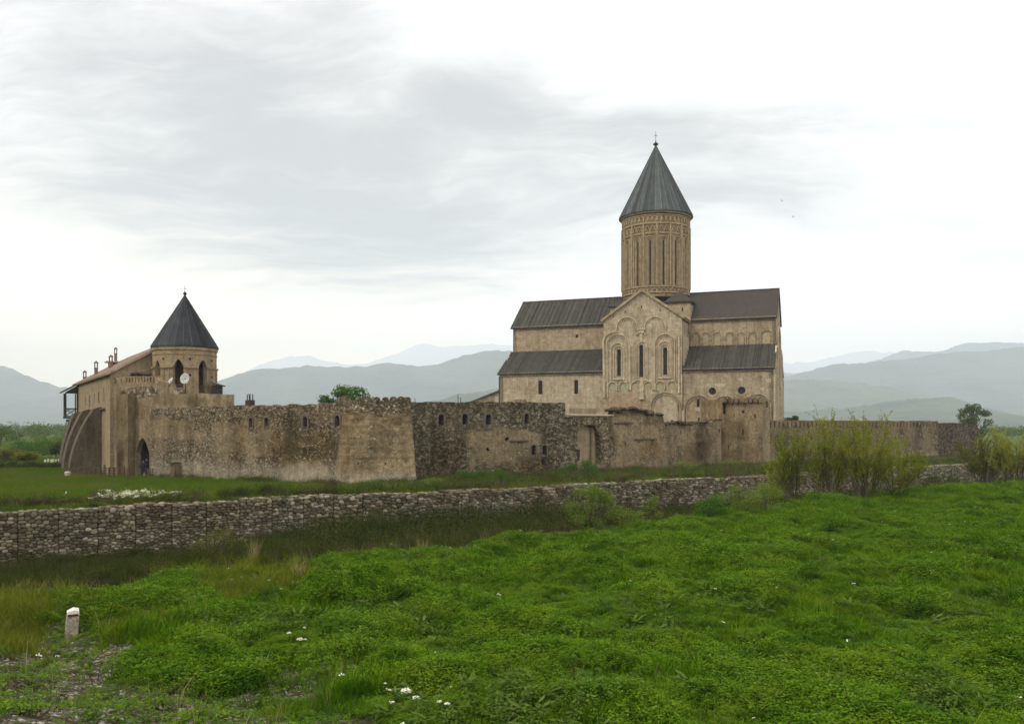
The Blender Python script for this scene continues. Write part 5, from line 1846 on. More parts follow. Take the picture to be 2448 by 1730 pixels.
def cells(W, H, sw, sh, rr, relax=1):
    nx_, ny_ = max(1, round(W / sw)), max(1, round(H / sh))
    pts = []
    for j in range(ny_):
        for i in range(nx_):
            pts.append(((i + .5 + (.25 if j % 2 else -.25) + rr.uniform(-.46, .46)) * W / nx_, (j + .5 + rr.uniform(-.48, .48)) * H / ny_))
    pts = [p for p in pts if rr.random() > .24]
    for it in range(relax + 1):
        res = []
        for a in pts:
            poly = [(0.0, 0.0), (W, 0.0), (W, H), (.0, H)]
            for b in pts:
                if b is a: continue
                # distances measured in flattened stone space
                dx_, dy_ = (b[0] - a[0]), (b[1] - a[1]) * (sw / sh)
                if dx_ * dx_ + dy_ * dy_ > (sw * 3.2) ** 2: continue
                k = sw / sh
                poly = clip(poly, (a[0] + b[0]) / 2, (a[1] + b[1]) / 2, b[0] - a[0], (b[1] - a[1]) * k * k)
                if len(poly) < 3: break
            res.append(poly)
        if it < relax:
            pts = [(sum(p[0] for p in q) / len(q), sum(p[1] for p in q) / len(q)) if len(q) > 2 else a for q, a in zip(res, pts)]
    return [q for q in res if len(q) > 2]


def stones_mesh(name, seed):
    rr = random.Random(seed)
    vs, fs, rn, mi = [], [], [], []
    tiers = [(0.0, 1.45, .25, .15), (1.45, GH - 1.45, rr.choice((.28, .32, .36)), rr.choice((.165, .18, .20)))]
    for (z0, H, sw, sh) in tiers:
        for q in cells(GLEN, H, sw, sh, rr):
            cx = sum(p[0] for p in q) / len(q); cz = sum(p[1] for p in q) / len(q)
            # round the polygon off and shrink it
            for _ in range(1):
                o = []
                for i in range(len(q)):
                    a, b = q[i], q[(i + 1) % len(q)]
                    o += [(a[0] * .75 + b[0] * .25, a[1] * .75 + b[1] * .25), (a[0] * .25 + b[0] * .75, a[1] * .25 + b[1] * .75)]
                q = o
            n = len(q)
            if n > 24: q = q[::2]; n = len(q)
            b0 = len(vs)
            dep = rr.uniform(.03, .10)
            off = rr.uniform(-.07, .05)
            tx, tz_ = rr.uniform(-.25, .25), rr.uniform(-.25, .25)
            r = rr.random()
            for (k, y) in ((.93, .10), (.965, .0), (.88, -dep * .66), (.66, -dep)):
                for (x, z) in q:
                    lx, lz = (x - cx) * k, (z - cz) * k
                    vs.append((cx + lx, y + off + (tx * lx + tz_ * lz) * (1 if y <= 0 else 0), z0 + cz + lz)); rn.append(r)
            vs.append((cx, -dep * 1.05 + off, z0 + cz)); rn.append(r)
            for j in range(3):
                for i in range(n): fs.append((b0 + j * n + i, b0 + j * n + (i + 1) % n, b0 + (j + 1) * n + (i + 1) % n, b0 + (j + 1) * n + i)); mi.append(0)
            for i in range(n): fs.append((b0 + 3 * n + i, b0 + 3 * n + (i + 1) % n, b0 + 4 * n)); mi.append(0)
    # loose stones lying on the lid
    for _ in range(26):
        c = (rr.uniform(.1, GLEN - .1), rr.uniform(.0, 1.0), GH - .02)
        m = MB(); s_ = rr.uniform(.08, .20)
        m.lathe(c, [(s_ * .8, -s_ * .4), (s_ * 1.1, 0), (s_ * .8, s_ * .35), (s_ * .2, s_ * .5)], 8, rr.uniform(0, 6))
        b0 = len(vs); vs += m.v; fs += [tuple(b0 + i for i in f) for f in m.f]; r = rr.random(); rn += [r] * len(m.v); mi += [0] * len(m.f)
    m = MB(); m.box((GLEN / 2, .68, GH / 2 - .3), (GLEN, 1.2, GH + .55)); b0 = len(vs); vs += m.v; fs += [tuple(b0 + i for i in f) for f in m.f]; rn += [0] * len(m.v); mi += [1] * len(m.f)
    # wire edges
    m = MB()
    for (p, q_) in (((0, -.06, GH), (GLEN, -.06, GH)), ((0, -.06, 1.45), (GLEN, -.06, 1.45))): m.tube([p, q_], .009, 4)
    b0 = len(vs); vs += m.v; fs += [tuple(b0 + i for i in f) for f in m.f]; rn += [0] * len(m.v); mi += [1] * len(m.f)
    me = bpy.data.meshes.new(name)
    me.from_pydata(vs, [], fs)
    me.materials.append(ga_m); me.materials.append(gap_m)
    me.polygons.foreach_set('material_index', mi)
    me.polygons.foreach_set('use_smooth', [i == 0 for i in mi])
    a = me.attributes.new('rnd', 'FLOAT', 'POINT'); a.data.foreach_set('value', rn)
    me.update()
    return me


variants = [stones_mesh('gabion_basket', 100 + i) for i in range(12)]
gab = thing('gabion_wall', 'long gabion retaining wall of grey river stones in wire baskets along the ditch', 'retaining wall', (-27.9, 46.8, 0))
# walk along the line in basket lengths
gp = [(x, y) for x, y in zip(GX[2:11], GY[2:11])]
xs_ = np.linspace(-44, 78, 2000); ys_ = yG(xs_)
kern = np.ones(61) / 61
ys_ = np.convolve(np.pad(ys_, 30, mode='edge'), kern, 'valid')
acc = np.concatenate([[0], np.cumsum(np.hypot(np.diff(xs_), np.diff(ys_)))])
rr = random.Random(77)
s_ = 0.0
k = 0
while s_ + GLEN < acc[-1]:
    p = (np.interp(s_, acc, xs_), np.interp(s_, acc, ys_)); q = (np.interp(s_ + GLEN, acc, xs_), np.interp(s_ + GLEN, acc, ys_))
    a_ = math.atan2(q[1] - p[1], q[0] - p[0])
    top_ = Z_TERR + .10 + .07 * math.sin(s_ * .21) + .05 * math.sin(s_ * .57) + rr.uniform(-.05, .05)
    me = variants[(k * 5 + rr.randrange(12)) % 12]
    o = obj('gabion_basket', me, None, gab, (p[0] - (-27.9), p[1] - 46.8, top_ - GH), (0, 0, a_))
    s_ += GLEN + .005
    k += 1

# ================================================================== stone post in the grass
pp = at(172, 20.9)
pz = float(ground_z(pp.x, pp.y))
pz = min(pz, 0.05)
post = thing('stone_post', 'short weathered concrete post with a chipped white painted tip standing in the grass', 'post', (pp.x, pp.y, pz), .5)
k2 = 20.9 / FPX
ph = (1510 - 1450) * k2 + (0 - pz)
pw = 33 * k2 * .80
pm = masonry('worn_concrete', .97, plast=((.30, .245, .185), (.47, .40, .32)), scale=9, grime=.25, fine=.3)
mb = MB()
rr = random.Random(3)
rings = []
for i, (z, w, dx_) in enumerate(((-.3, 1.06, -.03), (.0, 1.05, -.02), (ph * .3, 1.02, -.005), (ph * .6, 1.0, .01), (ph * .78, .99, .018))):
    rings.append([(dx_ + sx * pw / 2 * w + rr.uniform(-.008, .008), sy * pw / 2 * w + rr.uniform(-.008, .008), z) for sx, sy in ((-1, -1), (.25, -1.02), (1, -1), (1.02, .2), (1, 1), (-1, 1))])
vs = [p for r in rings for p in r]
fs = [(i * 6 + j, i * 6 + (j + 1) % 6, (i + 1) * 6 + (j + 1) % 6, (i + 1) * 6 + j) for i in range(4) for j in range(6)]
mb.add(vs, fs + [tuple(24 + j for j in range(6))])
mb.build('shaft', pm, post)
mb = MB()
b = [(p[0] * 1.01, p[1] * 1.01, p[2] + .001) for p in rings[-1]]
z1 = ph * .90
mb.add(b + [(p[0] * .98, p[1] * .98, z1 + (.02 if i in (1, 4) else -.02)) for i, p in enumerate(b)] + [(.03, .0, ph)], [(j, (j + 1) % 6, 6 + (j + 1) % 6, 6 + j) for j in range(6)] + [(6 + j, 6 + (j + 1) % 6, 12) for j in range(6)])
mb.build('painted_tip', plain('chipped_white_paint', (.66, .63, .56), .7, 0, .12, 18), post)
mb = MB(); mb.box((.02, -pw * .48, ph * .765), (pw * .8, .05, .05), .12); mb.build('rust_band', plain('rust_stain', (.085, .048, .025), .9, 0, .5, 14), post)

# crumpled white scrap on the far bank
p = at(154.5, 61.0); p.z = float(ground_z(p.x, p.y))
mb = MB(); mb.add([(-.16, 0, .05), (.05, -.1, .02), (.16, .08, .12), (.12, .02, .42), (-.02, .06, .24), (.0, -.05, .2)], [(0, 1, 5), (1, 2, 5), (5, 2, 3), (0, 5, 4), (5, 3, 4), (0, 4, 2, 1)])
tag(mb.build('white_scrap', plain('white_paper', (.72, .72, .70), .7, 0, .05), None, p), 'small crumpled white scrap caught in the grass above the gabion wall', 'litter')

# ================================================================== two figures in the gateway
def person(px, d, label, h, coat, lean, arm):
    b = at(px, d, 0.0)
    root = thing('person', label, 'person', (b.x, b.y, float(0.05)), .15, 'people standing in the gateway')
    s = h / 1.78
    J = {'pel': (0, 0, .95), 'wst': (0, 0, 1.12), 'chs': (lean * .3, -.02, 1.33), 'nck': (lean * .5, -.02, 1.50), 'hd0': (lean * .6, -.03, 1.60), 'hd1': (lean * .65, -.04, 1.76),
         'sl': (-.19, 0, 1.44), 'el': (-.27, -.02, 1.16), 'hl': (-.24, -.12, .93), 'fl': (-.23, -.16, .84),
         'sr': (.19, 0, 1.44), 'er': (.27, -.03, 1.17), 'hr': (arm, -.24, 1.05), 'fr': (arm - .06, -.30, 1.04),
         'kl': (-.11, -.01, .52), 'al': (-.12, .03, .09), 'tl': (-.13, -.14, .04), 'kr': (.11, -.02, .52), 'ar': (.13, .02, .09), 'tr': (.15, -.14, .04), 'pl': (-.10, 0, .90), 'pr': (.10, 0, .90)}
    R = {'pel': .16, 'wst': .145, 'chs': .165, 'nck': .062, 'hd0': .085, 'hd1': .07, 'sl': .085, 'el': .058, 'hl': .04, 'fl': .035, 'sr': .085, 'er': .058, 'hr': .04, 'fr': .035, 'kl': .075, 'al': .055, 'tl': .045, 'kr': .075, 'ar': .055, 'tr': .045, 'pl': .105, 'pr': .105}
    E = [('pel', 'wst'), ('wst', 'chs'), ('chs', 'nck'), ('nck', 'hd0'), ('hd0', 'hd1'), ('chs', 'sl'), ('sl', 'el'), ('el', 'hl'), ('hl', 'fl'), ('chs', 'sr'), ('sr', 'er'), ('er', 'hr'), ('hr', 'fr'), ('pel', 'pl'), ('pl', 'kl'), ('kl', 'al'), ('al', 'tl'), ('pel', 'pr'), ('pr', 'kr'), ('kr', 'ar'), ('ar', 'tr')]
    ks = list(J)
    me = bpy.data.meshes.new('body')
    me.from_pydata([tuple(c * s for c in J[q]) for q in ks], [(ks.index(a), ks.index(c)) for a, c in E], [])
    t = NT('figure_' + label[:12].replace(' ', '_'))
    z = t.sep(t.coord())[2]
    skin = (.36, .20, .13)
    c = t.mix(t.smooth(z, .86 * s, .90 * s), (.012, .012, .016), coat)
    c = t.mix(t.smooth(z, 1.52 * s, 1.54 * s), c, skin)
    o = obj('body', me, t.done(c, .8), root)
    sk = o.modifiers.new('skin', 'SKIN')
    for i, q in enumerate(ks): me.skin_vertices[0].data[i].radius = (R[q] * s, R[q] * s)
    me.skin_vertices[0].data[0].use_root = True
    o.modifiers.new('smooth', 'SUBSURF').render_levels = 2
    mb = MB()
    hx, hy, hzz = J['hd1']
    mb.lathe((hx * s, (hy + .025) * s, (hzz - .03) * s), [(.088 * s, -.10 * s), (.100 * s, -.02 * s), (.085 * s, .05 * s), (.04 * s, .085 * s)], 12)
    mb.build('hair', plain('dark_hair', (.015, .012, .01), .7), root, smooth=True)
    mb = MB()
    fx, fy, fz = J['hd0']
    mb.lathe((fx * s, (fy - .10) * s, (fz + .02) * s), [(.012 * s, -.03 * s), (.016 * s, 0), (.006 * s, .03 * s)], 6)
    for sx in (-1, 1): mb.box((fx * s + sx * .03 * s, (fy - .082) * s, (fz + .055) * s), (.02 * s, .02 * s, .01 * s))
    mb.build('face', plain('face_skin', (.30, .165, .11), .7), root, smooth=True)
    return root


dgate = 86.6
person(350.5, dgate, 'taller person in a long black coat on the right side of the gateway', 1.80, (.010, .010, .012), .02, .12)
person(343, dgate - .5, 'shorter person in dark clothes with a pale bag in the gateway middle', 1.62, (.016, .014, .018), -.05, -.30)
mb = MB(); mb.box((0, 0, .16), (.16, .10, .30), 0, .8); mb.tube([(-.05, 0, .3), (-.03, 0, .42), (.03, 0, .42), (.05, 0, .3)], .012, 5)
b = at(345, dgate - .9); tag(mb.build('bag', plain('pale_bag', (.40, .38, .34), .8), None, (b.x, b.y, .05)), 'pale upright bag on the ground in front of the gateway figures', 'bag')

# two birds over the far slope
for (x, y, d, a_, lab) in ((1868.5, 480, 170, .35, 'tiny dark bird in the grey cloud streak, upper of the two'), (1896, 518.5, 175, .7, 'tiny dark bird in pale sky, lower of the two')):
    c = at(x, d, zat(y, d))
    mb = MB()
    vs = [(0, -.16, 0), (.035, -.05, .0), (.03, .12, 0), (0, .24, .0), (-.03, .12, 0), (-.035, -.05, 0), (0, 0, .045), (0, 0, -.045)]
    mb.add(vs, [(0, 1, 6), (1, 2, 6), (2, 3, 6), (3, 4, 6), (4, 5, 6), (5, 0, 6), (1, 0, 7), (2, 1, 7), (3, 2, 7), (4, 3, 7), (5, 4, 7), (0, 5, 7)])
    for sx in (-1, 1):
        mb.add([(sx * .02, -.06, .01), (sx * .16, -.10, .09), (sx * .36, .02, .03), (sx * .16, .05, .08), (sx * .02, .07, .0)], [(0, 1, 3, 4), (1, 2, 3)])
        mb.add([(sx * .02, -.06, -.004), (sx * .16, -.10, .076), (sx * .36, .02, .018), (sx * .16, .05, .066), (sx * .02, .07, -.012)], [(4, 3, 1, 0), (3, 2, 1)])
    o = mb.build('bird', plain('black_feather', (.02, .02, .022), .7), None, c, (0, .3, a_))
    tag(o, lab, 'bird', 'birds in the sky')

# ================================================================== plants
field_leaf = leafmat('meadow_leaf', [(.020, .060, .002), (.055, .130, .003), (.095, .190, .006), (.15, .24, .016)], .18, patch=.8, tint=(.15, .205, .008), pscale=.45, deep=.88)
clover_leaf = leafmat('clover_leaf', [(.030, .082, .003), (.068, .148, .007), (.115, .20, .014), (.18, .26, .04)], .16, patch=.7, tint=(.14, .195, .012), pscale=.6, deep=.8)
weed_leaf = leafmat('broad_weed_leaf', [(.040, .085, .012), (.075, .125, .02), (.12, .17, .04)], .2)
dry_leaf = leafmat('dry_brush', [(.040, .032, .015), (.085, .068, .035), (.15, .12, .07)], .1)
darkbrush_leaf = leafmat('dark_brush_leaf', [(.018, .026, .005), (.036, .048, .009), (.065, .075, .018)], .2)
straw = leafmat('straw', [(.16, .125, .06), (.27, .22, .12), (.36, .30, .17)], .2)
terr_leaf = leafmat('bank_grass_leaf', [(.045, .085, .006), (.085, .14, .009), (.13, .185, .018)], .3, patch=.8, tint=(.15, .13, .04), pscale=.12)


def blades(n, h, spread, w, lean, seed):
    r = np.random.default_rng(seed)
    th = r.uniform(0, 2 * PI, n); rad = spread * np.sqrt(r.uniform(0, 1, n))
    bx, by = rad * np.cos(th), rad * np.sin(th)
    la = th + r.normal(0, .9, n); ln = lean * r.uniform(.3, 1.3, n)
    hh = h * r.uniform(.5, 1.15, n)
    fx, fy = -np.sin(la + r.normal(0, .7, n)), np.cos(la + r.normal(0, .7, n))
    V = []
    for t, ww in ((0, .8), (.5, 1.0), (1, .08)):
        cx = bx + np.cos(la) * ln * hh * t * t; cy = by + np.sin(la) * ln * hh * t * t
        cz = hh * (t - .18 * ln * t * t) - .03
        for s_ in (-1, 1):
            V.append(np.stack([cx + fx * s_ * w * ww / 2, cy + fy * s_ * w * ww / 2, cz], 1))
    v = np.stack(V, 1).reshape(-1, 3)
    b = np.arange(n)[:, None] * 6
    q = np.concatenate([b + np.array([[0, 1, 3, 2]]), b + np.array([[2, 3, 5, 4]])])
    return v, q, np.repeat(r.uniform(0, 1, n), 6)


def leaves_at(C, L, W, seed, flat=.5, fold=.25):
    """leaf blades (two facets each) at the points C"""
    r = np.random.default_rng(seed)
    n = len(C)
    L = L * r.uniform(.6, 1.3, n); W = W * r.uniform(.7, 1.2, n)
    az = r.uniform(0, 2 * PI, n); el = r.normal(0, 1, n) * (1 - flat) * .9
    d = np.stack([np.cos(az) * np.cos(el), np.sin(az) * np.cos(el), np.sin(el)], 1)
    s_ = np.cross(d, np.array([0, 0, 1.0])) + r.normal(0, (1 - flat) * .5 + .05, (n, 3))
    s_ /= np.linalg.norm(s_, axis=1)[:, None] + 1e-9
    u = np.cross(s_, d)
    a = C - d * (L / 2)[:, None]; b = C + d * (L / 2)[:, None]
    m = C + u * (fold * W)[:, None] * -1
    p = C + s_ * (W / 2)[:, None]; q = C - s_ * (W / 2)[:, None]
    v = np.stack([a, p, b, q], 1).reshape(-1, 3)
    k = np.arange(n)[:, None] * 4
    return v, k + np.array([[0, 1, 2, 3]]), np.repeat(r.uniform(0, 1, n), 4)


def clover(seed, stems=16, h=.22, spread=.22, L=.042):
    r = np.random.default_rng(seed)
    C = []
    for i in range(stems):
        a, rad = r.uniform(0, 2 * PI), spread * math.sqrt(r.uniform())
        hh = h * r.uniform(.6, 1.2) * (1.1 - .5 * rad / spread)
        for j in range(3):
            z = hh * (1 - .22 * j)
            for k in range(3):
                t = a + k * 2.1 + j
                C.append((rad * math.cos(a) + .6 * L * math.cos(t), rad * math.sin(a) + .6 * L * math.sin(t), z + r.normal(0, .012)))
    return leaves_at(np.array(C), L, L * .62, seed, .62)


def rosette(seed, n=14, L=.16):
    r = np.random.default_rng(seed)
    C = []
    for i in range(n):
        a = r.uniform(0, 2 * PI); q = r.uniform(.05, .16)
        C.append((q * math.cos(a), q * math.sin(a), .05 + r.uniform(0, .16)))
    return leaves_at(np.array(C), L, L * .4, seed, .6)


def scrub(seed, n=60, h=.7, spread=.35, L=.07):
    r = np.random.default_rng(seed)
    a = r.uniform(0, 2 * PI, n); q = spread * np.sqrt(r.uniform(0, 1, n)); z = h * r.uniform(.05, 1, n) * (1 - .5 * (q / spread) ** 2)
    v, f, k = leaves_at(np.stack([q * np.cos(a), q * np.sin(a), z], 1), L, L * .45, seed, .25)
    v2, f2, k2 = blades(14, h * 1.1, spread * .7, .016, .5, seed + 1)
    return np.concatenate([v, v2]), np.concatenate([f, f2 + len(v)]), np.concatenate([k, k2])


def proto(col, name, data, mat):
    me = np_mesh(name, data[0], data[1], {'rnd': data[2]})
    me.materials.append(mat)
    o = bpy.data.objects.new(name, me)
    col.objects.link(o)


def scatter(name, label, cat, protos, x, y, z, scale, seed, tilt=.12):
    """one object: a cloud of small plants nobody could count, set out by geometry nodes"""
    r = np.random.default_rng(seed)
    n = len(x)
    col = bpy.data.collections.new(name + '_kinds')
    for i, (d, m) in enumerate(protos): proto(col, '%s_kind_%d' % (name, i), d, m)
    me = bpy.data.meshes.new(name)
    me.vertices.add(n)
    me.vertices.foreach_set('co', np.stack([x, y, z], 1).astype(np.float32).ravel())
    a = me.attributes.new('rot', 'FLOAT_VECTOR', 'POINT')
    a.data.foreach_set('vector', np.stack([r.normal(0, tilt, n), r.normal(0, tilt, n), r.uniform(0, 2 * PI, n)], 1).astype(np.float32).ravel())
    a = me.attributes.new('scl', 'FLOAT', 'POINT'); a.data.foreach_set('value', np.asarray(scale, np.float32))
    a = me.attributes.new('idx', 'INT', 'POINT'); a.data.foreach_set('value', r.integers(0, len(protos), n).astype(np.int32))
    me.update()
    o = obj(name, me)
    tr = bpy.data.node_groups.new(name, 'GeometryNodeTree')
    tr.interface.new_socket('Geometry', in_out='INPUT', socket_type='NodeSocketGeometry')
    tr.interface.new_socket('Geometry', in_out='OUTPUT', socket_type='NodeSocketGeometry')
    N = tr.nodes.new
    gi, go = N('NodeGroupInput'), N('NodeGroupOutput')
    ci = N('GeometryNodeCollectionInfo'); ci.inputs['Collection'].default_value = col
    ci.inputs['Separate Children'].default_value = True; ci.inputs['Reset Children'].default_value = True
    ip = N('GeometryNodeInstanceOnPoints'); ip.inputs['Pick Instance'].default_value = True
    at1 = N('GeometryNodeInputNamedAttribute'); at1.data_type = 'FLOAT_VECTOR'; at1.inputs['Name'].default_value = 'rot'
    at2 = N('GeometryNodeInputNamedAttribute'); at2.data_type = 'FLOAT'; at2.inputs['Name'].default_value = 'scl'
    at3 = N('GeometryNodeInputNamedAttribute'); at3.data_type = 'INT'; at3.inputs['Name'].default_value = 'idx'
    e2r = N('FunctionNodeEulerToRotation')
    l = tr.links.new
    l(gi.outputs[0], ip.inputs['Points']); l(ci.outputs[0], ip.inputs['Instance'])
    l(at1.outputs[0], e2r.inputs[0]); l(e2r.outputs[0], ip.inputs['Rotation'])
    l(at2.outputs[0], ip.inputs['Scale']); l(at3.outputs[0], ip.inputs['Instance Index'])
    l(ip.outputs[0], go.inputs[0])
    md = o.modifiers.new('scatter', 'NODES'); md.node_group = tr
    return tag(o, label, cat, kind='stuff')


def sample(n, y0, y1, seed, p=1.0, margin=1.18):
    """points over the ground in front of the lens, thinning with distance"""
    r = np.random.default_rng(seed)
    n = int(n * 1.55)
    t = r.uniform(0, 1, n)
    k = 1.0 - p
    y = (y0 ** k + t * (y1 ** k - y0 ** k)) ** (1 / k) if abs(k) > 1e-6 else y0 * (y1 / y0) ** t
    x = r.uniform(-1, 1, n) * (.66 * y + 10)
    keep = (.66 * y + 10 - np.abs(x)) > r.uniform(0, 5, n) ** 1.4
    return x[keep], y[keep]


# --- the lush field
def post_clear(x, y):
    """grass is trodden short round the stone post"""
    d = np.hypot(x - pp.x * (y / pp.y), (y - 20.2) / 3.0)
    return .22 + .78 * smooth01(d, .45, 1.0)


x, y = sample(105000, 8.0, 84, 1, .55)
m = (field_mask(x, y) > RNG.uniform(0, 1, len(x)) * .9 + .08) & (gravel_mask(x, y) < RNG.uniform(.1, 1.0, len(x)))
x, y = x[m], y[m]
hgt = (.48 + .70 * smooth01(fbm(x * .55, y * .42, 61, 3), .35, .66)) * np.exp(RNG.normal(0, .22, len(x)))
hgt = hgt * post_clear(x, y)
scatter('grass', 'lush green meadow grass covering the field in the foreground', 'grass',
        [(blades(26, .26, .17, .014, .55, 1), field_leaf), (blades(22, .32, .16, .012, .7, 2), field_leaf), (blades(30, .20, .2, .014, .5, 3), field_leaf)],
        x, y, ground_z(x, y), hgt * (1 + y * .006), 5)
x, y = sample(110000, 8.0, 84, 2, .65)
d = fbm(x * .38, y * .3, 71, 4)
m = (field_mask(x, y) > .5) & (gravel_mask(x, y) < RNG.uniform(.05, .9, len(x))) & (d > RNG.uniform(.35, .63, len(x)))
x, y = x[m], y[m]
hgt = .55 + .9 * smooth01(fbm(x * .55, y * .42, 61, 3), .35, .66)
hgt = hgt * post_clear(x, y)
scatter('clover', 'leafy clover and alfalfa growing through the meadow grass', 'clover',
        [(clover(11), clover_leaf), (clover(12, 13, .27, .2, .05), clover_leaf), (clover(13, 20, .17, .26, .036), clover_leaf)],
        x, y, ground_z(x, y) + .05, hgt * (1 + y * .008), 6)
olive_grass = leafmat('olive_grass_leaf', [(.050, .065, .006), (.10, .125, .010), (.16, .18, .02), (.21, .20, .05)], .2)
x, y = sample(30000, 14, 34, 46, .6)
px_, py_ = CXP + x / y * FPX, HY + CZ / y * FPX
w_ = np.maximum(np.exp(-((px_ - 60) / 260) ** 2 - ((py_ - 1495) / 62) ** 2), .8 * np.exp(-((px_ - 560) / 200) ** 2 - ((py_ - 1395) / 40) ** 2))
m = w_ * (.4 + fbm(x * .5, y * .5, 47, 3)) > RNG.uniform(.05, .95, len(x))
x, y = x[m], y[m]
scatter('grass', 'taller olive green grass along the upper edge of the bare bank and the ditch', 'grass', [(blades(26, .36, .16, .013, .5, 81), olive_grass), (blades(22, .44, .15, .012, .6, 82), olive_grass)], x, y, ground_z(x, y), RNG.uniform(.7, 1.35, len(x)) * post_clear(x, y), 48)
x, y = sample(1500, 12, 70, 49, .7)
ed_ = np.exp(-((y - yE(x)) / 2.2) ** 2)
m = (ed_ + .10 + .3 * np.exp(-((x + 7) / 4) ** 2) > RNG.uniform(0, 1, len(x))) & (y < yE(x) + 2.5)
x, y = x[m], y[m]
scatter('dry_stalks', 'thin straw coloured dead stalks standing in the grass', 'stalks', [(blades(9, .62, .10, .008, .45, 83), straw), (blades(5, .8, .08, .008, .6, 84), straw), (blades(7, .5, .2, .010, .5, 85), dry_leaf)], x, y, ground_z(x, y), RNG.uniform(.6, 1.2, len(x)), 50)
x, y = sample(3600, 9.5, 26, 3, .6)
m = (field_mask(x, y) > .5) & (fbm(x * .6, y * .6, 81, 3) > .52) & (gravel_mask(x, y) < RNG.uniform(.05, .9, len(x)))
x, y = x[m], y[m]
scatter('weeds', 'broad leaved pale green weeds near the gravel edge', 'weeds', [(rosette(21), weed_leaf), (rosette(22, 18, .12), weed_leaf), (clover(23, 10, .3, .16, .06), weed_leaf)],
        x, y, ground_z(x, y) + .03, RNG.uniform(.7, 1.5, len(x)), 7)
# gravel and sticks of the bank
rockp = []
for i in range(3):
    b = MB(); rr = random.Random(i)
    b.lathe((0, 0, 0), [(.3, -.4), (rr.uniform(.8, 1), -.1), (rr.uniform(.7, .9), .25), (.2, .45)], 7, rr.uniform(0, 6))
    vv = np.array(b.v) * np.array([1, rr.uniform(.6, .9), .6])
    q = np.array([f for f in b.f if len(f) == 4])
    rockp.append((vv, q, np.full(len(vv), rr.random())))
gr_m = leafmat('gravel_stone', [(.08, .066, .042), (.19, .165, .12), (.44, .41, .34)], 0.0, rough=.9)
x, y = sample(40000, 9.5, 24, 4, .6)
m = gravel_mask(x, y) > RNG.uniform(.15, 1.2, len(x))
x, y = x[m], y[m]
scatter('gravel', 'pale pebbles and broken stone on the bare bank', 'gravel', [(d, gr_m) for d in rockp], x, y, ground_z(x, y) + .008, np.exp(RNG.normal(-3.75, .5, len(x))), 8, .4)
x, y = sample(9000, 9.5, 24, 14, .6)
m = gravel_mask(x, y) > RNG.uniform(.2, 1.0, len(x))
x, y = x[m], y[m]
scatter('weeds', 'small ragged weeds sprouting among the pebbles of the bare bank', 'weeds', [(clover(31, 8, .14, .12, .035), weed_leaf), (clover(32, 6, .12, .14, .05), clover_leaf), (blades(10, .14, .1, .01, .9, 33), darkbrush_leaf)],
        x, y, ground_z(x, y) + .01, RNG.uniform(.6, 1.4, len(x)), 9)

# --- the ditch
bush_dark = leafmat('ditch_green_leaf', [(.022, .038, .006), (.045, .070, .010), (.085, .11, .024)], .2)
x, y = sample(46000, 20, 110, 15, .6)
e, g_ = yE(x), yG(x)
tt = (y - e) / np.maximum(g_ - e, 1)
m = (y > e - .4) & (y < g_ - .25) & (fbm(x * .30, y * .40, 91, 4) + .12 * (tt - .5) + .16 * smooth01(x, -9, -15) > RNG.uniform(.36, .60, len(x)))
x, y, tt = x[m], y[m], tt[m]
scatter('undergrowth', 'dark tangled brush and dead stalks filling the ditch before the gabion wall', 'undergrowth',
        [(scrub(41, 110, .9, .5, .12), darkbrush_leaf), (scrub(42, 70, .8, .4, .09), dry_leaf), (scrub(43, 130, .75, .6, .13), darkbrush_leaf), (blades(40, .7, .25, .016, .6, 44), dry_leaf), (scrub(45, 120, 1.1, .5, .12), darkbrush_leaf), (scrub(46, 90, .7, .5, .11), bush_dark)],
        x, y, ground_z(x, y) - .02, RNG.uniform(.6, 1.5, len(x)) * (.35 + (.35 + 1.25 * smooth01(x, -18, -9) * smooth01(x, 12, 2)  + .5 * smooth01(x, 2, 12)) * tt), 10)
x, y = sample(9000, 22, 70, 16, .6)
e, g_ = yE(x), yG(x)
tt = (y - e) / np.maximum(g_ - e, 1)
m = (tt > .15) & (tt < .85) & (np.exp(-((x + 3) / 9) ** 2) * fbm(x * .3, y * .3, 93, 3) > RNG.uniform(.15, .6, len(x)))
x, y = x[m], y[m]
scatter('rubble', 'dull rubble stones exposed on the ditch floor', 'rubble', [(d, gr_m) for d in rockp], x, y, ground_z(x, y) + .03, np.exp(RNG.normal(-2.3, .5, len(x))), 11, .4)

# --- the terrace between the gabions and the fortress
def behind(n, seed, y1=165):
    x, y = sample(n, 42, y1, seed, .8)
    g_ = yG(x)
    return x, y, y - g_


x, y, bk = behind(70000, 17)
wall_y = np.interp(x, [-60, -42, -36.3, -14.8, -8, 6, 25, 60], [140, 88, 85.5, 73.5, 73, 91, 108, 150])
m = (bk > 1.0) & (y < wall_y - .3)
x, y, bk = x[m], y[m], bk[m]
scatter('grass', 'short green grass on the strip below the fortress walls', 'grass', [(blades(24, .26, .25, .022, .5, 51), terr_leaf), (blades(20, .34, .22, .022, .6, 52), terr_leaf)],
        x, y, ground_z(x, y), RNG.uniform(.7, 1.3, len(x)), 12)
x, y, bk = behind(26000, 18, 118)
wall_y = np.interp(x, [-60, -42, -36.3, -14.8, -8, 6, 25, 60], [140, 88, 85.5, 73.5, 73, 91, 108, 150])
pz_ = fbm(x * .12, y * .12, 95, 3)
m = (bk > .25) & (bk < 5 + 14 * smooth01(x, -12, -2)) & (y < wall_y - .2) & (fbm(x * .35, y * .35, 96, 3) > RNG.uniform(.38, .60, len(x)))
x, y = x[m], y[m]
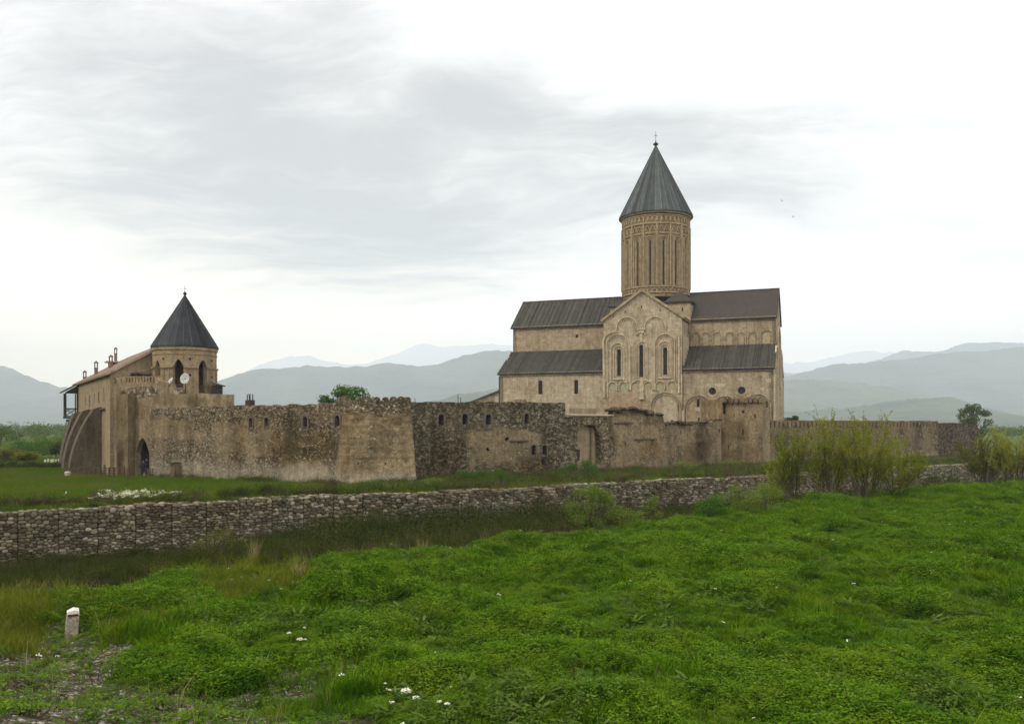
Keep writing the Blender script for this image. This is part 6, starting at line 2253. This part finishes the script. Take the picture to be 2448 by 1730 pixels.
scatter('weeds', 'tall rank weeds along the crest of the gabion wall', 'weeds', [(scrub(61, 60, .75, .4, .13), terr_leaf), (scrub(62, 60, .7, .45, .12), dry_leaf), (scrub(63, 80, .9, .5, .14), bush_dark), (scrub(64, 70, .7, .45, .12), darkbrush_leaf), (blades(40, .9, .3, .02, .5, 65), dry_leaf)],
        x, y, ground_z(x, y), RNG.uniform(.6, 1.25, len(x)), 13)

# rank growth at the foot of the walls
r = np.random.default_rng(15)
fx, fy = [], []
for (a, b, n) in ((WF, .0, 520), (EF, .0, 420), (RF, .0, 420), (TF, .0, 160), (FF, .0, 420), (BF, .0, 160)):
    u = r.uniform(0, a.len, n); v = -.1 - r.exponential(.45, n)
    fx.append(a.o.x + a.u.x * u + a.v.x * v); fy.append(a.o.y + a.u.y * u + a.v.y * v)
x, y = np.concatenate(fx), np.concatenate(fy)
m = fbm(x * .3, y * .3, 97, 3) > r.uniform(.3, .62, len(x))
x, y = x[m], y[m]
scatter('weeds', 'dull weeds and dead grass along the foot of the fortress walls', 'weeds', [(scrub(91, 50, .55, .3, .10), dry_leaf), (scrub(92, 60, .6, .35, .10), bush_dark), (blades(40, .5, .25, .018, .6, 93), terr_leaf)],
        x, y, ground_z(x, y), r.uniform(.5, 1.2, len(x)), 16)
# --- flower bed on the terrace
r = np.random.default_rng(5)
n = 170
px = r.normal(325, 55, n); py = 1183 + r.uniform(-9, 19, n)
dd = (CZ - .25 - .55) * FPX / (py - HY)
X, Y = (px - CXP) / FPX * dd, dd
m = Y > yG(X) + 1.5
X, Y = X[m], Y[m]
fl_w = leafmat('white_petals', [(.50, .52, .36), (.62, .62, .50), (.70, .70, .62)], .2)
um = []
for s_ in (1, 2):
    rr_ = np.random.default_rng(s_)
    C = np.stack([rr_.normal(0, .075, 26), rr_.normal(0, .075, 26), .52 + rr_.normal(0, .03, 26)], 1)
    um.append((leaves_at(C, .075, .06, s_, .8), fl_w))
scatter('flowers', 'bed of creamy white umbel flowers above the gabion wall', 'flowers', um, X, Y, ground_z(X, Y), r.uniform(.8, 1.4, len(X)), 14, .15)
x = np.repeat(X, 2) + r.normal(0, .35, 2 * len(X)); y = np.repeat(Y, 2) + r.normal(0, .35, 2 * len(X))
scatter('foliage', 'deep green foliage under the white flower bed', 'foliage', [(scrub(71, 70, .5, .35, .12), terr_leaf), (scrub(72, 70, .5, .35, .12), darkbrush_leaf)], x, y, ground_z(x, y), r.uniform(.7, 1.1, len(x)), 15)


# ------------------------------------------------------------------ trees and shrubs
def crown_mesh(name, clumps, n, L, W, seed, mat, flat=.2, hollow=.45):
    r = np.random.default_rng(seed)
    c = np.array([q[0] for q in clumps], float); rad = np.array([q[1] for q in clumps], float)
    wgt = rad.prod(1) ** .7
    k = r.choice(len(c), n, p=wgt / wgt.sum())
    d = r.normal(0, 1, (n, 3)); d /= np.linalg.norm(d, axis=1)[:, None]
    q = (hollow + (1 - hollow) * r.uniform(0, 1, n)) * (1 + r.normal(0, .10, n))
    # twigs: pull leaves into tight sprays
    tw = r.normal(0, 1, (n, 3)) * .03
    C = c[k] + d * q[:, None] * rad[k] + tw * rad[k]
    v, f, a = leaves_at(C, L, W, seed + 1, flat)
    me = np_mesh(name, v, f, {'rnd': a})
    me.materials.append(mat)
    return me


def clumps_for(w, h, z0, n, seed, sz=.42):
    rr = random.Random(seed)
    out = []
    for i in range(n):
        a = rr.uniform(0, 2 * PI); q = math.sqrt(rr.random()); t = rr.random()
        prof_ = math.sin(PI * (.12 + .80 * t)) ** .7
        rad = sz * w / 2 * rr.uniform(.55, 1.0)
        out.append(((q * (w / 2 - rad * .6) * prof_ * math.cos(a), q * (w / 2 - rad * .6) * prof_ * math.sin(a), z0 + rad * .6 + (h - rad * 1.4) * t), (rad, rad, rad * .8)))
    return out


bark_m = plain('grey_brown_bark', (.055, .042, .028), .9, 0, .35, 6)


def tree(name, label, cat, loc, w, h, z0, n, L, seed, leaf, nc=16, group=None, trunk=.2, sz=.42):
    root = thing(name, label, cat, loc, 0, group)
    cl = clumps_for(w, h - z0, z0, nc, seed, sz)
    obj('crown', crown_mesh('crown', cl, n, L, L * .55, seed, leaf), None, root)
    mb = MB(); rr = random.Random(seed)
    mb.tube([(0, 0, -.4), (.05 * w * rr.uniform(-1, 1), 0, z0), (0, .03 * w, (z0 + h) / 2), (.02, 0, h * .85)], trunk, 7, trunk * .25)
    for (c, r_) in cl[:max(6, nc // 2)]:
        z1_ = max(z0 * .7, c[2] * rr.uniform(.35, .6))
        mb.tube([(0, 0, z1_), (c[0] * .45, c[1] * .45, (z1_ + c[2]) * .5 + .1), c], trunk * .38, 5, trunk * .08)
    mb.build('trunk', bark_m, root)
    return root


def bush(name, label, loc, w, h, n, L, seed, leaf, group=None, nc=14, cat='shrub', sz=.5):
    root = thing(name, label, cat, loc, 0, group)
    cl = clumps_for(w, h, 0.0, nc, seed, sz)
    obj('foliage', crown_mesh('foliage', cl, n, L, L * .45, seed, leaf, .15, .25), None, root)
    mb = MB(); rr = random.Random(seed)
    for (c, r_) in cl: mb.tube([(rr.uniform(-.1, .1) * w, rr.uniform(-.1, .1) * w, -.3), (c[0] * .6, c[1] * .6, c[2] * .55), (c[0], c[1], c[2] + r_[2] * .7)], .016 + .006 * h, 4, .005)
    mb.build('stems', bark_m, root)
    return root


willow_leaf = leafmat('young_willow_leaf', [(.11, .14, .010), (.19, .215, .018), (.27, .285, .032), (.35, .345, .07)], .45)
olive_leaf = leafmat('olive_leaf', [(.075, .085, .014), (.13, .135, .02), (.19, .19, .035)], .35)
green_leaf = leafmat('fresh_green_leaf', [(.030, .085, .012), (.055, .13, .018), (.09, .18, .03)], .35)
bush_leaf = leafmat('bush_leaf', [(.070, .115, .016), (.125, .18, .028), (.20, .25, .06)], .3)
wood_leaf = leafmat('wood_leaf', [(.035, .068, .012), (.065, .108, .018), (.105, .145, .03)], .3, patch=.5, tint=(.085, .085, .03), pscale=.05)
twig_m = plain('willow_twig', (.085, .072, .036), .85, 0, .3, 5)


def willow(label, px, d, w, h, ns, n, seed, group, leaf=willow_leaf, L=.17):
    """many-stemmed young willow: bare fanning stems below, loose leaf sprays above"""
    r = np.random.default_rng(seed)
    X, Y = (px - CXP) / FPX * d, d
    root = thing('willow_shrub', label, 'shrub', (X, Y, float(ground_z(X, Y))), 0, group)
    mb = MB()
    C = []
    for i in range(ns):
        a = r.uniform(0, 2 * PI); q = math.sqrt(r.uniform(0.02, 1))
        hh = h * r.uniform(.62, 1.03) * (1 - .38 * q * q)
        tip = np.array([math.cos(a) * q * w / 2, math.sin(a) * q * w / 2, hh])
        base = np.array([math.cos(a) * q * w * .10 + r.normal(0, .04 * w), math.sin(a) * q * w * .10 + r.normal(0, .04 * w), -.2])
        mid = base * .45 + tip * .5; mid[2] = hh * .52; mid[:2] *= .72
        pts = []
        for t in np.linspace(0, 1, 7):
            pts.append((1 - t) ** 2 * base + 2 * t * (1 - t) * mid + t * t * tip + np.array([r.normal(0, .02), r.normal(0, .02), 0]) * h * .3)
        mb.tube(pts, .013 + .006 * h * r.uniform(.5, 1), 5, .006)
        for b in range(int(7 + 2 * h)):
            t = r.uniform(.28, 1.0)
            j = min(5, int(t * 6)); f = t * 6 - j
            p = pts[j] * (1 - f) + pts[j + 1] * f
            dr = np.array([r.normal(0, 1), r.normal(0, 1), abs(r.normal(1.7, .6))]); dr /= np.linalg.norm(dr)
            ln = h * r.uniform(.09, .22)
            e = p + dr * ln
            mb.tube([p, p + dr * ln * .5 + np.array([0, 0, .03]), e], .007, 3, .003, False)
            m_ = int(n / ns / (7 + 2 * h))
            tt = r.uniform(.05, 1.0, m_)
            C.append(p + np.outer(tt, dr * ln) + r.normal(0, .035, (m_, 3)))
    C = np.concatenate(C)
    v, f, k = leaves_at(C, L, L * .36, seed + 9, .2)
    me = np_mesh('foliage', v, f, {'rnd': k}); me.materials.append(leaf)
    obj('foliage', me, None, root)
    mb.build('stems', twig_m, root)
    return root


GW = 'willow shrubs along the ditch edge'
willow('tall willow shrub with the thickest fan of stems, right of the group', 2062, 59, 5.8, 6.1, 28, 15500, 1, GW)
willow('tall willow shrub in the middle of the group with leggy top shoots', 1978, 60, 4.8, 6.3, 24, 12000, 2, GW)
willow('shorter yellow green willow shrub nearest the corner tower', 1896, 61, 4.2, 5.6, 20, 9500, 3, GW)
willow('low sprawling willow shrub leaning out over the gabion end', 2140, 61, 4.4, 4.3, 16, 7000, 4, GW)
willow('thin willow shrub at the foot of the corner tower', 1852, 63, 2.8, 4.5, 10, 3800, 5, GW)
GR = 'willow shrubs at the field corner'
willow('dense olive willow thicket beside the end of the gabion wall', 2352, 77, 5.5, 4.6, 26, 15000, 6, GR, olive_leaf, .16)
willow('broad golden green willow thicket at the picture edge', 2432, 75, 7.5, 5.2, 34, 20000, 7, GR, willow_leaf, .16)
willow('olive willow thicket farthest along the field edge', 2530, 76, 7.5, 5.4, 28, 15000, 8, GR, olive_leaf, .16)


def gpt(px, d): X = (px - CXP) / FPX * d; return (X, d, float(ground_z(X, d)) - .05)


GB = 'bushes at the foot of the gabion wall'
bush('round_bush', 'rounded dark green bush standing alone against the gabion wall', gpt(1408, 41.5), 2.6, 2.3, 6200, .10, 11, bush_leaf, GB, 18)
bush('low_bush', 'flat straggling bush just right of the rounded one', gpt(1492, 42.5), 2.3, 1.2, 2400, .10, 12, bush_leaf, GB)
bush('low_bush', 'slim upright pale green sapling bush before the gabions', gpt(1560, 43.5), 1.1, 1.5, 1300, .10, 13, bush_leaf, GB, 10)
bush('leafy_bush', 'small light green bush at the left end of the leafy row below the corner tower', gpt(1697, 46.5), 2.5, 1.5, 2900, .10, 14, green_leaf, GB)
bush('leafy_bush', 'middle light green bush of the leafy row below the corner tower', gpt(1765, 48), 2.9, 1.9, 3800, .10, 15, bush_leaf, GB)
bush('leafy_bush', 'largest grey green bush of the leafy row, next to the willows', gpt(1830, 49), 3.0, 2.3, 4600, .10, 16, bush_leaf, GB)
bush('grey_bush', 'grey green low bush before the far end of the gabion wall', gpt(2255, 79), 4.4, 2.0, 2600, .14, 17, darkbrush_leaf, GB)
bush('thin_bush', 'sparse yellowish shrub standing in the dark ditch', gpt(520, 34), 2.6, 1.9, 1500, .08, 18, olive_leaf, GB)

GT = 'shrubs on the bank below the walls'
for i, (px, d, w, h, lf, lab) in enumerate((
        (784, 60.5, 2.6, 1.5, dry_leaf, 'brown leafless looking shrub in front of the left foot of the bastion'),
        (898, 62.5, 2.6, 1.1, green_leaf, 'low green shrub in front of the bastion middle'),
        (950, 62, 2.0, .9, bush_leaf, 'low dull shrub in front of the bastion right side'),
        (1030, 66, 2.2, 1.2, bush_leaf, 'grey green shrub between bastion and the first black window'),
        (1128, 69, 3.2, 1.8, green_leaf, 'bright green shrub heap under the dark wall windows'),
        (1195, 71, 3.2, 1.5, green_leaf, 'wide green shrub heap under the right end of the dark wall'),
        (1358, 80, 2.4, 1.9, green_leaf, 'green shrub growing before the recessed archway'),
        (1410, 84, 2.8, 1.9, green_leaf, 'green shrub heap in the foot of the recessed archway'),
        (565, 56.0, 3.0, 1.0, darkbrush_leaf, 'dark low shrub on the bank right of the white flower bed'),
        (645, 57.5, 3.2, 1.1, darkbrush_leaf, 'long dark shrub on the bank below the curtain wall slits'),
        (240, 56, 2.2, .9, dry_leaf, 'dull brown scrub left of the white flower bed'),
        (1640, 96, 4.0, 1.3, bush_leaf, 'long green shrub at the foot of the ruined wall'),
        (1750, 104, 4.5, 1.2, bush_leaf, 'green shrub at the foot of the corner tower'))):
    bush('bank_shrub', lab, gpt(px, d), w, h, int(900 + 520 * w * h), .11, 200 + i, lf, GT, 10)

# tree behind the bastion
q = at(838, 112)
tree('leafy_tree', 'fresh green broad tree rising behind the bastion merlons', 'tree', (q.x, q.y, 0), 9.2, zat(914, 112), 3.5, 5200, .46, 31, green_leaf, 30, None, .25, .30)
q = at(770, 110)
tree('leafy_tree', 'smaller green tree top left of the broad one behind the wall', 'tree', (q.x, q.y, 0), 5.0, zat(938, 110), 3.0, 2200, .42, 32, green_leaf, 16, None, .2, .34)
q = at(2328, 235)
tree('lone_tree', 'lone rounded tree standing above the far end wall', 'tree', (q.x, q.y, 0), 9.6, zat(961, 235), 2.0, 5200, .60, 33, wood_leaf, 40, None, .35, .32)
q = at(1893, 172)
tree('courtyard_tree', 'small green tree top beside the cathedral corner', 'tree', (q.x, q.y, 0), 4.6, zat(990, 172), 3, 900, .5, 34, green_leaf, 10)

# trees of the plain, far left
GP = 'trees of the plain beyond the palace'
for i, (px, d, w, yt, lf, lab) in enumerate((
        (2, 170, 8, 1012, wood_leaf, 'dark round tree at the picture edge left of the palace'),
        (75, 150, 7.5, 1046, green_leaf, 'bright green bushy tree in the plain between edge and palace'),
        (130, 140, 6.0, 1052, wood_leaf, 'dark green shrubby tree nearest the palace buttress'),
        (40, 165, 8, 1052, bush_leaf, 'yellowish green tree in the plain beside the dark round one'),
        (105, 175, 7, 1040, bush_leaf, 'dull green tree behind the shrubby ones near the palace'),
        (160, 180, 7, 1036, bush_leaf, 'dull green tree half hidden by the palace buttress'),
        (15, 125, 6, 1072, olive_leaf, 'olive low willow tree by the meadow edge at the picture side'),
        (60, 122, 5, 1078, olive_leaf, 'olive low willow tree by the meadow edge nearer the fence'))):
    q = at(px, d)
    tree('plain_tree', lab, 'tree', (q.x, q.y, 0), w, zat(yt, d), .3, 1900, .40, 300 + i, lf, 16, GP, .16)
mbx = bush('hedge', 'dark hedge row closing the meadow left of the fence', (at(70, 103).x, 103, -.1), 4.0, 1.3, 10, .2, 5, darkbrush_leaf, None, 3, 'hedge')
hm = mbx.children[0]
cl = [((-6.5 + 13 * i / 25, random.uniform(-.5, .5), random.uniform(.25, .75)), (.8, .8, .6)) for i in range(26)]
hm.data = crown_mesh('foliage', cl, 6500, .18, .10, 77, darkbrush_leaf, .2, .2)

# the far wood: one mass
r = np.random.default_rng(9)
cl = []
for i in range(210):
    d = r.uniform(260, 900)
    px = r.uniform(-260, 330) if i % 5 < 3 else r.uniform(2290, 2760)
    b = at(px, d)
    hh = r.uniform(4.5, 8.0) if px < 1000 else r.uniform(3.5, 6.5)
    w = r.uniform(3, 6.5)
    for k in range(5):
        cl.append(((b.x + r.normal(0, w * .45), b.y + r.normal(0, w * .45), hh * r.uniform(.3, .78)), (w * .5, w * .5, hh * .28)))
me = crown_mesh('woodland', cl, 52000, .75, .5, 91, wood_leaf, .2, .4)
tag(obj('woodland', me), 'hazy green woodland spreading over the plain beyond the monastery', 'woodland', kind='stuff')

# ------------------------------------------------------------------ single plants of the foreground
petal_m = plain('cream_petal', (.72, .72, .60), .7, 0, .1, 30)
stem_m = plain('flower_stem', (.05, .11, .02), .7)
def flower(px, py, r, label, seed, tilt=0):
    d = 12.0
    for _ in range(12):
        z = zat(py, d)
        X = (px - CXP) / FPX * d
        h = .28
        gz_ = float(ground_z(X, d))
        d *= 1 + .5 * (z - (gz_ + h)) / max(.5, (CZ - z))
    root = thing('white_flower', label, 'flower', (X, d, gz_), 0, 'white flowers in the foreground grass')
    rr_ = np.random.default_rng(seed)
    n = 70
    s_ = r / FPX * d
    a = rr_.normal(0, 1, (n, 3)); a /= np.linalg.norm(a, axis=1)[:, None]; a[:, 2] = np.abs(a[:, 2]) * .75
    v, f, k = leaves_at(np.array([0, 0, h]) + a * s_ * np.array([1, 1, .8]), s_ * .75, s_ * .6, seed, .5)
    me = np_mesh('flower_head', v, f, {'rnd': k}); me.materials.append(petal_m)
    obj('flower_head', me, None, root)
    mb = MB(); mb.tube([(0, .02, -.02), (.01, .01, h * .5), (0, 0, h)], .008, 5, .005); mb.build('stem', stem_m, root)
    return root


for i, (px, py, r_, lab) in enumerate(((966, 1634, 7, 'white flower head just above the largest one'), (971, 1652, 11.5, 'largest white flower head in the foreground grass'), (995, 1668, 8, 'white flower head just below and right of the largest one'),
                                       (1051, 1677, 5.5, 'left flower of the small white pair right of the large heads'), (1069, 1682, 6, 'right flower of the small white pair right of the large heads'), (717, 1528, 6.5, 'larger creamy flower of the pair above the bare patch'),
                                       (729, 1528, 4, 'smaller creamy flower touching its larger twin above the bare patch'), (691, 1513, 4.5, 'creamy flower set above and left of the pair'), (1052, 1640, 3.5, 'tiny white flower above the small white pair'), (921, 1633, 3.2, 'tiny white flower left of the large heads'))):
    flower(px, py, r_, lab, 500 + i)

for i, (px, d, h, lab) in enumerate(((607, 30.5, 1.05, 'tall pale dry grass tuft at the ditch edge'), (713, 27.6, .72, 'shorter pale dry grass tuft standing in the green field'), (1010, 34.5, .75, 'tan dry grass tuft on the field crest'))):
    X = (px - CXP) / FPX * d
    root = thing('dry_grass_tuft', lab, 'grass tuft', (X, d, float(ground_z(X, d))), 0, 'dry grass tufts')
    v, f, k = blades(60, h, .16, .014, .35, 600 + i)
    me = np_mesh('blades', v, f, {'rnd': k}); me.materials.append(straw)
    obj('blades', me, None, root)
# a scatter of small white blossoms over the field
x, y = sample(90, 12, 50, 44, .5)
m = field_mask(x, y) > .6
x, y = x[m], y[m]
scatter('blossoms', 'tiny white blossoms dotted through the meadow', 'blossoms', [(leaves_at(np.random.default_rng(3).normal(0, .012, (7, 3)) + np.array([0, 0, .33]), .03, .028, 3, .6), petal_m)], x, y, ground_z(x, y), RNG.uniform(.8, 1.5, len(x)), 45)
